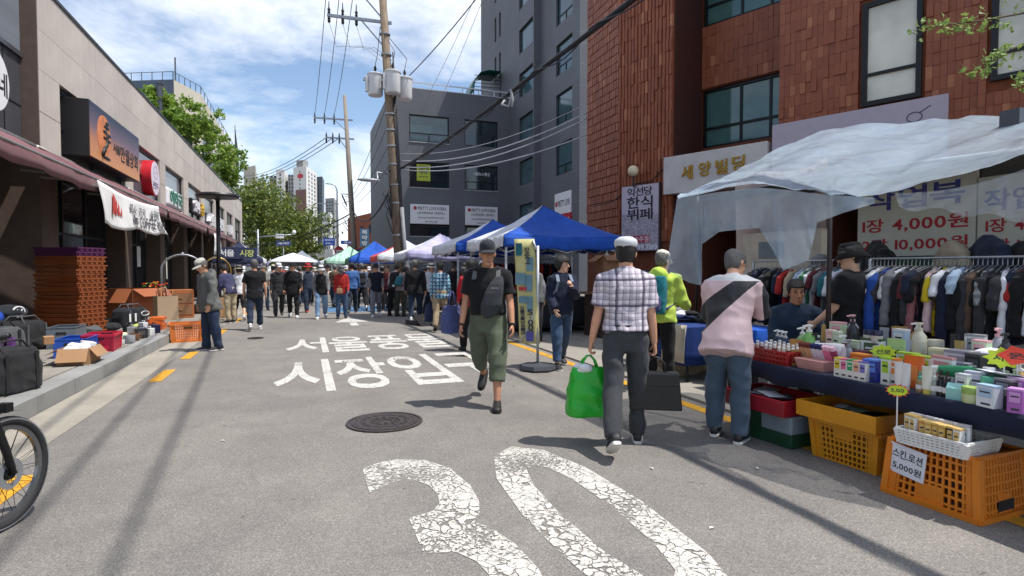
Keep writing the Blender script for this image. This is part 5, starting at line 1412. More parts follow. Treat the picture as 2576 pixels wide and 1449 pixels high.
mb.loft([ering(sp1(q[0]) + R1 * q[1] + F1 * q[2], R1, F1, q[3], q[4], 14, 2.6) for q in ((.02, -.02, .165, .03, .02), (.06, -.03, .168, .085, .035), (.16, -.055, .168, .105, .045), (.28, -.085, .158, .095, .04), (.38, -.115, .135, .07, .03), (.45, -.13, .10, .045, .02))])
place('bag', remeshed(mb, cloth('sling_grey', (58, 60, 64)), .011, 3, .005, 7, 4), sb)
mb = MB()
for a in ([sp1(.42) + R1 * -.125 + F1 * .125, sp1(.52) + R1 * -.12 + F1 * .04, sp1(.50) + R1 * -.12 - F1 * .09, sp1(.25) - F1 * .135], [sp1(.42) + R1 * .125 + F1 * .128, sp1(.53) + R1 * .12 + F1 * .03, sp1(.48) + R1 * .12 - F1 * .1]):
 for u, v in zip(a, a[1:]): mb.bar(u, v, .045, .014)
mb.build('strap', cloth('strap_grey', (96, 96, 98)), sb)
o = text('E.A.C', .075, .026, WHITEC, sb, Matrix((-R1, T1, F1)).transposed().to_4x4(), .002, .02); o.matrix_local.translation = sp1(.335) + R1 * -.10 + F1 * .212
for i, l_ in ((1, 'wristwatch'), (0, 'bracelet')):
 w_, d_ = pa['J']['arm%d' % i][2], pa['J']['arm%d' % i][3]
 m_ = MB().tube([w_ - d_ * .012 + d_ * .0, w_ + d_ * .012], .034, 14); m_.v = [M1 @ v for v in m_.v]
 prop(m_.build(l_, BLKC if i else M('bracelet_brown', (60, 40, 34), .6), smooth=40), 'black %s on the wrist of the man in the black T-shirt' % l_ if i else 'dark bracelet on the wrist of the man in olive trousers', l_)
# man in checked short-sleeved shirt seen from behind
p = P(1572, 1122)
CHK = check_mat('check_shirt', (222, 214, 220), [(.052, .42, .0, (150, 138, 152), .45), (.052, .16, .15, (92, 82, 104), .6), (.208, .10, .3, (60, 54, 76), .7)], 1)
pb = person('man in pale checked short-sleeved shirt and white flat cap seen from behind', p, away(p[0], p[1], R(6)), 1.70, .95, .02, 2, ((12, 4), (-16, 26)), ((2, 8, 6, .1), (2, 12, 6, .1)), (-6, 2), SKIN, HAIRB, 'short',
   ('flat', cloth('cap_pale', (196, 198, 200), .06)), [G('shirt', CHK, sleeve=.80, hem=.03, collar=1, loose=.014, flare=.008, fold=.010)], cloth('slate_trousers', (62, 64, 68), .25), 2.0, 1.12, SNK, True, seed=5, belt='plain', curl=(1.2, 1.2), wide=1.02)
# man in the pink, white and black jacket at the table
p = P(1826, 1108)
def pink_mat():
 t = NT('pink_windbreaker'); s = t.sep(t.tc.outputs['Object']); x, z = s[0], s[2]
 f = t.math('SUBTRACT', z, t.math('MULTIPLY_ADD', x, 1.05, 1.16))           # diagonal black sash over the back
 g = t.math('MULTIPLY', t.math('GREATER_THAN', f, -.04), t.math('LESS_THAN', t.math('SUBTRACT', z, t.math('MULTIPLY_ADD', x, .75, 1.33)), .0))
 c = t.mix(g, lin((214, 184, 184)), lin((30, 30, 34)))
 c = t.mix(t.math('GREATER_THAN', z, 1.36), c, lin((208, 206, 206)))
 c = t.mix(t.math('MULTIPLY', t.math('GREATER_THAN', x, .25), t.math('GREATER_THAN', z, 1.0)), c, lin((34, 34, 38)))
 t.set('Base Color', c); t.set('Roughness', .6); t.set('Sheen Weight', .1); t.bump(t.noise(9, 3, .55, t.vec((1, 1, .5)), 1.0), .3, .02); return t.m
pc = person('grey-haired man in a pink, white and black windbreaker browsing the cosmetics table', p, (.80, .60), 1.66, 1.0, .03, 22, ((2, 4), (12, 10)), ((46, 16, 100, .9), (30, 8, 60, .3)), (-24, 26), SKIN, HAIRG, 'short', None,
   [G('windbreaker', pink_mat(), sleeve=2.0, hem=-.19, collar=1, loose=.024, flare=.02, fold=.012)], cloth('washed_denim', (74, 90, 106), .2), 2.0, 1.2, M('sneaker_black', (26, 26, 28), .6), True, seed=8, curl=(.9, .9))
# hiker in neon jacket
p = (4.07, 5.90, 0)
LIME = cloth('lime_shell', (190, 214, 90), .1)
pd = person('hiker in a lime green jacket and pale cap with a teal backpack', p, (.80, .60), 1.66, 1.0, 0, 6, ((0, 0), (4, 4)), ((24, 12, 52, .2), (20, 8, 62, .2)), (-14, 12), SKIN, HAIRG, 'short', ('cap', cloth('cap_cream', (214, 212, 196), .06)),
   [G('jacket', LIME, sleeve=2.0, hem=-.10, collar=1, hood=1, loose=.024, fold=.011)], BLKC, 2.0, 1.1, SNK, True, seed=12)
backpack(pd, 'teal and purple hiking backpack on the lime green jacket', cloth('teal_nylon', (34, 112, 120), .2), cloth('purple_nylon', (78, 74, 120), .2), .15, .46, .17, .0)
# young man in navy with light jeans
p = P(1412, 925)
pe = person('young man in a navy jacket and rolled jeans walking past the blue tent', p, (-.05, -1.0), 1.64, .92, 0, 1, ((14, 10), (-14, 16)), ((4, 8, 40, .3), (22, 6, 118, .6)), (42, 2), SKINP, HAIRB, 'full', None,
   [G('t_shirt', BLKC, sleeve=.6, hem=-.06), G('jacket', NAVY, sleeve=2.0, hem=-.08, collar=1, loose=.01, fold=.010)], JEAN, 1.9, 1.18, SNK, True, seed=15, curl=(.6, 1.2))
backpack(pe, 'grey backpack with shoulder straps on the young man in navy', cloth('pack_grey', (120, 130, 146)), cloth('pack_strap', (130, 140, 158)), .14, .40, .13, .04)
# seated vendor
p = at(1962, 770, 5.25)
pf = person('vendor in a dark blue jumper sitting behind the cosmetics table', (4.86, 4.60, 0), (-.74, -.67), 1.68, 1.05, .02, 6, ((84, 84), (84, 84)), ((22, 6, 74, .9), (22, 6, 74, .9)), (18, 6), SKIND, HAIRB, 'short', None,
   [G('jumper', cloth('petrol_knit', (42, 58, 78), .12), sleeve=2.0, hem=-.06, collar=1, loose=.012, fold=.010)], DGREY, 2.0, 1.1, SNK, True, sit=.47, seed=18)
# shopper in bucket hat at the rail
pg = person('shopper in black with a bucket hat holding a white paper bag at the clothes rail', (4.95, 4.02, 0), (-.25, .97), 1.68, 1.06, .02, 0, ((0, 0), (3, 3)), ((4, 10, 8, 0), (14, 3, 34, .0)), (30, 10), SKINP, HAIRB, 'short', ('bucket', BLKC),
   [G('t_shirt', BLKC, sleeve=.85, hem=-.10, loose=.012, fold=.008)], BLKC, 2.0, 1.2, SNK, True, seed=21, curl=(1.2, .6))
# man in grey jacket on the left
p = P(530, 882)
ph = person('man in an open grey jacket and light cap looking at the goods on the left', p, (-.80, -.45), 1.64, 1.04, .02, 8, ((4, 4), (-4, 6)), ((2, 8, 18, .1), (4, 8, 20, .1)), (10, 24), SKIN, HAIRG, 'short', ('cap', cloth('cap_khaki', (172, 172, 164), .08)),
   [G('vest', cloth('plaid_black', (34, 34, 38), .3), sleeve=.5, hem=-.06), G('jacket', cloth('grey_jacket', (98, 100, 98), .12), sleeve=2.0, hem=-.17, collar=1, hood=1, loose=.012, flare=.02, fold=.012)], cloth('navy_slacks', (42, 54, 78)), 2.0, 1.25, M('sneaker_grey', (60, 60, 64), .6), True, seed=25)
# bags held in hands
def handbag(name, label, cat, hand, w, d, h, mat, handle_h, ang, soft=.01, taper=.85, nh=2, X=None):
 t = thing(name, label, cat, (hand.x, hand.y, hand.z), ang)
 z1 = -handle_h; z0 = z1 - h; mb = MB(); rg = []
 for u in range(9):
  f = u / 8; k_ = taper + (1 - taper) * math.sin(min(1, (1 - f) * 1.35) * math.pi / 2)
  rg.append(ering((0, 0, z0 + h * f), Vector((1, 0, 0)), Vector((0, 1, 0)), w / 2 * k_, d / 2 * (1 - .55 * f * f), 18, 3.4))
 mb.loft(rg); place('bag', remeshed(mb, mat, .012, 2, soft, 8, 2), t)
 for s in ((-1, 1) if nh == 2 else (0,)):
  y = s * d * .16
  MB().tube([(-w * .2, y, z1 - .02), (-w * .13, y * .6, z1 * .45), (-w * .04, 0, -.005), (w * .04, 0, -.005), (w * .13, y * .6, z1 * .45), (w * .2, y, z1 - .02)], .009, 7).build('handle', mat, t, smooth=True)
 return t
GREENB = M('green_vinyl', (30, 170, 40), .38, 0, .12, 5, .3, 12)
hb = pb['hand']
hL = hb[1] if proj_x(hb[1]) < proj_x(hb[0]) else hb[0]; hR = hb[0] if hL is hb[1] else hb[1]
t = handbag('shopping_bag', 'bright green vinyl shopping bag in the left hand of the checked-shirt man', 'bag', hL, .38, .22, .40, GREENB, .10, R(-14), .016, .74)
wr_ = MB()
for k in range(5): wr_.ell((random.uniform(-.1, .1), random.uniform(-.05, .05), -.11 + random.uniform(-.01, .02)), (.06, .04, .03), 8, 5)
wr_.build('wrapped_goods', WHITEC, t, smooth=True)
LEA = M('black_leather', (22, 22, 24), .45, 0, .15, 12, .3, 80)
t = thing('briefcase', 'flat black briefcase in the right hand of the checked-shirt man', 'briefcase', tuple(hR), R(-28))
MB().frus((0, 0, -.44), (.43, .07), (.37, .06), .32).build('body', LEA, t, bevel=.012)
MB().box((-.19, -.036, -.24), (.19, .036, -.135)).build('flap', LEA, t, bevel=.006)
for s in (-1, 1): MB().tube([(-.08, s * .02, -.13), (-.07, s * .012, -.05), (-.02, 0, -.005), (.02, 0, -.005), (.07, s * .012, -.05), (.08, s * .02, -.13)], .008, 7).build('handle', LEA, t, smooth=True)
t = thing('paper_bag', 'white paper carrier bag with small blue emblems held by the bucket-hat shopper', 'bag', tuple(pg['hand'][0] if proj_x(pg['hand'][0]) > proj_x(pg['hand'][1]) else pg['hand'][1]), R(-60))
PAPW = M('white_paper', (222, 224, 232), .7, 0, .04)
MB().frus((0, 0, -.34), (.26, .10), (.25, .03), .27).build('bag', PAPW, t)
for s in (-1, 1): MB().tube([(-.05, s * .014, -.08), (-.04, s * .008, -.02), (.04, s * .008, -.02), (.05, s * .014, -.08)], .004, 6).build('handle', PAPW, t)
for k in range(6): MB().lathe([(0, 0), (.016, 0), (.016, .002), (0, .002)], 6, cap=False).build('emblem', (BLUE, M('emblem_violet', (110, 80, 150), .6), GRN)[k % 3], t, (-.07 + .07 * (k % 3), -.034 - .010 * (k // 3) , -.17 - .07 * (k // 3)), (R(82), 0, 0))
# the crowd up the street
C = lambda n, c: cloth(n, c, .14)
WVEST = C('vest_black', (30, 31, 34)); REDJ = C('red_jacket', (168, 44, 40)); BLUSH = C('blue_shirt', (66, 104, 160)); GRYC = C('grey_cotton', (120, 120, 124)); LAV = C('dusty_navy', (62, 62, 92)); BEIGE = C('beige_cloth', (176, 160, 132)); BROWNC = C('brown_cloth', (92, 72, 60)); MAROON = C('maroon_cloth', (96, 42, 48)); CREAM = C('cream_cloth', (214, 206, 190)); STONEC = C('stone_cloth', (140, 138, 132)); TEAL = C('teal_cloth', (44, 104, 116))
PLAID = check_mat('blue_plaid', (120, 176, 200), [(.085, .5, .0, (36, 56, 84), .85), (.085, .12, .6, (214, 226, 232), .5)], 1)
STRIPE = check_mat('striped_cotton', (206, 206, 204), [(.06, .5, 0, (70, 70, 76), .5)], 1)
toc = lambda p, d=0: away(-p[0], -p[1], R(d))
fro = lambda p, d=0: away(p[0], p[1], R(d))
W1 = ((16, 6), (-16, 22)); W2 = ((-16, 24), (14, 5)); ST = ((2, 2), (-2, 4)); 
def T_(m, s=2.0, hem=-.10, **k): return G('top', m, sleeve=s, hem=hem, **k)
crowd = [
 ('man in plain black T-shirt and dark jeans walking away on the left', (642, 830), 'a', 2, 1.70, 1.1, W1, (0, 0), SKIN, HAIRG, 'short', None, [T_(BLKC, .75, -.16)], JEAND, SNW, 1.9),
 ('woman in white blouse and cream sun hat walking away', (604, 806), 'a', 0, 1.58, .92, W2, (0, 4), SKINP, HAIRB, 'long', ('sun', CREAM), [T_(WHITEC, 2, -.12)], BLKC, SNW, 1.35),
 ('person stooping in a dusky navy top and blue cap beside the shops', (580, 812), 'a', 40, 1.62, 1.05, ST, (0, 20), SKIN, HAIRB, 'short', ('cap', NAVY), [T_(LAV, 2, -.12)], BEIGE, SNK, 2),
 ('man in dark grey long coat and white cap walking towards us', (702, 797), 't', 6, 1.66, 1.02, W1, (30, 0), SKIN, HAIRG, 'short', ('cap', WHITEC), [T_(DGREY, 2, -.22, flare=.02)], DGREY, SNK, 2),
 ('man in black jacket and sunglasses cap beside the grey-coated man', (738, 799), 't', -4, 1.67, 1.12, W2, (-20, 0), SKIN, HAIRB, 'short', ('cap', BLKC), [T_(BLKC, 2, -.20, flare=.02, collar=1)], BLKC, SNW, 2),
 ('man in a red sun hat and dark waistcoat turning aside', (774, 786), 't', 25, 1.68, 1.05, W1, (20, 0), SKIND, HAIRB, 'short', ('sun', C('red_felt', (190, 34, 44))), [T_(STRIPE, .8, -.06), G('waistcoat', C('slate_vest', (52, 62, 78)), sleeve=0, hem=-.12)], JEAND, M('sneaker_red', (170, 60, 60), .6), 2),
 ('person in white hat, black waistcoat and pale jeans in mid street', (809, 802), 't', 0, 1.60, 1.0, W1, (0, 4), SKINP, HAIRB, 'short', ('bucket', WHITEC), [T_(GRYC, 2, -.06), G('waistcoat', WVEST, sleeve=0, hem=-.14)], JEANL, SNW, 2),
 ('woman in red jacket, grey hat and face mask in mid street', (860, 801), 't', 0, 1.56, .98, ST, (0, 4), C('mask_grey', (130, 118, 132)), HAIRB, 'short', ('bucket', C('hat_grey', (104, 106, 104))), [T_(REDJ, 2, -.12)], JEAN, SHB, 2),
 ('man in bright blue shirt behind the woman in red', (886, 789), 'a', 0, 1.70, 1.0, W1, (0, 0), SKIN, HAIRB, 'short', None, [T_(BLUSH, 2, -.10)], JEAND, SNK, 2),
 ('man in grey shirt and dark trousers carrying a dark backpack', (910, 781), 'a', 8, 1.68, 1.05, W2, (0, 0), SKIN, HAIRG, 'short', ('cap', C('cap_grey', (110, 108, 104))), [T_(C('grey_blue', (96, 104, 126)), 2, -.08)], BLKC, SNW, 2),
 ('man in dark T-shirt and grey trousers walking towards us', (946, 797), 't', 4, 1.66, 1.0, W1, (-10, 6), SKIN, HAIRB, 'short', ('cap', NAVY), [T_(GRYC, 1.6, -.06), G('waistcoat', C('ink_vest', (28, 32, 44)), sleeve=.4, hem=-.10)], C('trouser_grey', (112, 116, 124)), SNW, 2),
 ('man in white shirt and black waistcoat bent over a stall', (990, 795), 'a', -30, 1.66, 1.02, ST, (0, 18), SKIN, HAIRB, 'short', None, [T_(C('shirt_pale', (190, 190, 194)), 1.5, -.06), G('waistcoat', WVEST, sleeve=0, hem=-.12)], BLKC, SHB, 2),
 ('woman with teal bag strap leaning towards the lilac tent', (1008, 796), 'a', -35, 1.58, 1.0, ST, (0, 20), SKIN, HAIRB, 'full', None, [T_(C('taupe_top', (130, 118, 114)), 2, -.10)], C('olive_dark', (60, 60, 52)), SHB, 2),
 ('broad man in black jacket, jeans and grey cap walking away', (1045, 812), 'a', 0, 1.72, 1.22, W1, (0, 0), SKIN, HAIRG, 'short', ('cap', C('cap_stone', (136, 134, 128))), [T_(BLKC, 2, -.14, flare=.02)], JEAND, SNW, 2),
 ('man in blue plaid shirt and khaki trousers walking away', (1108, 832), 'a', 0, 1.64, 1.0, W1, (0, 4), SKIN, HAIRB, 'short', ('cap', BLKC), [T_(PLAID, 2, -.12)], C('khaki_drill', (150, 132, 106)), M('boot_brown', (70, 56, 46), .7), 2),
 ('woman in red jacket with striped tote walking away behind the man in black', (1186, 884), 'a', 14, 1.62, .98, W2, (0, 0), SKIN, HAIRB, 'full', None, [T_(C('red_knit', (176, 34, 44)), 2, -.08)], BLKC, SHB, 2),
 ('man in grey waistcoat standing behind the yellow price banner', (1345, 862), 'a', 30, 1.66, 1.05, ST, (0, 10), SKIN, HAIRG, 'full', None, [T_(GRYC, 2, -.06), G('waistcoat', C('vest_grey', (84, 86, 86)), sleeve=0, hem=-.14)], DGREY, SHB, 2),
 ('shopper in dark jacket browsing under the second blue tent', (1230, 838), 'a', 40, 1.66, 1.02, ST, (0, 14), SKIN, HAIRB, 'short', ('cap', WHITEC), [T_(C('dark_jacket', (40, 40, 46)), 2, -.12)], DGREY, SHB, 2),
]
far = [(664, 780, 't', STONEC, JEAND, None), (690, 772, 'a', GRYC, DGREY, ('cap', CREAM)), (722, 770, 't', WHITEC, BLKC, ('cap', WHITEC)), (756, 771, 'a', LAV, JEAND, None), (792, 768, 't', STONEC, BLKC, ('bucket', CREAM)), (826, 770, 't', CREAM, DGREY, ('cap', BLKC)), (842, 774, 'a', BROWNC, JEAND, None), (872, 768, 't', MAROON, BLKC, ('cap', WHITEC)), (896, 766, 'a', NAVY, DGREY, ('cap', NAVY)), (928, 772, 't', CREAM, DGREY, ('cap', WHITEC)), (962, 776, 'a', BLUSH, DGREY, ('cap', C('cap_grey', (110, 108, 104)))), (975, 783, 't', MAROON, BLKC, None), (1025, 786, 'a', TEAL, DGREY, None), (1070, 790, 'a', STONEC, BLKC, ('bucket', GRYC)), (1085, 800, 't', WHITEC, JEAND, ('sun', CREAM)), (1140, 806, 'a', C('black_top2', (34, 32, 36)), DGREY, ('cap', BLKC)), (1172, 812, 't', BROWNC, BLKC, ('bucket', CREAM)), (650, 776, 'a', C('slate_top', (74, 84, 96)), BEIGE, ('cap', GRYC)), (705, 764, 't', REDJ, JEAND, None), (738, 762, 'a', WHITEC, BLKC, ('sun', CREAM)), (772, 762, 't', NAVY, DGREY, ('cap', WHITEC)), (812, 760, 'a', GRYC, JEAND, None), (858, 760, 't', BEIGE, DGREY, ('cap', CREAM)), (918, 760, 'a', BEIGE, BLKC, None), (941, 764, 't', C('slate_top', (74, 84, 96)), DGREY, ('cap', BLKC))]
cname = {BLKC: 'black', GRYC: 'grey', WHITEC: 'white', LAV: 'dusky navy', STONEC: 'stone grey', CREAM: 'cream', BROWNC: 'brown', MAROON: 'maroon', NAVY: 'navy', BLUSH: 'blue', TEAL: 'teal', REDJ: 'red', BEIGE: 'beige'}
hname = {'cap': 'cap', 'bucket': 'bucket hat', 'sun': 'sun hat'}
CR = []
for i, (lb_, (px, py), dr, da, H, bu, lg, hd_, sk, hr_, hk, hat, tops, pn, sh, pl) in enumerate(crowd):
 p = P(px, py); hdg = toc(p, da) if dr == 't' else fro(p, da)
 ln = 4 + abs(hd_[1]) * .9
 CR.append(person(lb_, p, hdg, H, bu, .01, ln, lg, ((random.uniform(-14, 6), 8, random.uniform(10, 30), .2), (random.uniform(-2, 16), 8, random.uniform(10, 40), .3)), hd_, sk, hr_, hk, hat, tops, pn, pl, 1.14, sh, False, seed=30 + i, group='people walking in the market street'))
backpack(CR[9], 'dark backpack on the man in the grey shirt', BLKC, DGREY, .14, .40, .14, .04)
backpack(CR[12], 'teal backpack of the woman leaning towards the lilac tent', TEAL, TEAL, .13, .34, .12, .04)
for i, (px, py, dr, tm_, pn, hat) in enumerate(far):
 p = P(px, py); hdg = toc(p, random.uniform(-25, 25)) if dr == 't' else fro(p, random.uniform(-25, 25))
 l_ = '%s in %s top%s, %s from left in far crowd' % ('person facing us' if dr == 't' else 'person walking away', cname.get(tm_, 'dark'), (' and ' + hname[hat[0]]) if hat else '', ORD[sorted(q[0] for q in far).index(px)])
 person(l_, p, hdg, random.uniform(1.56, 1.72), random.uniform(.92, 1.12), .01, 4, W1 if i % 2 else W2, ((random.uniform(-14, 6), 8, 20, .2), (random.uniform(-2, 16), 8, 25, .3)), (random.uniform(-30, 30), 5), SKIN, HAIRB if i % 3 else HAIRG, 'short', hat, [T_(tm_, 2.0 if i % 3 else .8, -.10)], pn, 2, 1.12, SNK if i % 2 else SHB, False, seed=70 + i, group='people walking in the market street')
h = CR[15]['hand'][1]
handbag('tote_bag', 'large slate blue tote with white straps on the arm of the woman in red', 'bag', h + Vector((-.12, -.05, .28)), .46, .2, .50, cloth('tote_blue', (76, 84, 128)), .26, R(25), .014, .8)
h = CR[14]['hand'][1]
handbag('carrier_bag', 'dark blue carrier bag in the hand of the man in plaid', 'bag', h, .34, .16, .40, cloth('bag_navy', (44, 52, 80)), .08, R(10), .014, .75)
h = CR[1]['hand'][0]
handbag('handbag', 'black handbag in the hand of the woman in the sun hat', 'bag', h, .30, .12, .24, LEA, .10, R(10), .01, .8)
h = CR[7]['sp'](.0)
m_ = CR[7]['M'] @ (CR[7]['sp'](.0) + CR[7]['Rt'] * .07 + CR[7]['Fw'] * .17)
handbag('crossbody_bag', 'small tan crossbody bag on the woman in the red jacket', 'bag', m_ + Vector((0, 0, .14)), .18, .08, .16, C('tan_canvas', (150, 120, 90)), .06, 0, .006)
person('shopper in a dark cap hidden behind the clothes rail beside the bucket-hat man', (5.8, 4.25, 0), (-.6, .8), 1.62, 1.0, .0, 4, ST, ((10, 8, 40, .2), (10, 8, 40, .2)), (10, 14), SKIND, HAIRB, 'short', ('cap', BLKC), [T_(BLKC, 2, -.12)], BLKC, 2, 1.1, SHB, True, seed=99)
person('shopper in a grey cap looking over the short clothes rail', (5.95, 5.2, 0), (-.8, .2), 1.60, 1.0, .0, 4, ST, ((10, 8, 40, .2), (10, 8, 40, .2)), (0, 14), SKIND, HAIRG, 'short', ('cap', GRYC), [T_(DGREY, 2, -.12)], BLKC, 2, 1.1, SHB, True, seed=98)
# market tents
FRM = M('tent_frame_white', (196, 200, 206), .4, .3)
def vinyl(name, c): return cloth(name, c, .16, .55)
def tent(label, x0, x1, y0, y1, ev, pk, cols, val=.26, group='market tents along the street', legs=True):
 """cols: vinyl for near(-y), right(+x), far(+y), left(-x) panels"""
 t = thing('market_tent', label, 'tent', (x0, y0, 0), 0, group)
 w, d = x1 - x0, y1 - y0; c = [Vector((0, 0, ev)), Vector((w, 0, ev)), Vector((w, d, ev)), Vector((0, d, ev))]; top = Vector((w / 2, d / 2, pk))
 for i in range(4):
  a, b = c[i], c[(i + 1) % 4]; n = 14; rows = []
  for j in range(9):
   v = j / 8; row = []
   for k in range(n + 1):
    u = k / n; e = a.lerp(b, u); p = e.lerp(top, v)
    p.z -= .16 * math.sin(math.pi * v) * (1 - .5 * abs(2 * u - 1)) + .05 * math.sin(math.pi * u) * (1 - v) ** 2
    p.z += .03 * noise.noise(Vector((p.x * 2.6, p.y * 2.6, i * 7 + x0))) + .018 * abs(noise.noise(Vector((u * 7 + v * 3, v * 2, i * 5))))
    row.append(p)
   rows.append(row)
  o = MB().loft(rows, cap=False, closed=False).build('canopy_panel', cols[i], t, smooth=True); o.modifiers.new('s', 'SOLIDIFY').thickness = .006
  out_ = (a + b) / 2 - Vector((w / 2, d / 2, ev)); out_.normalize(); rows = []
  for j in range(4):
   v = j / 3; rows.append([a.lerp(b, k / 24) + out_ * (.012 + .02 * v + .018 * v * math.sin(k * 1.7 + i)) - Vector((0, 0, val * v + .05 * math.sin(math.pi * k / 24) - .02 * v * math.sin(k * .9))) for k in range(25)])
  o = MB().loft(rows, cap=False, closed=False).build('valance', cols[i], t, smooth=True); o.modifiers.new('s', 'SOLIDIFY').thickness = .005
 ins = .07
 for (x, y) in ((ins, ins), (w - ins, ins), (w - ins, d - ins), (ins, d - ins)):
  MB().cbox((x, y, ev / 2), (.04, .04, ev - .02)).cbox((x, y, .01), (.1, .1, .02)).build('leg', FRM, t)
 for (a, b) in (((ins, ins), (w - ins, ins)), ((w - ins, ins), (w - ins, d - ins)), ((w - ins, d - ins), (ins, d - ins)), ((ins, d - ins), (ins, ins))):
  A = Vector((*a, ev - .06)); B = Vector((*b, ev - .06)); Md = (A + B) / 2
  MB().bar(A, Md - Vector((0, 0, .3)), .022).bar(B, Md - Vector((0, 0, .3)), .022).bar(A - Vector((0, 0, .3)), Md, .022).bar(B - Vector((0, 0, .3)), Md, .022).build('truss', FRM, t)
 MB().cyl((w / 2, d / 2, ev - .1), (w / 2, d / 2, pk - .03), .025, n=8).build('mast', FRM, t)
 return t
BLV = vinyl('vinyl_blue', (38, 84, 176)); WHV = vinyl('vinyl_white', (206, 208, 214)); LVV = vinyl('vinyl_lilac', (178, 174, 208)); RDV = vinyl('vinyl_red', (208, 60, 58)); GNV = vinyl('vinyl_green', (38, 116, 74)); YLV = vinyl('vinyl_yellow', (216, 196, 70)); TNV = vinyl('vinyl_tan', (150, 128, 104)); PLG = vinyl('vinyl_pale_green', (168, 206, 184)); NVV = vinyl('vinyl_navy', (52, 58, 84)); PRV = vinyl('vinyl_purple', (120, 112, 172))
tent('big blue tent with a white left side, nearest in the street', 3.95, 6.95, 11.35, 14.2, 2.2, 3.02, (BLV, BLV, BLV, WHV))
tent('second blue tent with a pale corner behind the nearest one', 3.85, 6.9, 15.0, 18.0, 2.2, 3.0, (BLV, BLV, BLV, WHV))
tent('lilac tent with a drooping valance behind the second blue one', 3.35, 6.4, 19.9, 22.9, 2.12, 2.85, (LVV, LVV, LVV, WHV))
tent('tent with red, yellow, white and blue panels behind the lilac one', 3.1, 6.1, 26.4, 29.4, 2.15, 2.95, (WHV, BLV, YLV, RDV))
tent('tent with blue near side and green and tan panels farther up', 2.2, 5.2, 31.2, 34.2, 2.1, 3.1, (BLV, RDV, TNV, GNV))
tent('dark green and pale tent up the street', 1.2, 4.2, 36.5, 39.5, 2.1, 3.0, (PLG, GNV, GNV, GNV))
tent('small white tent behind the green one', 1.0, 3.6, 43, 46, 2.1, 2.8, (WHV, WHV, WHV, WHV))
tent('grey tent with a light blue side far up the street', -1.6, 1.2, 46, 49, 2.1, 3.0, (vinyl('vinyl_grey', (140, 146, 156)), vinyl('vinyl_sky', (90, 150, 214)), WHV, vinyl('vinyl_grey', (140, 146, 156))))
tent('navy tent with white lettering at the end of the shop row', -4.6, -2.1, 33, 36, 2.1, 3.0, (NVV, WHV, NVV, NVV))
tent('violet blue tent on the left far up the street', -5.4, -2.8, 48, 51, 2.1, 2.9, (PRV, PRV, PRV, PRV))
t = thing('parasol', 'white market parasol in the middle of the far crowd', 'parasol', tuple(at(738, 680, 42)[:2]) + (0,))
MB().lathe([(1.75, 2.05), (1.7, 2.12), (1.0, 2.42), (.1, 2.72), (0, 2.74)], 16).build('canopy', WHV, t, smooth=25); MB().cyl((0, 0, 0), (0, 0, 2.7), .03, n=8).build('pole', FRM, t)
tt = thing('tent_banner', 'navy banner with white and lime Korean letters on the left row tent', 'banner'); tt.matrix_world = frame((-3.35, 32.9, 2.35), Vector((.25, -1, 0)))
MB().box((-1.0, -.3, -.01), (1.0, .3, .01)).build('cloth', NVV, tt); text('서울', .7, .36, WHT, tt, Matrix.Translation((-.46, 0, .012)), .004, .02); text('시장', .7, .36, M('lime_print', (196, 204, 110), .6), tt, Matrix.Translation((.5, 0, .012)), .004, .02)
# stalls below the tents
KRAFT = M('cardboard', (166, 128, 92), .85, 0, .12, 3, .2, 30); KRAFT2 = M('cardboard_dark', (142, 104, 76), .85, 0, .12, 3, .2, 30)
def cloth_table(label, x0, x1, y0, y1, h, mat, drop):
 t = thing('stall_table', label, 'table', ((x0 + x1) / 2, (y0 + y1) / 2, 0)); w, d = (x1 - x0) / 2, (y1 - y0) / 2
 rings = []
 per = []
 n = 10
 for a, b in (((-w, -d), (w, -d)), ((w, -d), (w, d)), ((w, d), (-w, d)), ((-w, d), (-w, -d))):
  for k in range(n): per.append((a[0] + (b[0] - a[0]) * k / n, a[1] + (b[1] - a[1]) * k / n))
 rings.append([Vector((0, 0, h))] * len(per))
 rings.append([Vector((x * .97, y * .97, h)) for x, y in per]); rings.append([Vector((x, y, h - .012)) for x, y in per])
 for v in (.35, .7, 1): rings.append([Vector((x * (1 + .03 * v) + .02 * v * math.sin(i * 2.3), y * (1 + .02 * v) + .02 * v * math.cos(i * 1.9), h - drop * v + .01 * math.sin(i * .9))) for i, (x, y) in enumerate(per)])
 o = MB().loft(rings, cap=False).build('tablecloth', mat, t, smooth=45); o.modifiers.new('s', 'SOLIDIFY').thickness = .004
 for sx in (-1, 1):
  for sy in (-1, 1): MB().cyl((sx * (w - .06), sy * (d - .06), 0), (sx * (w - .06), sy * (d - .06), h - .02), .018, n=8).build('leg', DARKM, t)
 return t
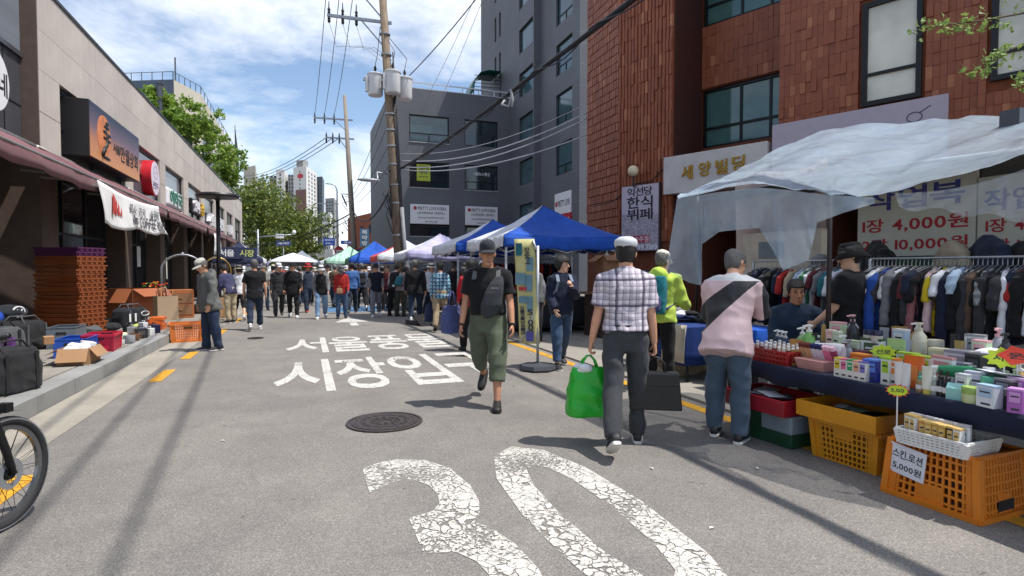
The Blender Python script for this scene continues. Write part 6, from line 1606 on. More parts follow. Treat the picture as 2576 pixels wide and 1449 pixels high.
def carton(label, x, y, z, w, d, h, rz=0, mat=KRAFT, flaps=True, group=None, fill=None):
 t = thing('cardboard_box', label, 'box', (x, y, z), rz, group)
 k = .006
 MB().box((-w / 2, -d / 2, 0), (w / 2, d / 2, k)).box((-w / 2, -d / 2, k), (-w / 2 + k, d / 2, h)).box((w / 2 - k, -d / 2, k), (w / 2, d / 2, h)).box((-w / 2 + k, -d / 2, k), (w / 2 - k, -d / 2 + k, h)).box((-w / 2 + k, d / 2 - k, k), (w / 2 - k, d / 2, h)).build('carton', mat, t)
 if flaps:
  for s in (-1, 1):
   MB().box((0, -d / 2 + .01, -k), (w * .42, d / 2 - .01, 0)).build('flap', mat, t, (s * w / 2, 0, h), (0, R(random.uniform(25, 60)), 0 if s > 0 else math.pi))
   MB().box((-w / 2 + .01, 0, -k), (w / 2 - .01, d * .4, 0)).build('flap', mat, t, (0, s * d / 2, h), (R(-random.uniform(25, 60)), 0, 0 if s > 0 else math.pi))
 if fill: MB().box((-w / 2 + .02, -d / 2 + .02, h * .7), (w / 2 - .02, d / 2 - .02, h * .8)).build('contents', fill, t)
 return t
cloth_table('grey covered stall table under the nearest blue tent', 4.6, 6.6, 12.2, 13.4, .8, DGREY, .7)
cloth_table('dark cloth stall table under the second blue tent', 4.2, 6.4, 15.8, 17.0, .8, cloth('cloth_brown', (74, 60, 58)), .7)
cloth_table('pale cloth stall table under the lilac tent', 3.7, 5.9, 20.6, 21.8, .8, CREAM, .7)
tb = thing('trestle_shelf', 'brown plywood shelf stall at the right end of the blue tent', 'shelf', (6.7, 10.9, 0))
PLY = M('plywood', (120, 84, 60), .7, 0, .15, 3)
MB().box((-.9, -.4, 0), (.9, .35, .92)).build('cabinet', M('stall_cabinet', (58, 42, 36), .7), tb); MB().box((-1.0, -.5, .94), (1.0, .45, .98)).build('shelf_board', PLY, tb)
for (l_, x, y, z, w, d, h, m_) in (('large brown carton on the plywood shelf', 6.5, 10.95, .98, .75, .5, .42, KRAFT2), ('brown carton stacked on the large shelf carton', 6.35, 11.0, 1.40, .6, .42, .38, KRAFT2), ('small carton at the right of the plywood shelf', 7.3, 10.8, .98, .42, .4, .3, KRAFT)):
 carton(l_, x, y, z, w, d, h, random.uniform(-.1, .1), m_, flaps=(z > 1.2))
bk = thing('plastic_tub', 'bright blue plastic tub on the plywood shelf', 'tub', (7.05, 10.6, .98)); BLP = M('blue_plastic', (34, 110, 200), .35)
MB().frus((0, 0, 0), (.34, .26), (.42, .34), .17).build('tub', BLP, bk, bevel=.015)
fn = thing('clip_fan', 'round white clip fan hanging from the blue tent edge', 'fan', (6.45, 11.42, 1.68)); fn.rotation_euler = (R(90), 0, R(20))
MB().lathe([(.12, -.03), (.155, 0), (.12, .03), (.0, .035)], 24, cap=False).build('guard', WHT, fn, smooth=True); MB().cyl((0, .15, 0), (0, .34, 0), .02, n=8).build('stem', WHT, fn); MB().lathe([(0, .03), (.045, .03), (.045, .05), (0, .05)], 16, cap=False).build('hub', GREYM, fn)
tq = thing('fabric_heap', 'crumpled teal net bag on the plywood shelf', 'bag', (7.0, 10.75, 1.3))
mb = MB(); 
for k in range(9): mb.ell((random.uniform(-.2, .2), random.uniform(-.12, .12), random.uniform(-.05, .06)), (.13, .1, .09), 8, 6)
place('heap', remeshed(mb, TEAL, .015, 2, .02, 9, 4), tq)
HAN = M('hanger_wire', (170, 172, 176), .4, .7)
def garment_mesh(kind, mat, seed):
 """hanging clothes seen from the side: plane across local x, hanging below z=0"""
 mb = MB(); w, L = {'tee': (.175, .58), 'long': (.18, .66), 'coat': (.2, .9), 'trousers': (.15, .85)}[kind]
 rg = []
 for (f, a, b) in ((0, .05, .02), (.04, .5, .03), (.08, .95, .035), (.25, .92, .045), (.6, .93, .045), (1.0, 1.0, .05)): rg.append(ering((0, 0, -.05 - L * f), Vector((1, 0, 0)), Vector((0, 1, 0)), w * a, b * random.uniform(.45, .8), 12, 2.6))
 mb.loft(rg)
 if kind in ('tee', 'long', 'coat'):
  sl = {'tee': .24, 'long': .58, 'coat': .6}[kind]
  for s in (-1, 1): mb.tube([(s * w * .82, 0, -.10), (s * (w + .04), .01, -.16), (s * (w + .075), .015, -.10 - sl)], [.03, .042, .036], 8)
 return remeshed(mb, mat, .014, 2, .012, 8, seed)
def rail(label, p0, p1, z, n_post=2):
 p0 = Vector(p0); p1 = Vector(p1); t = thing('clothes_rail', label, 'clothes rail', (p0.x, p0.y, 0)); d = p1 - p0
 MB().cyl((0, 0, z), (d.x, d.y, z), .010, n=8).build('bar', STEEL, t, smooth=True)
 for k in range(n_post): q = d * (k / (n_post - 1)); MB().cyl((q.x, q.y, 0), (q.x, q.y, z), .016, n=8).cyl((q.x - .3, q.y, .03), (q.x + .3, q.y, .03), .014, n=8).build('post', STEEL, t, smooth=True)
 return t
def hang(p, ang, me, label, group, name='hanging_garment', cat='garment'):
 t = thing(name, label, cat, tuple(p), ang, group); place('garment', me, t, scale=(random.uniform(.85, 1.12), random.uniform(.7, 1.2), random.uniform(.82, 1.2)))
 place('hanger', HMESH, t); return t
hm_ = MB().tube([(0, 0, .0), (.012, 0, .03), (0, 0, .045), (-.012, 0, .03)], .003, 5).tube([(0, 0, 0), (0, 0, -.03), (.19, 0, -.09)], .004, 5).tube([(0, 0, -.03), (-.19, 0, -.09)], .004, 5)
HMESH = hm_.mesh('hanger', HAN)
cl_cols = [('black', BLKC), ('white', WHITEC), ('navy', NAVY), ('grey', GRYC), ('lilac', cloth('lilac_knit', (128, 124, 170))), ('red', REDJ), ('beige', BEIGE), ('teal', TEAL)]
rail('clothes rail at the back of the nearest blue tent', (4.3, 13.9), (6.7, 13.9), 1.75)
for k in range(22):
 n_, m_ = cl_cols[(k * 5 + k // 3) % 8 if k % 3 else (0 if k % 2 else 2)]; 
 hang((4.4 + k * .105, 13.9, 1.70), R(90 + random.uniform(-14, 14)), garment_mesh(('tee', 'long')[k % 2], m_, k), '%s garment, %s from left on the blue tent rail' % (n_, ORD[k]), 'clothes on the blue tent rail')
t = thing('price_banner', 'tall pale yellow banner with taped notices on a white pole', 'banner', (2.96, 7.95, 0))
q0, q1 = at(1297, 605, 8.3), at(1325, 850, 8.3)
YB = M('banner_yellow', (206, 198, 138), .7, 0, .06); nb_ = Vector((-q0.x - 2.2, -q0.y, 0)).normalized(); 
t.matrix_world = frame((q0.x, q0.y, 0), nb_); zt, zb = q0.z + .02, q1.z - .08
rows = []
for j in range(13):
 v = j / 12; rows.append([Vector((-.02 + .14 * v * .6 + u * .30, zt + (zb - zt) * v, .02 * math.sin(v * 7 + u * 3))) for u in (0, .25, .5, .75, 1)])
o = MB().loft(rows, cap=False, closed=False).build('cloth', YB, t, smooth=True); o.modifiers.new('s', 'SOLIDIFY').thickness = .006
TAPE = M('tape_blue', (108, 144, 158), .7)
def bx(u, v, lift=.03): return Matrix.Translation((-.02 + .084 * v + u * .30, zt + (zb - zt) * v, .02 * math.sin(v * 7 + u * 3) + lift))
for (u, v, w, h, m_) in ((.72, .24, .10, .20, TAPE), (.22, .38, .15, .17, TAPE), (.62, .42, .10, .24, TAPE), (.30, .58, .13, .10, TAPE), (.62, .62, .08, .22, TAPE), (.24, .10, .09, .18, TEAL), (.3, .475, .12, .05, M('print_red2', (190, 60, 66), .6)), (.55, .93, .11, .14, M('print_violet', (86, 84, 160), .6))):
 MB().box((-w / 2, -h / 2, 0), (w / 2, h / 2, .004)).build('notice', m_, t).matrix_local = bx(u, v)
for k, ch in enumerate('010-2815'): 
 o = text(ch, .05, .06, TXG, t, bx(.22, .66 + .034 * k) @ Matrix.Rotation(R(-90), 4, 'Z'), .002)
for k, ch in enumerate('5,000'): text(ch, .08 if ch != ',' else .02, .085 if ch != ',' else .03, TXG, t, bx(.62, .70 + .048 * k) , .002)
for k, ch in enumerate('전작중고'): 
 if ch in CHARS: text(ch, .08, .09, TXG, t, bx(.62, .06 + .05 * k), .002)
MB().tube([(.33, .10, .0), (.33, zt - .1, .0)], .02, 10).build('pole', FRM, t, smooth=True)
MB().tube([(.33, 1.0, 0), (.2, .62, .02), (.08, zb + .02, .03)], .014, 8).tube([(.33, zt - .2, 0), (.26, zt - .02, .02)], .014, 8).build('stay', FRM, t, smooth=True)
MB().lathe([(.0, 0), (.26, 0), (.28, .03), (.26, .08), (.08, .10), (.04, .12), (0, .12)], 8, cap=False).build('foot', M('foot_grey', (64, 66, 72), .6), t, (.33, 0, 0), (R(-90), 0, 0), smooth=30)
for k, (px, py, l_) in enumerate(((1075, 815, 'open grey display case lying on the road by the lilac tent'),)):
 p = gnd(px, py); t = thing('display_case', l_, 'case', (p.x, p.y, 0), R(20)); MB().box((-.5, -.3, 0), (.5, .3, .12)).build('tray', DGREY, t); MB().box((-.5, -.3, 0), (.5, .3, .03)).build('lid', BLKC, t, (0, -.3, .1), (R(30), 0, 0))
 for i in range(10): MB().ell((random.uniform(-.4, .4), random.uniform(-.22, .22), .14), (.07, .06, .04), 8, 5).build('goods', (YLV, WHV, BLV)[i % 3], t, smooth=True)
# cosmetics stall
TX, TZ = 3.71, .65
def TB(X): return TX + (X - 3.2) * 1.12
NAVT = cloth('navy_tablecloth', (28, 34, 56), .15)
t = thing('cosmetics_table', 'long folding table under a navy cloth loaded with cosmetics', 'table', (TX, 2.67, 0))
ny = 44; L0, L1_ = -2.0, 1.52
rows = []
for k in range(ny + 1):
 y = L0 + (L1_ - L0) * k / ny; wv = .012 * math.sin(k * 1.3) + .008 * math.sin(k * .47)
 rows.append([Vector(p) for p in ((.0 + wv * 1.6, y, TZ - .145 + .010 * math.sin(k * .8)), (-.006 + wv, y, TZ - .08), (-.004, y, TZ - .02), (.012, y, TZ), (.5, y, TZ - .002), (1.12, y, TZ), (1.135, y, TZ - .03), (1.14, y, TZ - .3))])
o = MB().loft(rows, cap=False, closed=False).build('tablecloth', NAVT, t, smooth=45); o.modifiers.new('s', 'SOLIDIFY').thickness = .004
rows = [[Vector((x, L1_ + .004 * (j + 1) , z)) for x in (0, .26, .52, .8, 1.12)] for j, z in enumerate((TZ - .002, TZ - .08, TZ - .16))]
o = MB().loft(rows, cap=False, closed=False).build('cloth_end', NAVT, t); o.modifiers.new('s', 'SOLIDIFY').thickness = .004
MB().box((.74, -1.8, TZ + .001), (1.12, 1.35, TZ + .11)).build('riser', NAVT, t, bevel=.01)
for y in (1.0, -1.5):
 MB().bar((.66, y - .28, .02), (.66, y + .28, TZ - .03), .022).bar((.66, y + .28, .02), (.66, y - .28, TZ - .03), .022).build('scissor_leg', DARKM, t)
 MB().bar((.95, y - .28, .02), (.95, y + .28, TZ - .03), .022).bar((.95, y + .28, .02), (.95, y - .28, TZ - .03), .022).build('scissor_leg', DARKM, t)
 MB().bar((.66, y, 0), (.66, y, TZ - .04), .025).bar((.95, y, 0), (.95, y, TZ - .04), .025).bar((.66, y, .38), (.95, y, .38), .02).build('leg', DARKM, t)
# product makers
def pmat(c, r=.35): return M('product_%d_%d_%d' % c, c, r, 0, .05, 8)
WPL = pmat((226, 226, 224)); 
def row_y(px, X): return onX(px, 700, X).y
PLACED = []
def prod(kind, px, X, label, col, col2=(226, 226, 224), s=1.0, rz=None, z=TZ, w=.06, d=.04, h=.12, group='cosmetics on the navy table'):
 if z > .5: X = TB(X); s *= 1.14; w *= 1.14; d *= 1.14; h *= 1.14
 y = row_y(px, X) if px > 10 else px
 PLACED.append((X, y, w / 2 if kind == 'product_box' else .03))
 t = thing(kind, label, {'pump_bottle': 'bottle', 'jar': 'jar', 'tube': 'tube', 'product_box': 'box', 'dropper_bottle': 'bottle', 'spray_bottle': 'bottle', 'pouch': 'pouch', 'perfume_bottle': 'bottle'}[kind], (X, y, z + (.111 if X > 4.44 and z == TZ else 0)), random.uniform(-.3, .3) if rz is None else rz, group)
 m1, m2 = pmat(col), pmat(col2)
 if kind == 'pump_bottle':
  r, hh = .033 * s, .15 * s
  MB().lathe([(0, 0), (r, 0), (r * 1.04, .01), (r, hh * .8), (r * .5, hh * .95), (r * .4, hh)], 16, cap=False).build('bottle', m1, t, smooth=40)
  MB().lathe([(r * .45, hh), (r * .45, hh + .02), (r * .2, hh + .022), (r * .2, hh + .045), (r * .5, hh + .05), (r * .5, hh + .062), (0, hh + .065)], 12).build('pump', m2, t, smooth=40)
  MB().bar((0, 0, hh + .056), (-r * 1.2, 0, hh + .052), .014, .012).build('spout', m2, t)
  MB().lathe([(r * 1.045, hh * .2), (r * 1.035, hh * .62)], 16, cap=False).build('label', m2, t, smooth=True)
 elif kind == 'jar':
  r = .045 * s; hh = .06 * s * (h / .12)
  MB().lathe([(0, 0), (r * .9, 0), (r, .008), (r, hh * .58)], 20, cap=False).build('pot', m1, t, smooth=40)
  MB().lathe([(r * 1.02, hh * .58), (r * 1.04, hh * .62), (r * 1.04, hh * .95), (r * .98, hh), (0, hh)], 20, cap=False).build('lid', m2, t, smooth=40)
 elif kind == 'tube':
  hh = .15 * s; rg = []
  for f, a, b in ((0, .018, .018), (.18, .019, .019)): rg.append(ering((0, 0, hh * f), Vector((0, 1, 0)), Vector((1, 0, 0)), a * s, b * s, 14))
  MB().loft(rg).build('cap', m2, t, smooth=40)
  rg = [ering((0, 0, hh * f), Vector((0, 1, 0)), Vector((1, 0, 0)), a * s, b * s, 14, 2.2) for f, a, b in ((.182, .021, .021), (.4, .024, .018), (.8, .028, .008), (1, .029, .002))]
  MB().loft(rg).build('tube', m1, t, smooth=40)
 elif kind == 'product_box':
  MB().box((-d / 2, -w / 2, 0), (d / 2, w / 2, h)).build('carton', m1, t, bevel=.002)
  MB().box((-d / 2 - .0015, -w * .36, h * .45), (-d / 2, w * .36, h * .86)).build('label', m2, t)
  MB().box((-d / 2 - .0015, -w * .30, h * .12), (-d / 2, w * .22, h * .20)).build('print', TXG, t); MB().box((-d / 2 - .0025, -w * .28, h * .66), (-d / 2 - .0015, w * .28, h * .72)).build('print', WPL if sum(col2) < 420 else TXG, t); MB().box((-d / 2 - .001, -w / 2 - .001, h * .93), (d / 2 + .001, w / 2 + .001, h + .001)).build('lid_band', m2, t)
 elif kind == 'dropper_bottle':
  r = .02 * s; MB().lathe([(0, 0), (r, 0), (r, .06 * s), (r * .5, .075 * s)], 14, cap=False).build('bottle', m1, t, smooth=40); MB().lathe([(r * .55, .072 * s), (r * .55, .09 * s), (r * .3, .095 * s), (r * .3, .12 * s), (0, .122 * s)], 12, cap=False).build('dropper', m2, t, smooth=40)
  MB().lathe([(r * 1.02, .02 * s), (r * 1.02, .045 * s)], 14, cap=False).build('label', WPL, t)
 elif kind == 'spray_bottle':
  r = .028 * s; MB().lathe([(0, 0), (r, 0), (r, .12 * s)], 16, cap=False).build('can', m1, t, smooth=40); MB().lathe([(r * .98, .12 * s), (r * .98, .17 * s), (0, .172 * s)], 16, cap=False).build('cap', m2, t, smooth=40)
 elif kind == 'perfume_bottle':
  MB().frus((0, 0, 0), (.04, .09), (.04, .075), .085).build('flask', m1, t, bevel=.006); MB().box((-.012, -.018, .085), (.012, .018, .125)).build('stopper', m1, t); MB().box((-.021, -.025, .025), (-.0195, .025, .06)).build('label', m2, t)
 elif kind == 'pouch':
  rg = [ering((.0, 0, h * f), Vector((0, 1, 0)), Vector((1, 0, 0)), w / 2 * a, d / 2 * b, 14, 3) for f, a, b in ((0, .9, .9), (.2, 1, 1), (.7, .97, .55), (.92, .95, .12), (1, .95, .06))]
  MB().loft(rg).build('pouch', m1, t, smooth=40); MB().box((-d / 2 - .002, -w * .3, h * .25), (-d / 2 + .006, w * .3, h * .7)).build('label', m2, t)
 return t
bs = thing('red_basket', 'translucent red basket full of small bottles at the left end of the table', 'basket', (3.94, 3.88, TZ), 0); RDP = M('red_clear_plastic', (170, 44, 44), .3, 0, .1)
def crate_mesh(w, d, h, taper, mat, nx, ny_, nz, bar=.012, rim=.02, z0=.0, solid_bottom=True, solid_frac=0.0):
 """open crate of bars: real gaps between them"""
 mb = MB()
 def P_(sx, sy, z): f = 1 - taper * (1 - z / h); return Vector((sx * w / 2 * f, sy * d / 2 * f, z))
 for sx, sy in ((1, 1), (1, -1), (-1, 1), (-1, -1)): mb.bar(P_(sx, sy, 0), P_(sx, sy, h), rim * 1.6)
 if solid_bottom: mb.box((-w / 2 * (1 - taper), -d / 2 * (1 - taper), 0), (w / 2 * (1 - taper), d / 2 * (1 - taper), .01))
 for axis, n in ((0, nx), (1, ny_)):
  for s in (-1, 1):
   for k in range(1, n):
    u = -1 + 2 * k / n; a = P_(u, s, 0) if axis == 0 else P_(s, u, 0); b = P_(u, s, h) if axis == 0 else P_(s, u, h); mb.bar(a, b, bar)
   for k in range(nz + 1):
    z = h * k / nz; a = P_(-1, s, z) if axis == 0 else P_(s, -1, z); b = P_(1, s, z) if axis == 0 else P_(s, 1, z); mb.bar(a, b, bar * (1.0 if 0 < k < nz else 1.2), bar * 1.1 if 0 < k < nz else rim)
 return mb.mesh('crate', mat)
place('basket', crate_mesh(.38, .50, .11, .12, RDP, 9, 12, 3, .014, .016), bs)
bt_ = MB().lathe([(0, 0), (.016, 0), (.016, .085), (.007, .09), (.007, .1)], 10, cap=False).mesh('bottle', pmat((120, 40, 46)), 40); cpm = MB().lathe([(.0135, .092), (.0135, .125), (.009, .128), (0, .128)], 10, cap=False).mesh('cap', WPL, 40); bnd = MB().lathe([(.0165, .05), (.0165, .064)], 10, cap=False).mesh('band', pmat((190, 170, 160)))
for i in range(6):
 for j in range(9):
  t = thing('small_bottle', 'small dark red bottle with frosted cap standing in the translucent red basket', 'bottle', (3.81 + i * .052, 3.68 + j * .05, TZ + .015 + (.02 if (i + j) % 3 == 0 else 0)), 0, 'bottles in the red basket'); place('bottle', bt_, t, rot=(0, 0, 0)); place('cap', cpm, t); place('band', bnd, t)
carton('printed kraft carton beside the red basket on the table', 3.92, row_y(1992, 3.92), TZ, .18, .23, .135, 0, M('kraft_print', (186, 146, 92), .8, 0, .1), False)
tr = thing('pink_tray', 'pale pink display tray holding upright tubes', 'tray', (3.86, row_y(2056, 3.86), TZ)); PKP = M('pink_plastic', (214, 156, 148), .4)
MB().frus((0, 0, 0), (.125, .24), (.17, .285), .085).build('tray', PKP, tr, bevel=.004)
for k in range(9):
 cc = ((206, 170, 128), (206, 170, 128), (206, 170, 128), (214, 216, 226), (214, 216, 226), (214, 216, 226), (222, 120, 160), (222, 120, 160), (150, 60, 90))[k]
 o = prod('tube', 2016 + k * 10.0, 3.34, '%s tube, %s from the left in the pink tray' % (('tan', 'tan', 'tan', 'silver', 'silver', 'silver', 'pink', 'pink', 'plum')[k], ORD[k]), cc, ((110, 50, 44), (30, 40, 90), (236, 190, 206))[k // 3], 1.0, 0, TZ + .05, group='tubes in the pink tray'); o.rotation_euler = (math.pi, R(-22), 0); o.location.z += .15
for k, (cn, cc) in enumerate((('yellow', (220, 190, 40)), ('pink', (222, 110, 150)), ('green', (60, 160, 96)), ('peach', (226, 160, 128)), ('violet', (128, 116, 190)))):
 prod('product_box', 2117 + k * 16, 3.27, 'slim white carton with a %s swoosh in the front row' % cn, (226, 222, 214), cc, h=.125, w=.045, d=.06, rz=.1)
F_ = [
 ('product_box', 2202, 3.33, 'dark blue glossy box in the front row', (30, 48, 140), (90, 130, 210), dict(w=.085, d=.1, h=.14)),
 ('product_box', 2170, 3.47, 'orange box behind the pastel cartons', (226, 104, 30), (240, 150, 70), dict(w=.11, d=.07, h=.14)),
 ('product_box', 2238, 3.30, 'white carton with a lime top, left of the pair', (218, 222, 214), (160, 200, 60), dict(w=.055, d=.05, h=.17)),
 ('product_box', 2257, 3.32, 'white carton with a lime top, right of the pair', (218, 222, 214), (226, 130, 60), dict(w=.055, d=.05, h=.165)),
 ('tube', 2268, 3.25, 'white standing tube left of its twin', (228, 226, 222), (228, 226, 222), dict(s=1.05)),
 ('tube', 2284, 3.25, 'white standing tube right of its twin', (228, 226, 222), (228, 226, 222), dict(s=1.05)),
 ('pouch', 2305, 3.38, 'orange bag standing behind the white tubes', (224, 110, 40), (230, 140, 70), dict(w=.12, d=.07, h=.19)),
 ('dropper_bottle', 2320, 3.27, 'amber bottle with a mint dropper in the front row', (150, 124, 84), (90, 170, 150), dict(s=1.0)),
 ('tube', 2338, 3.26, 'white tube with yellow flower print in the front row', (224, 224, 206), (220, 200, 90), dict(s=1.05)),
 ('dropper_bottle', 2356, 3.28, 'clear bottle with a pale cap in the front row', (150, 152, 140), (206, 206, 200), dict(s=1.15)),
 ('dropper_bottle', 2373, 3.29, 'black dropper bottle left of its twin', (30, 28, 30), (40, 36, 36), dict(s=1.2)),
 ('dropper_bottle', 2390, 3.28, 'black dropper bottle right of its twin', (30, 28, 30), (40, 36, 36), dict(s=1.2)),
 ('jar', 2453, 3.26, 'lime green cream jar in the front row', (196, 208, 160), (150, 176, 90), dict(s=1.0, h=.15)),
 ('product_box', 2497, 3.24, 'white and pale blue printed box at the front edge', (216, 222, 228), (170, 196, 220), dict(w=.09, d=.06, h=.115)),
 ('jar', 2510, 3.36, 'large mint jar with a green lid', (180, 216, 206), (96, 176, 150), dict(s=1.3, h=.19)),
 ('product_box', 2540, 3.30, 'charcoal carton near the right end', (52, 48, 54), (120, 116, 122), dict(w=.08, d=.06, h=.15)),
 ('product_box', 2566, 3.24, 'purple carton at the right end of the front row', (168, 96, 176), (206, 150, 210), dict(w=.06, d=.06, h=.12)),
 ('product_box', 2572, 3.34, 'lilac carton behind the purple one', (176, 120, 190), (220, 190, 226), dict(w=.08, d=.05, h=.16)),
 ('pump_bottle', 1958, 3.72, 'navy bottle with white pump, left of the three', (34, 50, 86), (230, 230, 230), dict(s=.95)),
 ('pump_bottle', 1968, 3.70, 'navy bottle with white pump, middle of the three', (34, 50, 86), (230, 230, 230), dict(s=.95)),
 ('pump_bottle', 1978, 3.68, 'navy bottle with white pump, right of the three', (34, 50, 86), (230, 230, 230), dict(s=.95)),
 ('pouch', 2006, 3.50, 'kraft brown zip pouch with a white top', (190, 138, 70), (206, 160, 100), dict(w=.12, d=.06, h=.17)),
 ('pump_bottle', 2021, 3.66, 'pale green pump bottle, left of the two', (150, 188, 130), (230, 232, 228), dict(s=1.3)),
 ('pump_bottle', 2038, 3.56, 'tall green pump bottle, right of the two', (126, 178, 96), (230, 232, 228), dict(s=1.55)),
 ('pump_bottle', 2056, 3.58, 'white bottle with a black pump behind the pink tray', (222, 222, 222), (34, 34, 36), dict(s=1.15)),
 ('jar', 2076, 3.52, 'white round jar behind the pink tray, first of two', (226, 226, 226), (222, 222, 222), dict(s=1.3, h=.22)),
 ('jar', 2102, 3.50, 'white round jar behind the pink tray, second of two', (226, 226, 226), (222, 222, 222), dict(s=1.4, h=.22)),
 ('product_box', 2093, 3.80, 'tall pink carton standing at the back beside the tent pole', (226, 170, 162), (236, 200, 190), dict(w=.06, d=.05, h=.24)),
 ('product_box', 2110, 3.80, 'tall pale green carton beside the pink one', (196, 206, 176), (216, 222, 200), dict(w=.05, d=.05, h=.235)),
 ('pump_bottle', 2126, 3.66, 'dark red bottle with a white pump', (110, 28, 40), (228, 228, 226), dict(s=1.15)),
 ('product_box', 2155, 3.72, 'cream carton with rounded print in the back row', (220, 222, 210), (190, 206, 170), dict(w=.12, d=.06, h=.19)),
 ('product_box', 2172, 3.56, 'dark plum carton with gold bottle tops', (58, 30, 46), (90, 54, 66), dict(w=.09, d=.07, h=.15)),
 ('product_box', 2200, 3.74, 'white carton with a green photo print', (222, 224, 218), (60, 90, 54), dict(w=.13, d=.07, h=.22)),
 ('jar', 2190, 3.74, 'navy-lidded jar on the white carton, left one', (206, 200, 186), (34, 40, 70), dict(s=.85, h=.17, z=TZ + .222)),
 ('jar', 2208, 3.74, 'navy-lidded jar on the white carton, right one', (206, 200, 186), (34, 40, 70), dict(s=.85, h=.17, z=TZ + .222)),
 ('product_box', 2226, 3.68, 'white carton with a grey print in the back row', (222, 224, 226), (150, 156, 160), dict(w=.11, d=.06, h=.18)),
 ('pouch', 2258, 3.70, 'green pouch printed with black shoes', (176, 212, 140), (40, 44, 40), dict(w=.13, d=.06, h=.24)),
 ('product_box', 2290, 3.62, 'white and lime carton, left of the pair in the middle row', (222, 226, 216), (170, 200, 60), dict(w=.12, d=.06, h=.17)),
 ('product_box', 2328, 3.60, 'white and lime carton, right of the pair in the middle row', (222, 226, 216), (170, 200, 60), dict(w=.12, d=.06, h=.165)),
 ('product_box', 2356, 3.62, 'carton with red top and green foot', (196, 60, 44), (70, 130, 60), dict(w=.07, d=.05, h=.16)),
 ('perfume_bottle', 2333, 3.82, 'dark perfume bottle at the back of the table', (26, 28, 40), (200, 204, 214), dict()),
 ('product_box', 2384, 3.72, 'beige case with a shiny panel in the back row', (196, 190, 180), (226, 214, 186), dict(w=.16, d=.08, h=.21)),
 ('product_box', 2378, 3.44, 'large white card with red print in the middle of the table', (224, 224, 226), (206, 150, 150), dict(w=.13, d=.03, h=.20)),
 ('product_box', 2424, 3.66, 'grey and white stacked gift box, upper row', (206, 206, 214), (150, 150, 160), dict(w=.14, d=.1, h=.22)),
 ('product_box', 2418, 3.50, 'grey and white gift box with dark edges below the stacked one', (214, 214, 222), (120, 122, 134), dict(w=.11, d=.08, h=.17)),
 ('product_box', 2462, 3.60, 'tall black carton beside the gift boxes', (34, 36, 38), (70, 74, 76), dict(w=.08, d=.08, h=.22)),
 ('product_box', 2474, 3.48, 'dark green carton beside the tall black one', (34, 70, 48), (60, 100, 74), dict(w=.07, d=.06, h=.15)),
 ('spray_bottle', 2494, 3.46, 'blue spray can with a white cap', (90, 140, 190), (226, 228, 230), dict(s=1.0)),
 ('product_box', 2526, 3.46, 'white carton with a green oval print at the right', (220, 222, 222), (44, 90, 64), dict(w=.15, d=.05, h=.15)),
 ('product_box', 2430, 3.30, 'white narrow carton behind the mint house-shaped box', (222, 222, 226), (196, 198, 206), dict(w=.06, d=.04, h=.14)),
 ('product_box', 2463, 3.38, 'pale lilac carton behind the lime jar', (212, 212, 226), (186, 190, 214), dict(w=.10, d=.04, h=.15)),
 ('tube', 2350, 3.36, 'green and white tube lying on top of the small bottles', (40, 140, 90), (222, 222, 214), dict(s=1.3, z=TZ + .15)),
]
for (kind, px, X, l_, c1, c2, kw) in F_:
 o = prod(kind, px, X, l_, c1, c2, rz=random.uniform(-.15, .25), **kw)
 if 'lying' in l_: o.rotation_euler = (R(90), 0, R(15))
MINT = pmat((150, 206, 200)); t = thing('gable_box', 'mint green milk-carton shaped box in the front row', 'box', (TB(3.27), row_y(2413, TB(3.27)), TZ), .2, 'cosmetics on the navy table')
MB().box((-.03, -.045, 0), (.03, .045, .07)).build('carton', MINT, t); MB()._add([(-.03, -.045, .07), (.03, -.045, .07), (.03, .045, .07), (-.03, .045, .07), (0, -.045, .10), (0, .045, .10)], [(0, 1, 4), (2, 3, 5), (0, 4, 5, 3), (1, 2, 5, 4)]).build('gable', MINT, t)
def heap(name, label, cat, x, y, z, r, mats, n, size, flat=.5, seed=1, voxel=.012):
 t = thing(name, label, cat, (x, y, z), random.uniform(0, 3))
 for k in range(n):
  mb = MB(); cx, cy = random.gauss(0, r[0] * .42), random.gauss(0, r[1] * .42); cz = r[2] * max(.1, 1 - (abs(cx) / r[0] + abs(cy) / r[1]) * .6) * random.uniform(.3, 1)
  for q in range(4): mb.ell((cx + random.uniform(-size, size) * .6, cy + random.uniform(-size, size) * .6, max(size * .3, cz) + random.uniform(-.01, .01)), (size * random.uniform(.5, 1), size * random.uniform(.5, 1), size * flat * random.uniform(.4, .8)), 8, 6)
  place('piece', remeshed(mb, mats[k % len(mats)], voxel, 2, .012, 10, seed + k), t)
 return t
heap('clothes_heap', 'heap of folded grey and white clothes at the right back of the table', 'clothes', 4.45, row_y(2500, 4.45), TZ + .1, (.14, .30, .16), [GRYC, DGREY, WHITEC, C('sky_shirt', (80, 110, 180))], 9, .13, .35)
heap('wrapped_pack', 'clear bag of pink and red packets in the middle of the table', 'packets', TB(3.46), row_y(2292, TB(3.46)), TZ, (.07, .11, .14), [pmat((222, 110, 130)), pmat((206, 60, 70)), pmat((230, 200, 180))], 9, .05, .8)
heap('wrapped_pack', 'small heap of blue and orange packets behind the dark blue box', 'packets', TB(3.5), row_y(2205, TB(3.5)), TZ, (.06, .08, .12), [pmat((60, 120, 190)), pmat((226, 110, 50))], 5, .04, .8)
fk = [('white', (224, 224, 222)), ('cream', (214, 206, 184)), ('pale green', (190, 214, 180)), ('grey', (150, 152, 158)), ('pink', (222, 170, 176)), ('black', (40, 40, 44)), ('pale blue', (180, 204, 226)), ('gold', (186, 152, 90))]
bi = 0
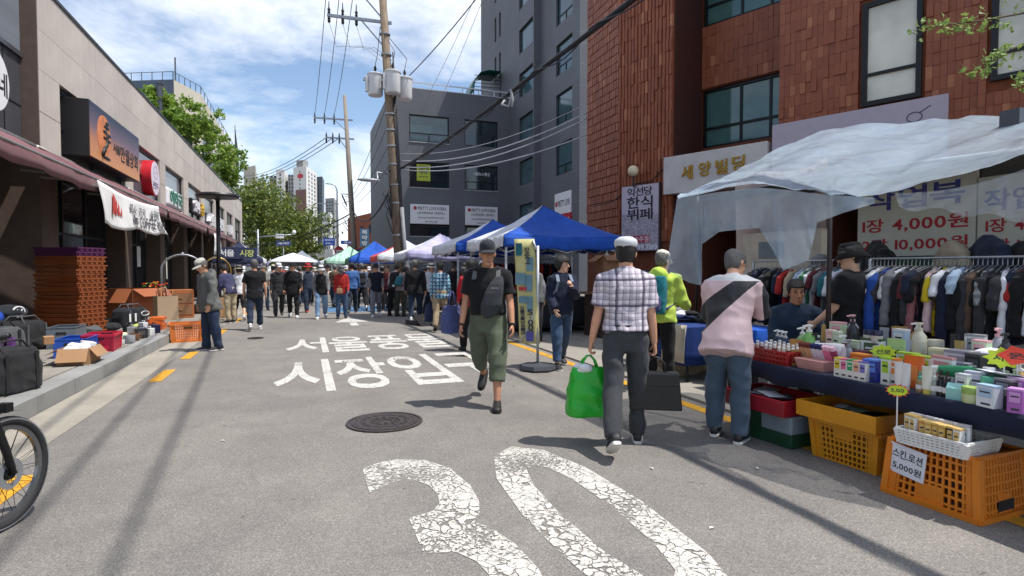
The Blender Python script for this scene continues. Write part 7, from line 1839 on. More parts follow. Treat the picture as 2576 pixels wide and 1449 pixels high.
for X in (3.92, 4.08):
 for k in range(17):
  cn, cc = fk[(k * 3 + int(X * 10)) % 8]; y = 3.95 - k * .145
  if 2.3 > y and X == 3.92: continue
  kd = ('product_box', 'pump_bottle', 'jar', 'tube')[(k + int(X * 10)) % 4]
  prod(kd, y, X, '%s %s, %s from left in the %s back row' % (cn, kd.replace('_', ' ').replace('product box', 'carton'), ORD[k], 'second' if X < 4 else 'last'), cc, fk[(k + 3) % 8][1], s=random.uniform(1.0, 1.3), w=random.uniform(.07, .11), d=.06, h=random.uniform(.12, .20))
fi = 0
for X in (3.40, 3.50, 3.60, 3.70, 3.79):
 y = 3.8; n_ = 0
 while y > 1.6:
  if all(abs(TB(X) - a) > .08 or abs(y - b) > c * 1.14 + .038 for a, b, c in PLACED):
   cn, cc = fk[(n_ * 5 + fi * 3) % 8]; kd = ('product_box', 'jar', 'tube', 'pump_bottle', 'product_box', 'dropper_bottle')[(n_ + fi) % 6]
   prod(kd, y, X, '%s %s, %s filler from left in the %s inner row' % (cn, kd.replace('_', ' ').replace('product box', 'carton'), ORD[n_], ORD[fi]), cc, fk[(n_ + 2) % 8][1], s=random.uniform(.85, 1.1), w=random.uniform(.05, .075), d=.05, h=random.uniform(.10, .15)); n_ += 1
  y -= .04
 fi += 1
def star(name, label, pos, n, r, c_out, c_in, s, yaw, stick=0):
 t = thing(name, label, 'price card', tuple(pos)); t.matrix_world = frame(tuple(pos), Vector((math.cos(yaw), math.sin(yaw), 0)))
 poly = [((r if k % 2 else r * .72) * 1.25 * math.cos(math.pi * k / n), (r if k % 2 else r * .72) * .8 * math.sin(math.pi * k / n)) for k in range(2 * n)]
 MB().prism(poly, 0, .003).build('star', c_out, t); MB().prism([(p[0] * .8, p[1] * .72) for p in poly[1::2]], .003, .005).build('card', c_in, t)
 text(s, r * 1.3, r * .5, TXG, t, Matrix.Translation((0, 0, .005)), .001)
 if stick: MB().cyl((0, -r * .6, -.004), (0, -stick, -.004), .004, n=6).build('stick', WPL, t)
LIMEC = M('card_lime', (200, 222, 50), .6); REDC = M('card_red', (226, 70, 50), .6)
yw = math.atan2(-2.4, -3.4)
star('price_card', 'lime price card with a red top standing behind the blue box', Vector((TB(3.4), row_y(2226, TB(3.4)), TZ + .21)), 9, .07, LIMEC, LIMEC, '선로', yw, .18)
star('price_card', 'large lime price card at the right end of the table', Vector((TB(3.5), row_y(2532, TB(3.5)), TZ + .26)), 9, .085, LIMEC, LIMEC, '서울', yw, .22)
star('price_card', 'red flower-shaped price card beside the lime one', Vector((TB(3.52), row_y(2566, TB(3.52)), TZ + .28)), 5, .08, REDC, REDC, '원', yw, .22)
for k, (px, X) in enumerate(((2530, 3.40), (2560, 3.38))): prop(MB().cbox((0, 0, .002), (.16, .20, .003)).build('leaflet', PAPW, None, (TB(X), row_y(px, TB(X)), TZ + .175 + k * .01), (.1, .15, .4 * k)), ('printed leaflet lying over the cartons at the right', 'second leaflet fanned out under the price card')[k], 'leaflet')
# crates under and before the table
YEL = M('yellow_plastic', (216, 146, 30), .42, 0, .12, 6, .1, 30); ORN = M('orange_plastic', (218, 126, 30), .42, 0, .14, 6, .1, 30)
def big_crate(label, c, ang, w, d, h, mat, flip=False, group=None):
 t = thing('plastic_crate', label, 'crate', tuple(c), ang, group); k = .10
 place('lattice', crate_mesh(w, d, h, k, mat, 16, 14, 7, .0125, .024), t, (0, 0, h if flip else 0), (math.pi if flip else 0, 0, 0))
 for sx, sy, ax in ((0, -1, 0), (0, 1, 0), (-1, 0, 1), (1, 0, 1)):           # solid corner and centre panels
  for (u0, u1, z0, z1) in ((-1, -.76, .03, .97), (.76, 1, .03, .97), (-.26, .26, .62, .95)):
   mb = MB(); pts = []
   for (u, z) in ((u0, z0), (u1, z0), (u1, z1), (u0, z1)):
    f = 1 - k * (1 - z); zz = z * h
    pts.append(Vector((u * w / 2 * f, sy * (d / 2 * f + .004), zz)) if ax == 0 else Vector((sx * (w / 2 * f + .004), u * d / 2 * f, zz)))
   nrm = Vector((0, sy, 0)) if ax == 0 else Vector((sx, 0, 0))
   mb._add(pts + [p - nrm * .012 for p in pts], [(0, 1, 2, 3), (7, 6, 5, 4), (0, 4, 5, 1), (1, 5, 6, 2), (2, 6, 7, 3), (3, 7, 4, 0)])
   o = mb.build('panel', mat, t)
   if flip: o.rotation_euler = (math.pi, 0, 0); o.location = (0, 0, h)
 mb = MB(); f = 1.03
 for (a, b) in (((-1, -1), (1, -1)), ((1, -1), (1, 1)), ((1, 1), (-1, 1)), ((-1, 1), (-1, -1))): mb.bar((a[0] * w / 2 * f, a[1] * d / 2 * f, 0), (b[0] * w / 2 * f, b[1] * d / 2 * f, 0), .035, .03)
 mb.build('rim', mat, t, (0, 0, .016 if flip else h - .01))
 for s in (-1, 1): MB().box((-.08, -.008, -.03), (.08, .008, .03)).build('hand_hole', BLK, t, (s * .0, s * (d / 2 * (.97 if not flip else .99)) , (h * .82) if not flip else h * .2))
 return t
def tray(label, c, ang, w, d, h, mat):
 t = thing('plastic_tray', label, 'tray', tuple(c), ang); k = .02
 MB().frus((0, 0, 0), (w * .96, d * .96), (w * .96, d * .96), .012).build('base', mat, t)
 for (a, b, c_, d_) in ((-w / 2, w / 2, -d / 2, -d / 2 + k), (-w / 2, w / 2, d / 2 - k, d / 2), (-w / 2, -w / 2 + k, -d / 2 + k, d / 2 - k), (w / 2 - k, w / 2, -d / 2 + k, d / 2 - k)): MB().box((a, c_, 0), (b, d_, h)).build('side', mat, t, bevel=.004)
 return t
big_crate('yellow lattice crate with wire handles under the table', (3.98, 3.12, 0), R(4), .46, .52, .30, YEL)
tw_ = tray('shallow yellow tray of sandals resting on the lattice crate', (3.93, 3.14, .312), R(4), .52, .64, .12, YEL)
for k in range(6):
 prop(MB().ell((0, 0, 0), (.05, .12, .03), 10, 6).build('sandal', (pmat((150, 170, 150)), BLKC, WPL)[k % 3], None, (3.82 + (k % 2) * .16, 2.95 + k * .07, .37), (0, 0, k), smooth=True), ('sage', 'black', 'white', 'sage', 'black', 'white')[k] + ' slipper in the yellow tray, %s from the near end' % ORD[k], 'slipper')
place('wire_handle', MB().tube([(-.1, 0, .0), (-.1, -.02, -.09), (.1, -.02, -.09), (.1, 0, 0)], .004, 6).mesh('wire_handle', STEEL), tw_, (0, -.34, 0))
c2 = gnd(2400, 1262)
big_crate('upturned orange lattice crate at the right front of the stall', (3.84, 2.38, 0), R(3), .52, .54, .36, ORN, True)
wb = thing('white_basket', 'white perforated basket of boxed lotions on the upturned crate', 'basket', (3.72, 2.36, .36), R(4)); place('basket', crate_mesh(.34, .40, .085, .08, WPL, 12, 14, 5, .010, .014), wb)
for k in range(8):
 cn, cc = (('white', (226, 226, 224)), ('white', (226, 226, 224)), ('amber', (196, 120, 50)), ('gold', (190, 146, 60)), ('gold', (190, 146, 60)), ('gold', (190, 146, 60)), ('black', (30, 28, 28)), ('white', (226, 226, 224)))[k]
 prod('product_box', 2.51 - k * .042, 3.60 + (.0 if k % 2 else .01), '%s lotion carton, %s from the left in the white basket' % (cn, ORD[k]), cc, (214, 180, 110), w=.038, d=.05, h=.15 if k > 1 else .165, z=.372, group='lotions in the white basket')
for k in range(4): prod('product_box', 2.50 - k * .09, 3.655, 'white lotion carton, %s in the rear row of the white basket' % ORD[k], (224, 224, 226), (190, 190, 196), w=.08, d=.03, h=.165, z=.372, group='lotions in the white basket')
star('price_card', 'red and lime star price card on a stick above the white basket', Vector((3.56, 2.56, .68)), 12, .055, REDC, LIMEC, '3,00', yw, .30)
t = thing('price_sheet', 'white paper with handwritten lotion price taped to the upturned crate', 'price sheet'); t.matrix_world = frame((3.575, 2.50, .235), Vector((-1, 0, .0))) @ Matrix.Rotation(R(-6), 4, 'Z')
MB().box((-.115, -.095, 0), (.115, .095, .002)).build('paper', PAPW, t); text('스킨.로션', .19, .055, TXG, t, Matrix.Translation((0, .035, .002)), .001); text('5,000원', .18, .05, TXG, t, Matrix.Translation((.005, -.045, .002)), .001)
t = thing('storage_box', 'dark green and grey storage box under the red tub', 'box', (3.86, 3.80, 0), R(5)); GRT = M('green_plastic', (26, 70, 46), .5); GYT = M('grey_plastic', (120, 132, 140), .5)
MB().frus((0, 0, 0), (.42, .56), (.46, .60), .26).build('box', GRT, t, bevel=.01); MB().box((-.24, -.30, .12), (.24, .0, .265)).build('grey_lid', GYT, t, bevel=.015)
t = thing('storage_tub', 'shallow dark red tub of papers on the green box', 'tub', (3.80, 3.84, .27), R(5)); RDT = M('crimson_plastic', (150, 26, 40), .4)
for (a, b, c_, d_) in ((-.26, .26, -.33, -.31), (-.26, .26, .31, .33), (-.26, -.24, -.31, .31), (.24, .26, -.31, .31)): MB().box((a, c_, 0), (b, d_, .13)).build('side', RDT, t, bevel=.006)
MB().box((-.25, -.32, 0), (.25, .32, .02)).build('base', RDT, t)
for k in range(7): prop(MB().cbox((0, 0, 0), (.15, .2, .006)).build('magazine', (PAPW, GYT, pmat((170, 150, 130)))[k % 3], None, (3.80 + random.uniform(-.1, .1), 3.84 + random.uniform(-.15, .15), .345 + k * .008), (random.uniform(-.1, .1), random.uniform(-.1, .1), k)), 'paper booklet loose in the red tub, %s of the pile from below' % ORD[k], 'booklet')
# neighbouring tables
TARP = cloth('blue_tarp', (28, 88, 190), .12, .3)
cloth_table('small table draped in a bright blue tarpaulin beside the vendor', 4.72, 5.2, 5.0, 5.55, .78, TARP, .34)
cloth_table('blue covered table of caps and cloth pieces behind the checked-shirt man', 4.5, 5.45, 5.95, 7.4, .74, cloth('blue_cover', (26, 54, 116), .15), .5)
heap('cap_heap', 'pile of grey and patterned caps on the blue covered table', 'caps', 4.9, 6.6, .75, (.36, .60, .2), [GRYC, DGREY, CREAM, STONEC, C('olive_cap', (104, 110, 70)), BLKC, WHITEC], 22, .12, .6)
o = MB()
rows = [[Vector((4.48 - .01 * j, 5.92 + .5 * u + .02 * math.sin(u * 9 + j), .76 - .16 * j)) for u in (0, .2, .4, .6, .8, 1)] for j in range(4)]
o = o.loft(rows, cap=False, closed=False).build('hanging_cloth', CREAM, None, smooth=True); prop(o, 'cream cloth hanging over the corner of the cap table', 'cloth'); o.modifiers.new('s', 'SOLIDIFY').thickness = .006
heap('sack', 'beige plush bundle under the cap table', 'bundle', 4.9, 6.6, .0, (.2, .25, .3), [BEIGE, C('plush', (190, 176, 150))], 6, .2, .8)
t = thing('plastic_chair', 'white plastic chair the vendor sits on', 'chair', (4.93, 4.69, 0), R(132)); 
WCH = M('white_plastic', (222, 222, 220), .4)
MB().box((-.23, -.22, .42), (.23, .22, .455)).build('seat', WCH, t, bevel=.02); MB().box((-.23, -.26, .455), (.23, -.22, .86)).build('backrest', WCH, t, bevel=.02)
for sx in (-1, 1):
 MB().tube([(sx * .25, -.24, .60), (sx * .27, .0, .66), (sx * .26, .2, .62), (sx * .25, .22, .45)], .02, 8).build('armrest', WCH, t, smooth=True)
 for sy in (-1, 1): MB().cyl((sx * .2, sy * .19, .42), (sx * .24, sy * .24, 0), .02, n=8).build('leg', WCH, t, smooth=True)
# clothes rails
rA, rB = Vector((5.18, 4.02, 0)), Vector((5.62, 2.05, 0))
rail('long clothes rail behind the cosmetics table', rA, rB, 1.56)
colA = [('black', BLKC), ('navy', NAVY), ('white', WHITEC), ('royal blue', C('royal', (40, 74, 150))), ('grey', GRYC), ('white', WHITEC), ('slate', C('slate_top', (74, 84, 96))), ('maroon', MAROON), ('rose', C('rose_top', (150, 96, 100))), ('pale pink', C('pale_pink', (206, 176, 176))), ('yellow', C('yellow_top', (206, 182, 40))), ('white', WHITEC), ('pale blue', C('pale_blue', (166, 186, 206))), ('charcoal', DGREY), ('black', BLKC), ('brown', BROWNC), ('floral', STRIPE), ('black', BLKC), ('white', WHITEC), ('white', WHITEC), ('red', REDJ), ('grey', GRYC), ('white', WHITEC), ('teal', TEAL), ('navy', NAVY), ('lime', C('lime_top', (150, 170, 50))), ('black', BLKC), ('charcoal', DGREY), ('beige', BEIGE), ('black', BLKC), ('olive', C('olive_top', (70, 74, 60))), ('black', BLKC), ('navy', NAVY), ('white', WHITEC), ('black', BLKC), ('charcoal', DGREY), ('black', BLKC), ('white', WHITEC), ('navy', NAVY), ('black', BLKC)]
angA = math.atan2(rB.y - rA.y, rB.x - rA.x) + R(90)
gcache = {}
def gm(kind, m_, k):
 key = (kind, m_.name)
 if key not in gcache: gcache[key] = garment_mesh(kind, m_, k)
 return gcache[key]
_dk = (('black', BLKC), ('navy', NAVY), ('charcoal', DGREY)); _l = []
for q in colA:
 _l.append(q)
 if q[0] not in ('black', 'navy', 'charcoal'): _l.append(_dk[len(_l) % 3])
colA = _l[:60]
for k, (cn, m_) in enumerate(colA):
 p = rA.lerp(rB, (k + .8) / (len(colA) + 1)); kd = ('tee', 'long', 'tee', 'tee', 'long')[k % 5]
 hang((p.x, p.y, 1.525), angA + R(random.uniform(-16, 16)), gm(kd, m_, k), '%s %s, %s from left on the long rail' % (cn, 'T-shirt' if kd == 'tee' else 'shirt', ORD[k]), 'clothes on the long rail')
rC, rD = Vector((5.36, 5.75, 0)), Vector((5.5, 4.4, 0))
rail('short clothes rail left of the tent pole', rC, rD, 1.56)
colB = [('black', BLKC), ('black', BLKC), ('navy', NAVY), ('charcoal', DGREY), ('black', BLKC), ('black', BLKC), ('navy', NAVY), ('red', REDJ), ('beige', BEIGE), ('pale blue', C('pale_blue', (166, 186, 206))), ('white', WHITEC), ('green', C('green_top', (50, 110, 74))), ('white', WHITEC), ('maroon', MAROON), ('grey', GRYC), ('teal', TEAL), ('white', WHITEC), ('lilac', C('lilac_top', (150, 140, 180)))]
for k, (cn, m_) in enumerate(colB):
 p = rC.lerp(rD, (k + .8) / 19); kd = ('tee', 'long')[k % 2] if k < 7 else 'tee'
 hang((p.x, p.y, 1.525), angA + R(random.uniform(-14, 14)), gm(kd, m_, k), '%s %s, %s from left on the short rail' % (cn, 'T-shirt' if kd == 'tee' else 'shirt', ORD[k]), 'clothes on the short rail')
# price boards and backdrop
BX = 6.35
CRM = M('board_cream', (196, 196, 182), .6, 0, .05); BLT = M('print_blue', (60, 66, 140), .6); RDT2 = M('print_deep_red', (170, 34, 48), .6)
def board(label, px0, px1, py0, py1, lines):
 a = onX(px0, py0, BX); b = onX(px1, py1, BX); t = thing('price_board', label, 'sign'); t.matrix_world = frame((BX, a.y, b.z), Vector((-1, 0, 0)))
 w = a.y - b.y; h = a.z - b.z
 MB().box((0, 0, -.04), (w, h, 0)).build('panel', CRM, t)
 for (s, u, v, w_, h_, m_) in lines: text(s, w * w_, h * h_, m_, t, Matrix.Translation((w * u, h * v, 0)), .004, .02)
 MB().box((0, -.16, -.05), (w, -.005, .01)).build('green_base', GRT, t)
 for u in (.02, .98): MB().box((w * u - .025, -b.z, -.09), (w * u + .025, h, -.05)).build('post', DARKM, t)
 return t
board('cream price board with blue work-clothes heading and red prices', 2160, 2452, 452, 640, [('작업복', .50, .70, .84, .27, BLT), ('1장 4,000원', .50, .38, .90, .18, RDT2), ('2장 10,000원', .50, .14, .90, .16, RDT2)])
board('second cream price board cut by the right edge', 2462, 2760, 448, 640, [('작업복', .42, .70, .72, .27, BLT), ('1장 4,000원', .50, .38, .84, .18, RDT2), ('2장 10,000원', .50, .14, .84, .16, RDT2)])
PKC = cloth('pale_curtain', (186, 166, 160), .1, .3)
rows = []
for j in range(8):
 v = j / 7; rows.append([Vector((6.5 + .05 * math.sin(u * 17 + v * 2), 7.4 - 1.75 * u, 2.9 - 1.6 * v + .05 * math.sin(u * 7))) for u in [k / 14 for k in range(15)]])
o = MB().loft(rows, cap=False, closed=False).build('backdrop_curtain', PKC, None, smooth=True); prop(o, 'dusty pink curtain sheet hanging behind the short clothes rail', 'curtain'); o.modifiers.new('s', 'SOLIDIFY').thickness = .006
t = thing('metal_cabinet', 'white metal cabinet with a small window behind the short rail', 'cabinet', (6.35, 6.25, 0)); MB().box((-.1, -.7, .2), (.1, .7, 2.0)).build('body', M('cabinet_cream', (200, 190, 174), .5), t, bevel=.02); MB().box((-.11, -.1, 1.62), (-.1, .35, 1.86)).build('window', GYT, t)
def jacket(label, px, py, X, m_, w=.20):
 p = onX(px, py, X); t = thing('hanging_jacket', label, 'jacket', tuple(p), R(58)); mb = MB()
 rg = [ering((0, 0, -L), Vector((1, 0, 0)), Vector((0, 1, 0)), w * a, b, 16, 2.6) for L, a, b in ((.0, .22, .03), (.03, .5, .05), (.08, .95, .065), (.3, .9, .08), (.75, .98, .085))]; mb.loft(rg)
 for s in (-1, 1): mb.tube([(s * w * .85, 0, -.10), (s * w * 1.12, .0, -.25), (s * w * 1.2, .02, -.68)], [.055, .065, .055], 10)
 place('jacket', remeshed(mb, m_, .014, 3, .012, 7, 3), t); place('hanger', HMESH, t); return t
jacket('black jacket hung above the long rail left of the prices', 2206, 606, 5.75, BLKC)
bz = jacket('beige blazer with lapels hung in front of the price board', 2395, 606, 5.75, C('blazer_beige', (150, 138, 118)))
for s in (-1, 1): MB()._add([(s * .02, -.09, -.02), (s * .10, -.085, -.10), (s * .03, -.09, -.36)], [(0, 1, 2)]).build('lapel', C('lapel', (130, 118, 98)), bz)
jacket('navy jacket hung beside the beige blazer', 2487, 592, 5.72, NAVY, .22); jacket('dark jacket hung at the right edge', 2576, 608, 5.7, BLKC)
# plastic canopy
def plastic(name, op, tint, rough=.08):
 t = NT(name); n1 = t.noise(5, 5, .65, t.vec((1, 1, 1)), 1.5)
 t.set('Base Color', t.ramp(n1, [(.3, lin(tint)), (.7, lin(tuple(min(255, int(q * 1.12)) for q in tint)))])); t.set('Roughness', rough); t.set('Specular IOR Level', .7)
 t.bump(t.math('ADD', n1, t.math('MULTIPLY', t.noise(22, 4, .6, None, 2), .25)), .22, .03)
 tl = t.n.new('ShaderNodeBsdfTranslucent'); tl.inputs['Color'].default_value = lin((214, 224, 236)); m0 = t.n.new('ShaderNodeMixShader'); m0.inputs[0].default_value = .36
 t.l.new(t.b.outputs[0], m0.inputs[1]); t.l.new(tl.outputs[0], m0.inputs[2])
 tr = t.n.new('ShaderNodeBsdfTransparent'); tr.inputs['Color'].default_value = (.93, .96, 1, 1); mx = t.n.new('ShaderNodeMixShader')
 f = t.math('MULTIPLY_ADD', t.noise(3, 4, .6), .3, op - .15, clamp=True)
 t.l.new(f, mx.inputs[0]); t.l.new(tr.outputs[0], mx.inputs[1]); t.l.new(m0.outputs[0], mx.inputs[2]); t.l.new(mx.outputs[0], t.out.inputs['Surface'])
 return t.m
PLT = plastic('clear_plastic_roof', .62, (202, 220, 242)); PLV = plastic('clear_plastic_flap', .44, (202, 220, 242), .15)
def cr_(pts, u):
 n = len(pts) - 1; x = u * n; i = min(n - 1, int(x)); f = x - i; P0 = pts[max(0, i - 1)]; P1_ = pts[i]; P2_ = pts[i + 1]; P3_ = pts[min(n, i + 2)]
 return .5 * ((2 * P1_) + (P2_ - P0) * f + (2 * P0 - 5 * P1_ + 4 * P2_ - P3_) * f * f + (3 * P1_ - P0 - 3 * P2_ + P3_) * f ** 3)
back = [at(1712, 496, 5.9), at(1890, 412, 6.2), at(2065, 330, 6.3), at(2330, 308, 5.6), at(2560, 289, 4.9), at(2760, 275, 4.4)]
midl = [at(1707, 498, 5.7), at(1892, 437, 5.5), at(2075, 400, 5.3), at(2290, 400, 4.75), at(2530, 352, 4.2), at(2760, 300, 3.8)]
frnt = [at(1703, 500, 5.5), at(1895, 466, 4.65), at(2060, 488, 4.25), at(2190, 497, 3.98), at(2480, 425, 3.47), at(2760, 330, 3.2)]
def ln_(pts, u):
 a = cr_(pts, u); n = len(pts) - 1; i = min(n - 1, int(u * n)); return a * .35 + pts[i].lerp(pts[i + 1], u * n - i) * .65
cn_ = thing('plastic_canopy', 'clear plastic sheet stretched as a canopy over the cosmetics stall', 'canopy', (4.6, 4.0, 0)); co = Vector(cn_.location)
rows = []
for j in range(41):
 v = j / 40; row = []
 for k in range(121):
  u = k / 120; a, b, c = ln_(back, u), ln_(midl, u), ln_(frnt, u)
  p = a * (1 - v) * (1 - 2 * v) + b * 4 * v * (1 - v) + c * v * (2 * v - 1)
  p.z += .02 * noise.noise(Vector((u * 9 + v * 5, v * 4 - u * 3, 1))) + .02 * math.sin(u * 31 + v * 9) * math.sin(math.pi * v) * .6 + .045 * abs(noise.noise(Vector((u * 9 - v * 7, v * 2, 5)))) + .006 * abs(noise.noise(Vector((u * 40 + v * 16, v * 12 - u * 22, 8)))) + .012 * max(0, 1 - abs(noise.noise(Vector((u * 5 + v * 3, v * 3 - u * 4, 3)))) * 5) ** 2
  row.append(p - co)
 rows.append(row)
MB().loft(rows, cap=False, closed=False).build('sheet', PLT, cn_, smooth=True)
fl_ = [((1703, 500), (1675, 679)), ((1730, 496), (1735, 712)), ((1748, 493), (1765, 718)), ((1762, 491), (1766, 680)), ((1775, 488), (1764, 616)), ((1809, 483), (1809, 583)), ((1909, 472), (1909, 573)), ((1940, 474), (1946, 632)), ((1958, 476), (1970, 680)), ((1985, 478), (2034, 655)), ((2040, 486), (2056, 560)), ((2120, 492), (2120, 536)), ((2200, 497), (2200, 512))]
dep = [(1700, 5.5), (1800, 5.05), (1895, 4.65), (2060, 4.25), (2190, 3.98), (2390, 3.6)]
def dz(px):
 for (a, b), (c, d) in zip(dep, dep[1:]):
  if px <= c: return b + (d - b) * max(0, (px - a)) / (c - a)
 return dep[-1][1]
rows = []
for j in range(11):
 v = j / 10; row = []
 for k in range(49):
  x = k / 48 * (len(fl_) - 1); i = min(len(fl_) - 2, int(x)); f = x - i; f = f * f * (3 - 2 * f) if False else f
  t0 = Vector(fl_[i][0]).lerp(Vector(fl_[i + 1][0]), f); b0 = Vector(fl_[i][1]).lerp(Vector(fl_[i + 1][1]), f); q = t0.lerp(b0, v)
  p = at(q.x, q.y, dz(t0.x) + .06 * v * math.sin(k * .8) + .03 * math.sin(k * 1.9 + v * 4) * v); row.append(p - co)
 rows.append(row)
MB().loft(rows, cap=False, closed=False).build('hanging_flap', PLV, cn_, smooth=True)
rows = []
for j in range(7):
 v = j / 6; row = []
 for k in range(31):
  u = k / 30; tp = Vector((2250 + 420 * u, 486 - 100 * u * u)); bt = Vector((2262 + 420 * u, 520 + 45 * u + 8 * math.sin(u * 20))); q = tp.lerp(bt, v)
  row.append(at(q.x, q.y, 4.0 - .5 * u + .05 * math.sin(u * 23 + v * 5)) - co)
 rows.append(row)
MB().loft(rows, cap=False, closed=False).build('hanging_flap', plastic('clear_plastic_loose', .3, (200, 206, 214), .1), cn_, smooth=True)
POLED = M('canopy_pole', (44, 34, 32), .5, .3)
for (p, z0) in ((at(2090, 440, 5.2), 0), (at(2640, 360, 4.3), 0)):
 q = p - co; MB().cyl((q.x, q.y, -co.z), (q.x, q.y, q.z + .02), .022, n=10).build('pole', POLED, cn_, smooth=True)
MB().cyl(tuple(at(1905, 462, 5.6) - co), tuple(at(2600, 372, 4.2) - co), .016, n=8).build('ridge_bar', STEEL, cn_, smooth=True)
q = at(2545, 303, 4.6) - co; MB().box((q.x - .05, q.y - .08, q.z - .06), (q.x + .05, q.y + .06, q.z + .08)).build('clamp', GREYM, cn_)
# goods on the left pavement
PZ = .18
def LP(px, py, z=PZ): g = gnd(px, py, z); return g
TRO = M('tray_orange', (142, 76, 38), .5, 0, .15, 4); TRP = M('tray_purple', (84, 34, 76), .5)
sx, sy = -4.42, 13.75
def traymesh(m_): 
 mb = MB(); w, d, h = .62, 1.06, .086
 mb.box((-w / 2 + .02, -d / 2 + .02, 0), (w / 2 - .02, d / 2 - .02, h - .02)).box((-w / 2, -d / 2, h - .034), (w / 2, d / 2, h - .008))
 for k in range(7): y = -d / 2 + .08 + k * (d - .16) / 6; mb.box((w / 2 - .02, y - .02, .0), (w / 2 - .004, y + .02, h - .034))
 for k in range(5): x = -w / 2 + .08 + k * (w - .16) / 4; mb.box((x - .02, -d / 2 + .004, 0), (x + .02, -d / 2 + .02, h - .034))
 return mb.mesh('tray', m_)
tm1, tm2 = traymesh(TRO), traymesh(TRP)
for k in range(20):
 t = thing('stacked_tray', ('purple' if k > 17 else 'orange') + ' plastic tray, %s from the bottom of the tall stack' % ORD[k], 'tray', (sx + random.uniform(-.02, .02), sy + random.uniform(-.02, .02), PZ + k * .0865), R(58 + random.uniform(-2.2, 2.2)), 'tall stack of trays'); place('tray', tm2 if k > 17 else tm1, t)
def softbag(name, label, cat, p, rz, w, d, h, mat, trim, seed=3, handle=True):
 t = thing(name, label, cat, tuple(p), rz); mb = MB(); rg = []
 for f, a in ((0, .92), (.06, 1), (.5, 1.02), (.85, .95), (.97, .8), (1, .6)): rg.append(ering((0, 0, h * f), Vector((1, 0, 0)), Vector((0, 1, 0)), w / 2 * a, d / 2 * a, 20, 4.5))
 mb.loft(rg); place('bag', remeshed(mb, mat, .014, 2, .014, 6, seed), t)
 for x in (-.28, .28): MB().box((w * x - .018, -d / 2 - .012, .03), (w * x + .018, -d / 2 - .002, h * .9)).box((w * x - .018, d / 2 + .002, .03), (w * x + .018, d / 2 + .012, h * .9)).build('webbing', trim, t)
 if handle:
  for s in (-1, 1): MB().tube([(-w * .28, s * d * .4, h * .9), (-w * .2, s * d * .2, h + .08), (w * .2, s * d * .2, h + .08), (w * .28, s * d * .4, h * .9)], .012, 8).build('handle', trim, t, smooth=True)
 return t
NYL = cloth('black_nylon', (38, 38, 40), .15, .5); NYG = cloth('grey_nylon', (84, 86, 88), .15, .4)
p = LP(35, 990); softbag('travel_bag', 'large black padded travel bag on the kerb at the left edge', 'bag', (p.x - .12, p.y + .1, PZ), R(68), .62, .40, .46, NYL, M('webbing_black', (30, 30, 32), .7))
p = LP(10, 900); softbag('suitcase', 'dark grey fabric suitcase behind the travel bag', 'suitcase', (p.x - .2, p.y + .3, PZ), R(60), .66, .36, .42, NYG, NYL, 5)
p = LP(80, 880); softbag('suitcase', 'charcoal suitcase under the cushion with the V emblem', 'suitcase', (p.x - .25, p.y + .35, PZ), R(75), .7, .45, .44, NYL, NYG, 6)
p = LP(60, 862); t = thing('cushion', 'black cushion with a white round V emblem on the suitcases', 'cushion', (p.x - .3, p.y + .2, PZ + .52), R(70))
mb = MB(); mb.ell((0, 0, 0), (.34, .24, .14), 16, 8); place('cushion', remeshed(mb, cloth('cushion_black', (36, 40, 46)), .016, 3, .014, 5, 7), t)
eb = MB()
for k in range(20): a, b = 2 * math.pi * k / 20, 2 * math.pi * (k + 1) / 20; eb.bar((math.cos(a) * .12, -.2 - .0, .02 + math.sin(a) * .09), (math.cos(b) * .12, -.2, .02 + math.sin(b) * .09), .02, .02)
eb.bar((-.05, -.215, .06), (0, -.215, -.03), .02).bar((.05, -.215, .06), (0, -.215, -.03), .02); eb.build('emblem', WHT, t)
p = LP(18, 868); t = thing('helmet', 'royal blue padded helmet on the pile at the left edge', 'helmet', (p.x - .3, p.y + .1, PZ + .46), 0); MB().ell((0, 0, 0), (.22, .2, .17), 16, 10).build('shell', M('helmet_blue', (44, 80, 176), .35), t, smooth=True); MB().box((-.2, -.215, -.06), (.2, -.19, 0)).build('band', NAVY, t)
p = LP(15, 905); t = big_crate('purple lattice crate under the blue helmet', (p.x - .25, p.y + .2, PZ), R(20), .5, .36, .26, M('purple_plastic', (110, 56, 130), .4))
BLC = M('blue_crate_plastic', (36, 84, 180), .4); RDC = M('red_crate_plastic', (190, 30, 60), .4); GYC = M('grey_crate_plastic', (104, 112, 120), .45)
def solid_crate(label, p, rz, w, d, h, mat):
 t = thing('plastic_crate', label, 'crate', tuple(p), rz); k = .018
 MB().box((-w / 2, -d / 2, 0), (w / 2, d / 2, .012)).build('base', mat, t)
 for (a, b, c, e) in ((-w / 2, w / 2, -d / 2, -d / 2 + k), (-w / 2, w / 2, d / 2 - k, d / 2), (-w / 2, -w / 2 + k, -d / 2 + k, d / 2 - k), (w / 2 - k, w / 2, -d / 2 + k, d / 2 - k)): MB().box((a, c, .012), (b, e, h)).box((a, c, h - .035), (b, e, h + .002)).build('side', mat, t, bevel=.004)
 for s in (-1, 1): MB().box((-.07, -.004, -.02), (.07, .004, .02)).build('hand_hole', BLK, t, (0, s * (d / 2 + .001), h * .72))
 return t
kz = R(90)
def along(px, X=-2.95): return onX(px, 900, X)
def kerb_y(px, X): r = ray(px, 700); return r.y * X / r.x
y = kerb_y(195, -2.93); carton('open cardboard carton of white packaging on the kerb', -2.93, y, PZ, .36, .50, .22, R(2), KRAFT, True, None, WHITEC)
solid_crate('blue solid crate behind the open carton', (-3.22, kerb_y(190, -3.22), PZ), R(2), .40, .62, .27, BLC)
place_rc = big_crate('red lattice crate on the kerb beside the blue one', (-3.05, kerb_y(255, -3.05), PZ), R(4), .40, .56, .26, RDC)
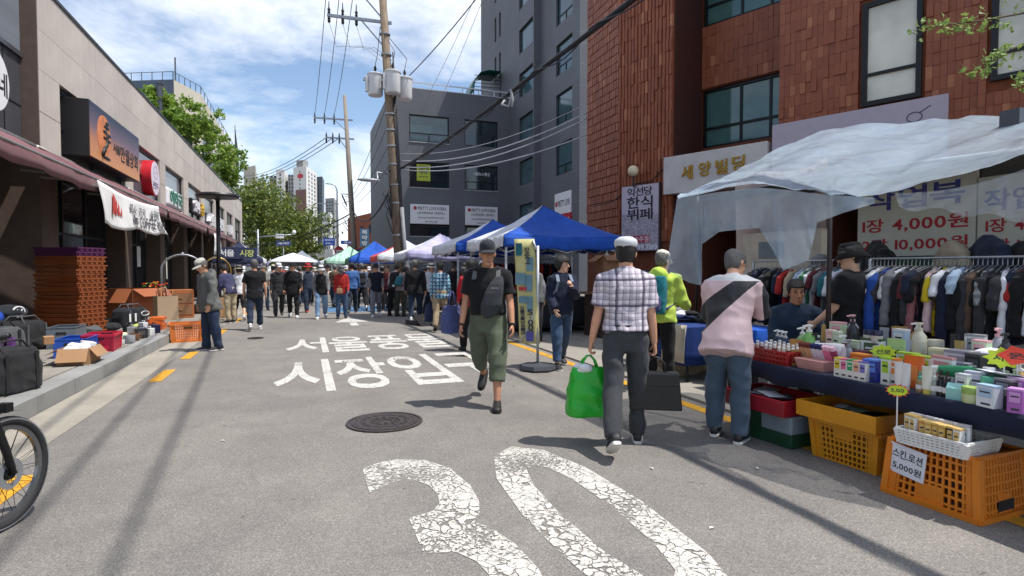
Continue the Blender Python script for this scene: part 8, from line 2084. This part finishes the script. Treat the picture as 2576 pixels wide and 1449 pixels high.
solid_crate('grey tool crate behind the blue and red crates', (-3.75, kerb_y(165, -3.75), PZ), R(4), .4, .62, .34, GYC)
for k in range(5): prop(MB().cbox((0, 0, 0), (.16, .11, .06)).build('foam_block', WHITEC, None, (-2.93 + random.uniform(-.08, .08), kerb_y(195, -2.93) + random.uniform(-.14, .14), PZ + .20 + .012 * k), (random.uniform(-.3, .3), random.uniform(-.3, .3), k), bevel=.01), 'white foam block in the open carton, %s counted from below' % ORD[k], 'packaging')
prop(MB().cbox((0, 0, .05), (.11, .1, .1)).build('small_carton', KRAFT, None, (-3.3, kerb_y(118, -3.3), PZ + .27), (.1, 0, .5)), 'small brown carton on the rim of the blue crate', 'box')
p = LP(325, 832); t = softbag('equipment_bag', 'black bag with a white oval badge in front of the brown boxes', 'bag', (-3.75, kerb_y(325, -3.75), PZ), R(68), .85, .36, .42, cloth('equip_black', (32, 34, 38), .15, .4), NYG, 9)
for s in (-.3, -.12): MB().box((s * 1, -.205, .12), (s + .05, -.195, .30)).build('white_tab', WHT, t)
ob = MB()
for k in range(20):
 a, b = 2 * math.pi * k / 20, 2 * math.pi * (k + 1) / 20
 ob.bar((.22 + math.cos(a) * .13, -.205, .28 + math.sin(a) * .05), (.22 + math.cos(b) * .13, -.205, .28 + math.sin(b) * .05), .016, .01)
ob.build('oval_badge', WHT, t)
yb = kerb_y(325, -4.45); carton('large reddish-brown carton in front of the second shop bay', -4.45, yb + .2, PZ, 1.0, 1.0, .78, R(60), M('carton_rust', (160, 92, 56), .8, 0, .1, 2), True)
fl = thing('artificial_flowers', 'bunch of orange, red and green artificial flowers on the rust carton', 'flowers', (-3.95, yb + .55, PZ + .80))
for k in range(34):
 a = random.uniform(0, 6.3); q = random.uniform(0, .3); c = (random.choice(((226, 110, 30), (210, 40, 40), (90, 170, 50), (226, 80, 40), (230, 150, 60))))
 MB().prism([((.035 if j % 2 else .014) * math.cos(j * math.pi / 6), (.035 if j % 2 else .014) * math.sin(j * math.pi / 6)) for j in range(12)], 0, .012).build('flower', pmat(c, .7), fl, (math.cos(a) * q * 1.2, math.sin(a) * q * 1.4, random.uniform(0, .14)), (random.uniform(-1, 1), random.uniform(-1, 1), a))
yc = kerb_y(415, -3.35); carton('tall tan carton holding walking canes', -3.35, yc, PZ, .46, .46, .62, R(25), M('carton_tan', (176, 152, 124), .85, 0, .1, 2), False)
for k in range(11):
 m_ = (M('cane_wood', (176, 124, 70), .4), M('cane_pink', (198, 150, 140), .4), M('cane_brown', (120, 74, 40), .4))[k % 3]; x, yy = -3.35 + random.uniform(-.17, .17), yc + random.uniform(-.17, .17); an = random.uniform(0, 6.3); h = random.uniform(.68, .80)
 pts = [(0, 0, .02), (0, 0, h)] + [(.055 - .055 * math.cos(q), 0, h + .055 * math.sin(q)) for q in (.5, 1, 1.57, 2.1, 2.7, 3.3)]
 prop(MB().tube(pts, .011, 7).build('walking_cane', m_, None, (x, yy, PZ), (random.uniform(-.06, .06), random.uniform(-.06, .06), an), smooth=True), '%s crook-handled walking cane in the tan carton, %s of the bunch' % (('tan', 'pink', 'brown')[k % 3], ORD[k]), 'cane', 'canes in the tan carton')
for k in range(4): prop(MB().cbox((0, 0, .035), (.24, .34, .066)).build('orange_box', pmat((230, 110, 36)), None, (-2.98 + random.uniform(-.02, .02), kerb_y(395, -2.98), PZ + k * .068), (0, 0, random.uniform(-.12, .12)), bevel=.006), 'flat orange box, %s from the bottom of the small stack on the kerb' % ORD[k], 'box', 'orange boxes on the kerb')
gl_ = [('white mug', (222, 222, 220), 300, -2.96), ('black camera case', (36, 34, 36), 352, -2.9), ('white carton', (224, 224, 222), 372, -2.86), ('grey appliance', (150, 152, 154), 330, -3.2), ('yellow-green folded cloth', (176, 186, 90), 345, -3.5), ('cream packet', (214, 204, 170), 312, -3.3), ('pale green bag', (170, 200, 170), 300, -3.15), ('white printed box', (220, 222, 226), 358, -3.3), ('brown tin', (120, 84, 60), 335, -2.92), ('silver kettle', (170, 172, 176), 322, -2.9), ('navy case', (40, 50, 80), 385, -2.88), ('white bowl', (226, 226, 224), 285, -3.2), ('amber jar', (170, 110, 60), 345, -3.05), ('black radio', (40, 40, 44), 318, -3.45), ('blue packet', (70, 100, 160), 365, -3.1), ('red tin', (180, 50, 46), 378, -3.3)]
for k, (n_, c_, px, X) in enumerate(gl_):
 y = kerb_y(px, X); s = random.uniform(.07, .12); t = thing(n_.split(' ')[-1], n_ + ' among the bric-a-brac on the left kerb', n_.split(' ')[-1], (X, y, PZ), random.uniform(0, 3), 'bric-a-brac on the kerb')
 if any(q in n_ for q in ('mug', 'jar', 'tin', 'kettle', 'bowl')):
  MB().lathe([(0, 0), (s * .7, 0), (s * .85, s * .2), (s * .85, s * 1.3), (s * .78, s * 1.3), (s * .75, s * .2), (0, s * .15)], 16, cap=False).build('vessel', pmat(c_), t, smooth=40); MB().tube([(s * .82, 0, s * 1.1), (s * 1.25, 0, s * 1.0), (s * 1.25, 0, s * .5), (s * .82, 0, s * .4)], .012, 7).build('handle', pmat(c_), t, smooth=True)
 elif any(q in n_ for q in ('cloth', 'bag', 'packet')):
  mb = MB(); [mb.ell((random.uniform(-s, s), random.uniform(-s, s), s * .4), (s * 1.1, s, s * .5), 8, 6) for _ in range(4)]; place('bundle', remeshed(mb, pmat(c_, .7), .014, 2, .014, 9, k), t)
 else:
  MB().cbox((0, 0, s * .8), (s * 1.8, s * 1.3, s * 1.6)).build('case', pmat(c_), t, bevel=.008); MB().cbox((0, 0, 0), (s * 1.0, .004, s * .7)).build('label', pmat(tuple(min(255, q + 40) for q in c_)), t, (0, -s * .66, s * .9)); MB().tube([(-s * .5, 0, 0), (-s * .4, 0, s * .4), (s * .4, 0, s * .4), (s * .5, 0, 0)], .008, 6).build('handle', pmat(c_), t, (0, 0, s * 1.58), smooth=True)
for k in range(7):
 X = -3.9 - .12 * (k % 3); mb = MB(); [mb.ell((random.uniform(-.1, .1), random.uniform(-.12, .12), .09), (.16, .14, .09), 8, 6) for _ in range(4)]
 t = thing('bag_bundle', 'dark crumpled bag on the ground, %s from the left before the tray stack' % ORD[k], 'bag', (X, kerb_y(130 + k * 22, X), PZ), k, 'crumpled bags before the tray stack'); place('bag', remeshed(mb, (NYL, NYG, cloth('bag_brown', (70, 56, 48)))[k % 3], .016, 2, .016, 8, k), t)
p = gnd(472, 862); big_crate('orange lattice basket on the low pavement beside the man in grey', (p.x - .05, p.y + .3, .013), R(12), .62, .50, .36, M('orange_basket', (214, 120, 50), .45))
p = gnd(478, 800); t = thing('wooden_cabinet', 'small orange-brown wooden cabinet behind the cane carton', 'cabinet', (p.x - .3, p.y + .2, .013), R(15)); WD = M('wood_orange', (176, 104, 56), .5, 0, .15, 3)
MB().box((-.35, -.3, 0), (.35, .3, .85)).build('body', WD, t, bevel=.008)
for z in (.1, .45): MB().box((-.31, -.312, z), (.31, -.3, z + .3)).build('drawer', KRAFT2, t); MB().box((-.04, -.33, z + .14), (.04, -.312, z + .17)).build('knob', BRASS, t)
for k, (px, py) in enumerate(((452, 800), (500, 790), (575, 800))): p = gnd(px, py); carton(('carton beside the wooden cabinet', 'carton at the feet of the cabinet', 'tall carton standing by the stooping person')[k], p.x - .2, p.y + .2, .013, .45, .4, (.35, .3, .6)[k], .3 * k, KRAFT, k < 2)
for k, (px, py, m_) in enumerate(((505, 790, STEEL), (582, 770, BRASS))):
 p = gnd(px, py); t = thing('luggage_cart', ('silver', 'brass')[k] + ' bird-cage luggage cart in front of the shops', 'luggage cart', (p.x - .5, p.y, .013), R(8)); w = .62 if k == 0 else .5
 for s in (-1, 1): MB().tube([(-w * math.cos(a), s * .22, .3 + (1.35 if a not in (0, math.pi) else 0) * (1 if 0 < a < math.pi else 0) * 0 + (1.1 + .55 * math.sin(a) if 0 < a < math.pi else 0)) for a in [0] + [math.pi * q / 12 for q in range(1, 12)] + [math.pi]], .025, 8).build('arch', m_, t, smooth=True)
 MB().box((-w, -.28, .2), (w, .28, .3)).build('deck', DARKM, t, bevel=.01); MB().ell((0, 0, 1.98), (.05, .05, .05), 10, 6).build('finial', m_, t, smooth=True); MB().bar((0, -.22, 1.92), (0, .22, 1.92), .03).build('cross_bar', m_, t)
 for sx_ in (-1, 1):
  for s in (-1, 1): MB().lathe([(0, -.02), (.09, -.02), (.09, .02), (0, .02)], 14, cap=False).build('wheel', RUB, t, (sx_ * (w - .1), s * .2, .09), (R(90), 0, 0))
t = thing('white_banner', 'blank white hanging banner at the end of the awnings', 'banner', (-3.9, 29.3, 2.2)); o = MB().loft([[Vector((.03 * math.sin(k * 1.1 + j), k * .42, .95 - j * .24)) for k in range(6)] for j in range(5)], cap=False, closed=False).build('cloth', BAN, t, smooth=True); o.modifiers.new('s', 'SOLIDIFY').thickness = .01
# bicycle at the left edge
hub = at(6, 1192, 3.17); hb_ = Vector((.30, .954, 0)).normalized()
bk_ = thing('bicycle', 'black electric bicycle of which only the front wheel and fork enter at left', 'bicycle', (hub.x, hub.y, 0), math.atan2(hb_.y, hb_.x)); wr0 = hub.z
TYRE = M('tyre', (40, 40, 42), .75, 0, .15, 20, .3, 120); BKM = M('bike_black', (28, 28, 30), .4, .3)
def wheel(x, par):
 w = bpy.data.objects.new('wheel', None); COL.objects.link(w); w.parent = par; w.location = (x, 0, wr0); w.rotation_euler = (R(90), 0, 0)
 rg = []
 for k in range(49):
  a = 2 * math.pi * k / 48; c = Vector((math.cos(a), math.sin(a), 0)); rg.append([c * (wr0 - .026 + .026 * math.cos(q)) + Vector((0, 0, .026 * math.sin(q))) for q in [2 * math.pi * j / 10 for j in range(10)]])
 MB().loft(rg, cap=False).build('tyre', TYRE, w, smooth=True)
 MB().lathe([(wr0 - .05, -.013), (wr0 - .05, .013), (wr0 - .075, .010), (wr0 - .075, -.010), (wr0 - .05, -.013)], 48, cap=False).build('rim', M('bike_rim', (120, 122, 126), .3, .8), w, smooth=30)
 MB().lathe([(wr0 - .012, .0262), (wr0 - .016, .0268), (wr0 - .020, .0262)], 48, cap=False).lathe([(wr0 - .012, -.0262), (wr0 - .016, -.0268), (wr0 - .020, -.0262)], 48, cap=False).build('reflective_line', STEEL, w)
 sp = MB().cyl((0, 0, 0), (wr0 - .07, 0, 0), .0016, n=5).mesh('spoke', BKM)
 for k in range(32): o = place('spoke', sp, w, (.03 * math.cos(2 * math.pi * k / 32 + (1.4 if k % 2 else -1.4)), .03 * math.sin(2 * math.pi * k / 32 + (1.4 if k % 2 else -1.4)), .02 if k % 2 else -.02), (0, R(4) if k % 2 else R(-4), 2 * math.pi * k / 32))
 MB().lathe([(.0, -.05), (.03, -.05), (.032, -.03), (.025, 0), (.032, .03), (.03, .05), (0, .05)], 16, cap=False).build('hub', BKM, w, smooth=40)
 MB().lathe([(.05, .044), (.085, .044), (.085, .046), (.05, .046)], 28, cap=False).build('brake_disc', STEEL, w)
wheel(0, bk_); wheel(-1.02, bk_)
for s in (-1, 1): MB().tube([(0, s * .06, wr0), (-.05, s * .062, wr0 + .15), (-.12, s * .05, wr0 + .36), (-.14, s * .03, wr0 + .40)], [.018, .021, .024, .02], 10).build('fork_leg', BKM, bk_, smooth=True)
MB().tube([(-.13, 0, wr0 + .38), (-.24, 0, wr0 + .72)], .024, 10).build('head_tube', BKM, bk_, smooth=True)
MB().tube([(-.18, 0, wr0 + .52), (-.62, 0, wr0 - .02)], .04, 10).tube([(-.62, 0, wr0 - .02), (-.74, 0, wr0 + .5)], .02, 8).tube([(-.62, 0, wr0 - .02), (-1.02, .06, wr0)], .014, 8).tube([(-.70, 0, wr0 + .35), (-1.02, .06, wr0)], .012, 8).build('frame', BKM, bk_, smooth=True)
MB().tube([(-.25, -.26, wr0 + .80), (-.24, -.1, wr0 + .76), (-.24, .1, wr0 + .76), (-.25, .26, wr0 + .80)], .013, 8).build('handlebar', BKM, bk_, smooth=True)
MB().ell((-.78, 0, wr0 + .56), (.13, .07, .035), 12, 6).build('saddle', BLKC, bk_, smooth=True)
MB().loft([[Vector((math.cos(a) * (wr0 + .03), v, wr0 + math.sin(a) * (wr0 + .03))) for v in (-.03, 0, .03)] for a in [R(70 + 8 * q) for q in range(10)]], cap=False, closed=False).build('mudguard', BKM, bk_, smooth=True)
MB().box((.0, -.03, wr0 + .34), (.05, .03, wr0 + .39)).build('headlamp', BKM, bk_)
# ginkgo at the right
gk = thing('ginkgo_tree', 'ginkgo tree whose leafy branches reach in at the upper right', 'tree', (8.6, 2.0, 0)); go = Vector(gk.location)
GLF = leaf_mat('ginkgo_leaf', (84, 112, 46), (118, 148, 66), (178, 196, 120))
MB().tube([(0, 0, 0), (.05, .05, 2), (0, .1, 4.2), (-.2, .2, 6.5)], [.17, .14, .1, .05], 10).build('trunk', BARK, gk, smooth=True)
fan = MB(); pts = [(0, 0, 0)] + [(math.cos(a) * .032 * (1 - .25 * math.exp(-((a - 1.57) / .12) ** 2)), math.sin(a) * .032 * (1 - .25 * math.exp(-((a - 1.57) / .12) ** 2)), .005 * math.cos(3 * a)) for a in [R(25 + 13 * q) for q in range(11)]]
fan._add(pts, [(0, k, k + 1) for k in range(1, 11)]); fan.cyl((0, 0, 0), (0, -.03, .004), .0012, n=4); FAN = fan.mesh('leaf', GLF)
brs = [[at(2720, 10, 6.60), at(2580, 32, 6.45), at(2470, 52, 6.30), at(2380, 62, 6.23), at(2312, 72, 6.15)], [at(2720, 90, 6.75), at(2600, 100, 6.45), at(2530, 130, 6.30), at(2490, 155, 6.23), at(2448, 180, 6.15)], [at(2700, 200, 6.60), at(2600, 190, 6.30), at(2555, 200, 6.15)], [at(2700, -60, 6.75), at(2560, -20, 6.45), at(2420, -30, 6.30)]]
nl = 0
for bi, b in enumerate(brs):
 MB().tube([Vector((0, .08, 4.4 + .3 * bi))] + [p - go for p in b], [.03, .016, .012, .009, .006, .004][:len(b) + 1], 6).build('branch', BARK, gk, smooth=True)
 for k in range((95, 85, 45, 40)[bi]):
  u = random.random() ** .8; p = cr_(b, u) + Vector((random.gauss(0, .055), random.gauss(0, .06), random.gauss(-.015, .07))) * (1.25 - .6 * u)
  place('leaf', FAN, gk, tuple(p - go), (random.uniform(-1.4, 1.4), random.uniform(-1.2, 1.2), random.uniform(0, 6.3)), scale=[random.uniform(1.0, 1.7)] * 3); nl += 1
cr2 = MB()
for k in range(2500):
 c = random.choice(((1.2, -1.0, 5.0, .9), (1.6, -.4, 5.6, 1.0), (.8, -1.6, 5.2, .9), (1.8, -1.6, 4.8, 1.0), (2.2, -1.0, 5.2, 1.1)))
 p = Vector((c[0] + random.gauss(0, .45) * c[3], c[1] + random.gauss(0, .45) * c[3], c[2] + random.gauss(0, .3) * c[3])); n = Vector((random.gauss(0, 1), random.gauss(0, 1), random.gauss(0, 1))).normalized(); u = n.orthogonal().normalized() * .035; v = n.cross(u)
 cr2._add([p, p + u + v, p + v * 1.3, p - u + v], [(0, 1, 2), (0, 2, 3)])
prop(cr2.build('crown', GLF, gk), kind='stuff')
# dark tarpaulin over the clothes stall
DT = cloth('dark_tarp', (34, 36, 40), .15, .4)
rows = [[Vector((5.65 + 2.0 * u, 7.4 - 6.9 * v, 2.50 + .10 * math.sin(u * 3.1) + .05 * math.sin(v * 9 + u * 4) - .12 * u)) for v in [k / 20 for k in range(21)]] for u in [j / 8 for j in range(9)]]
t = thing('tarpaulin', 'dark tarpaulin stretched over the clothes rails and price boards', 'tarpaulin'); o = MB().loft(rows, cap=False, closed=False).build('sheet', DT, t, smooth=True); o.modifiers.new('s', 'SOLIDIFY').thickness = .006
for (x, y) in ((5.7, 7.3), (7.5, 7.3), (7.5, .6)): MB().cyl((x, y, 0), (x, y, 2.6), .022, n=8).build('pole', POLED, t, smooth=True)
bpy.data.scenes.remove(WORK)
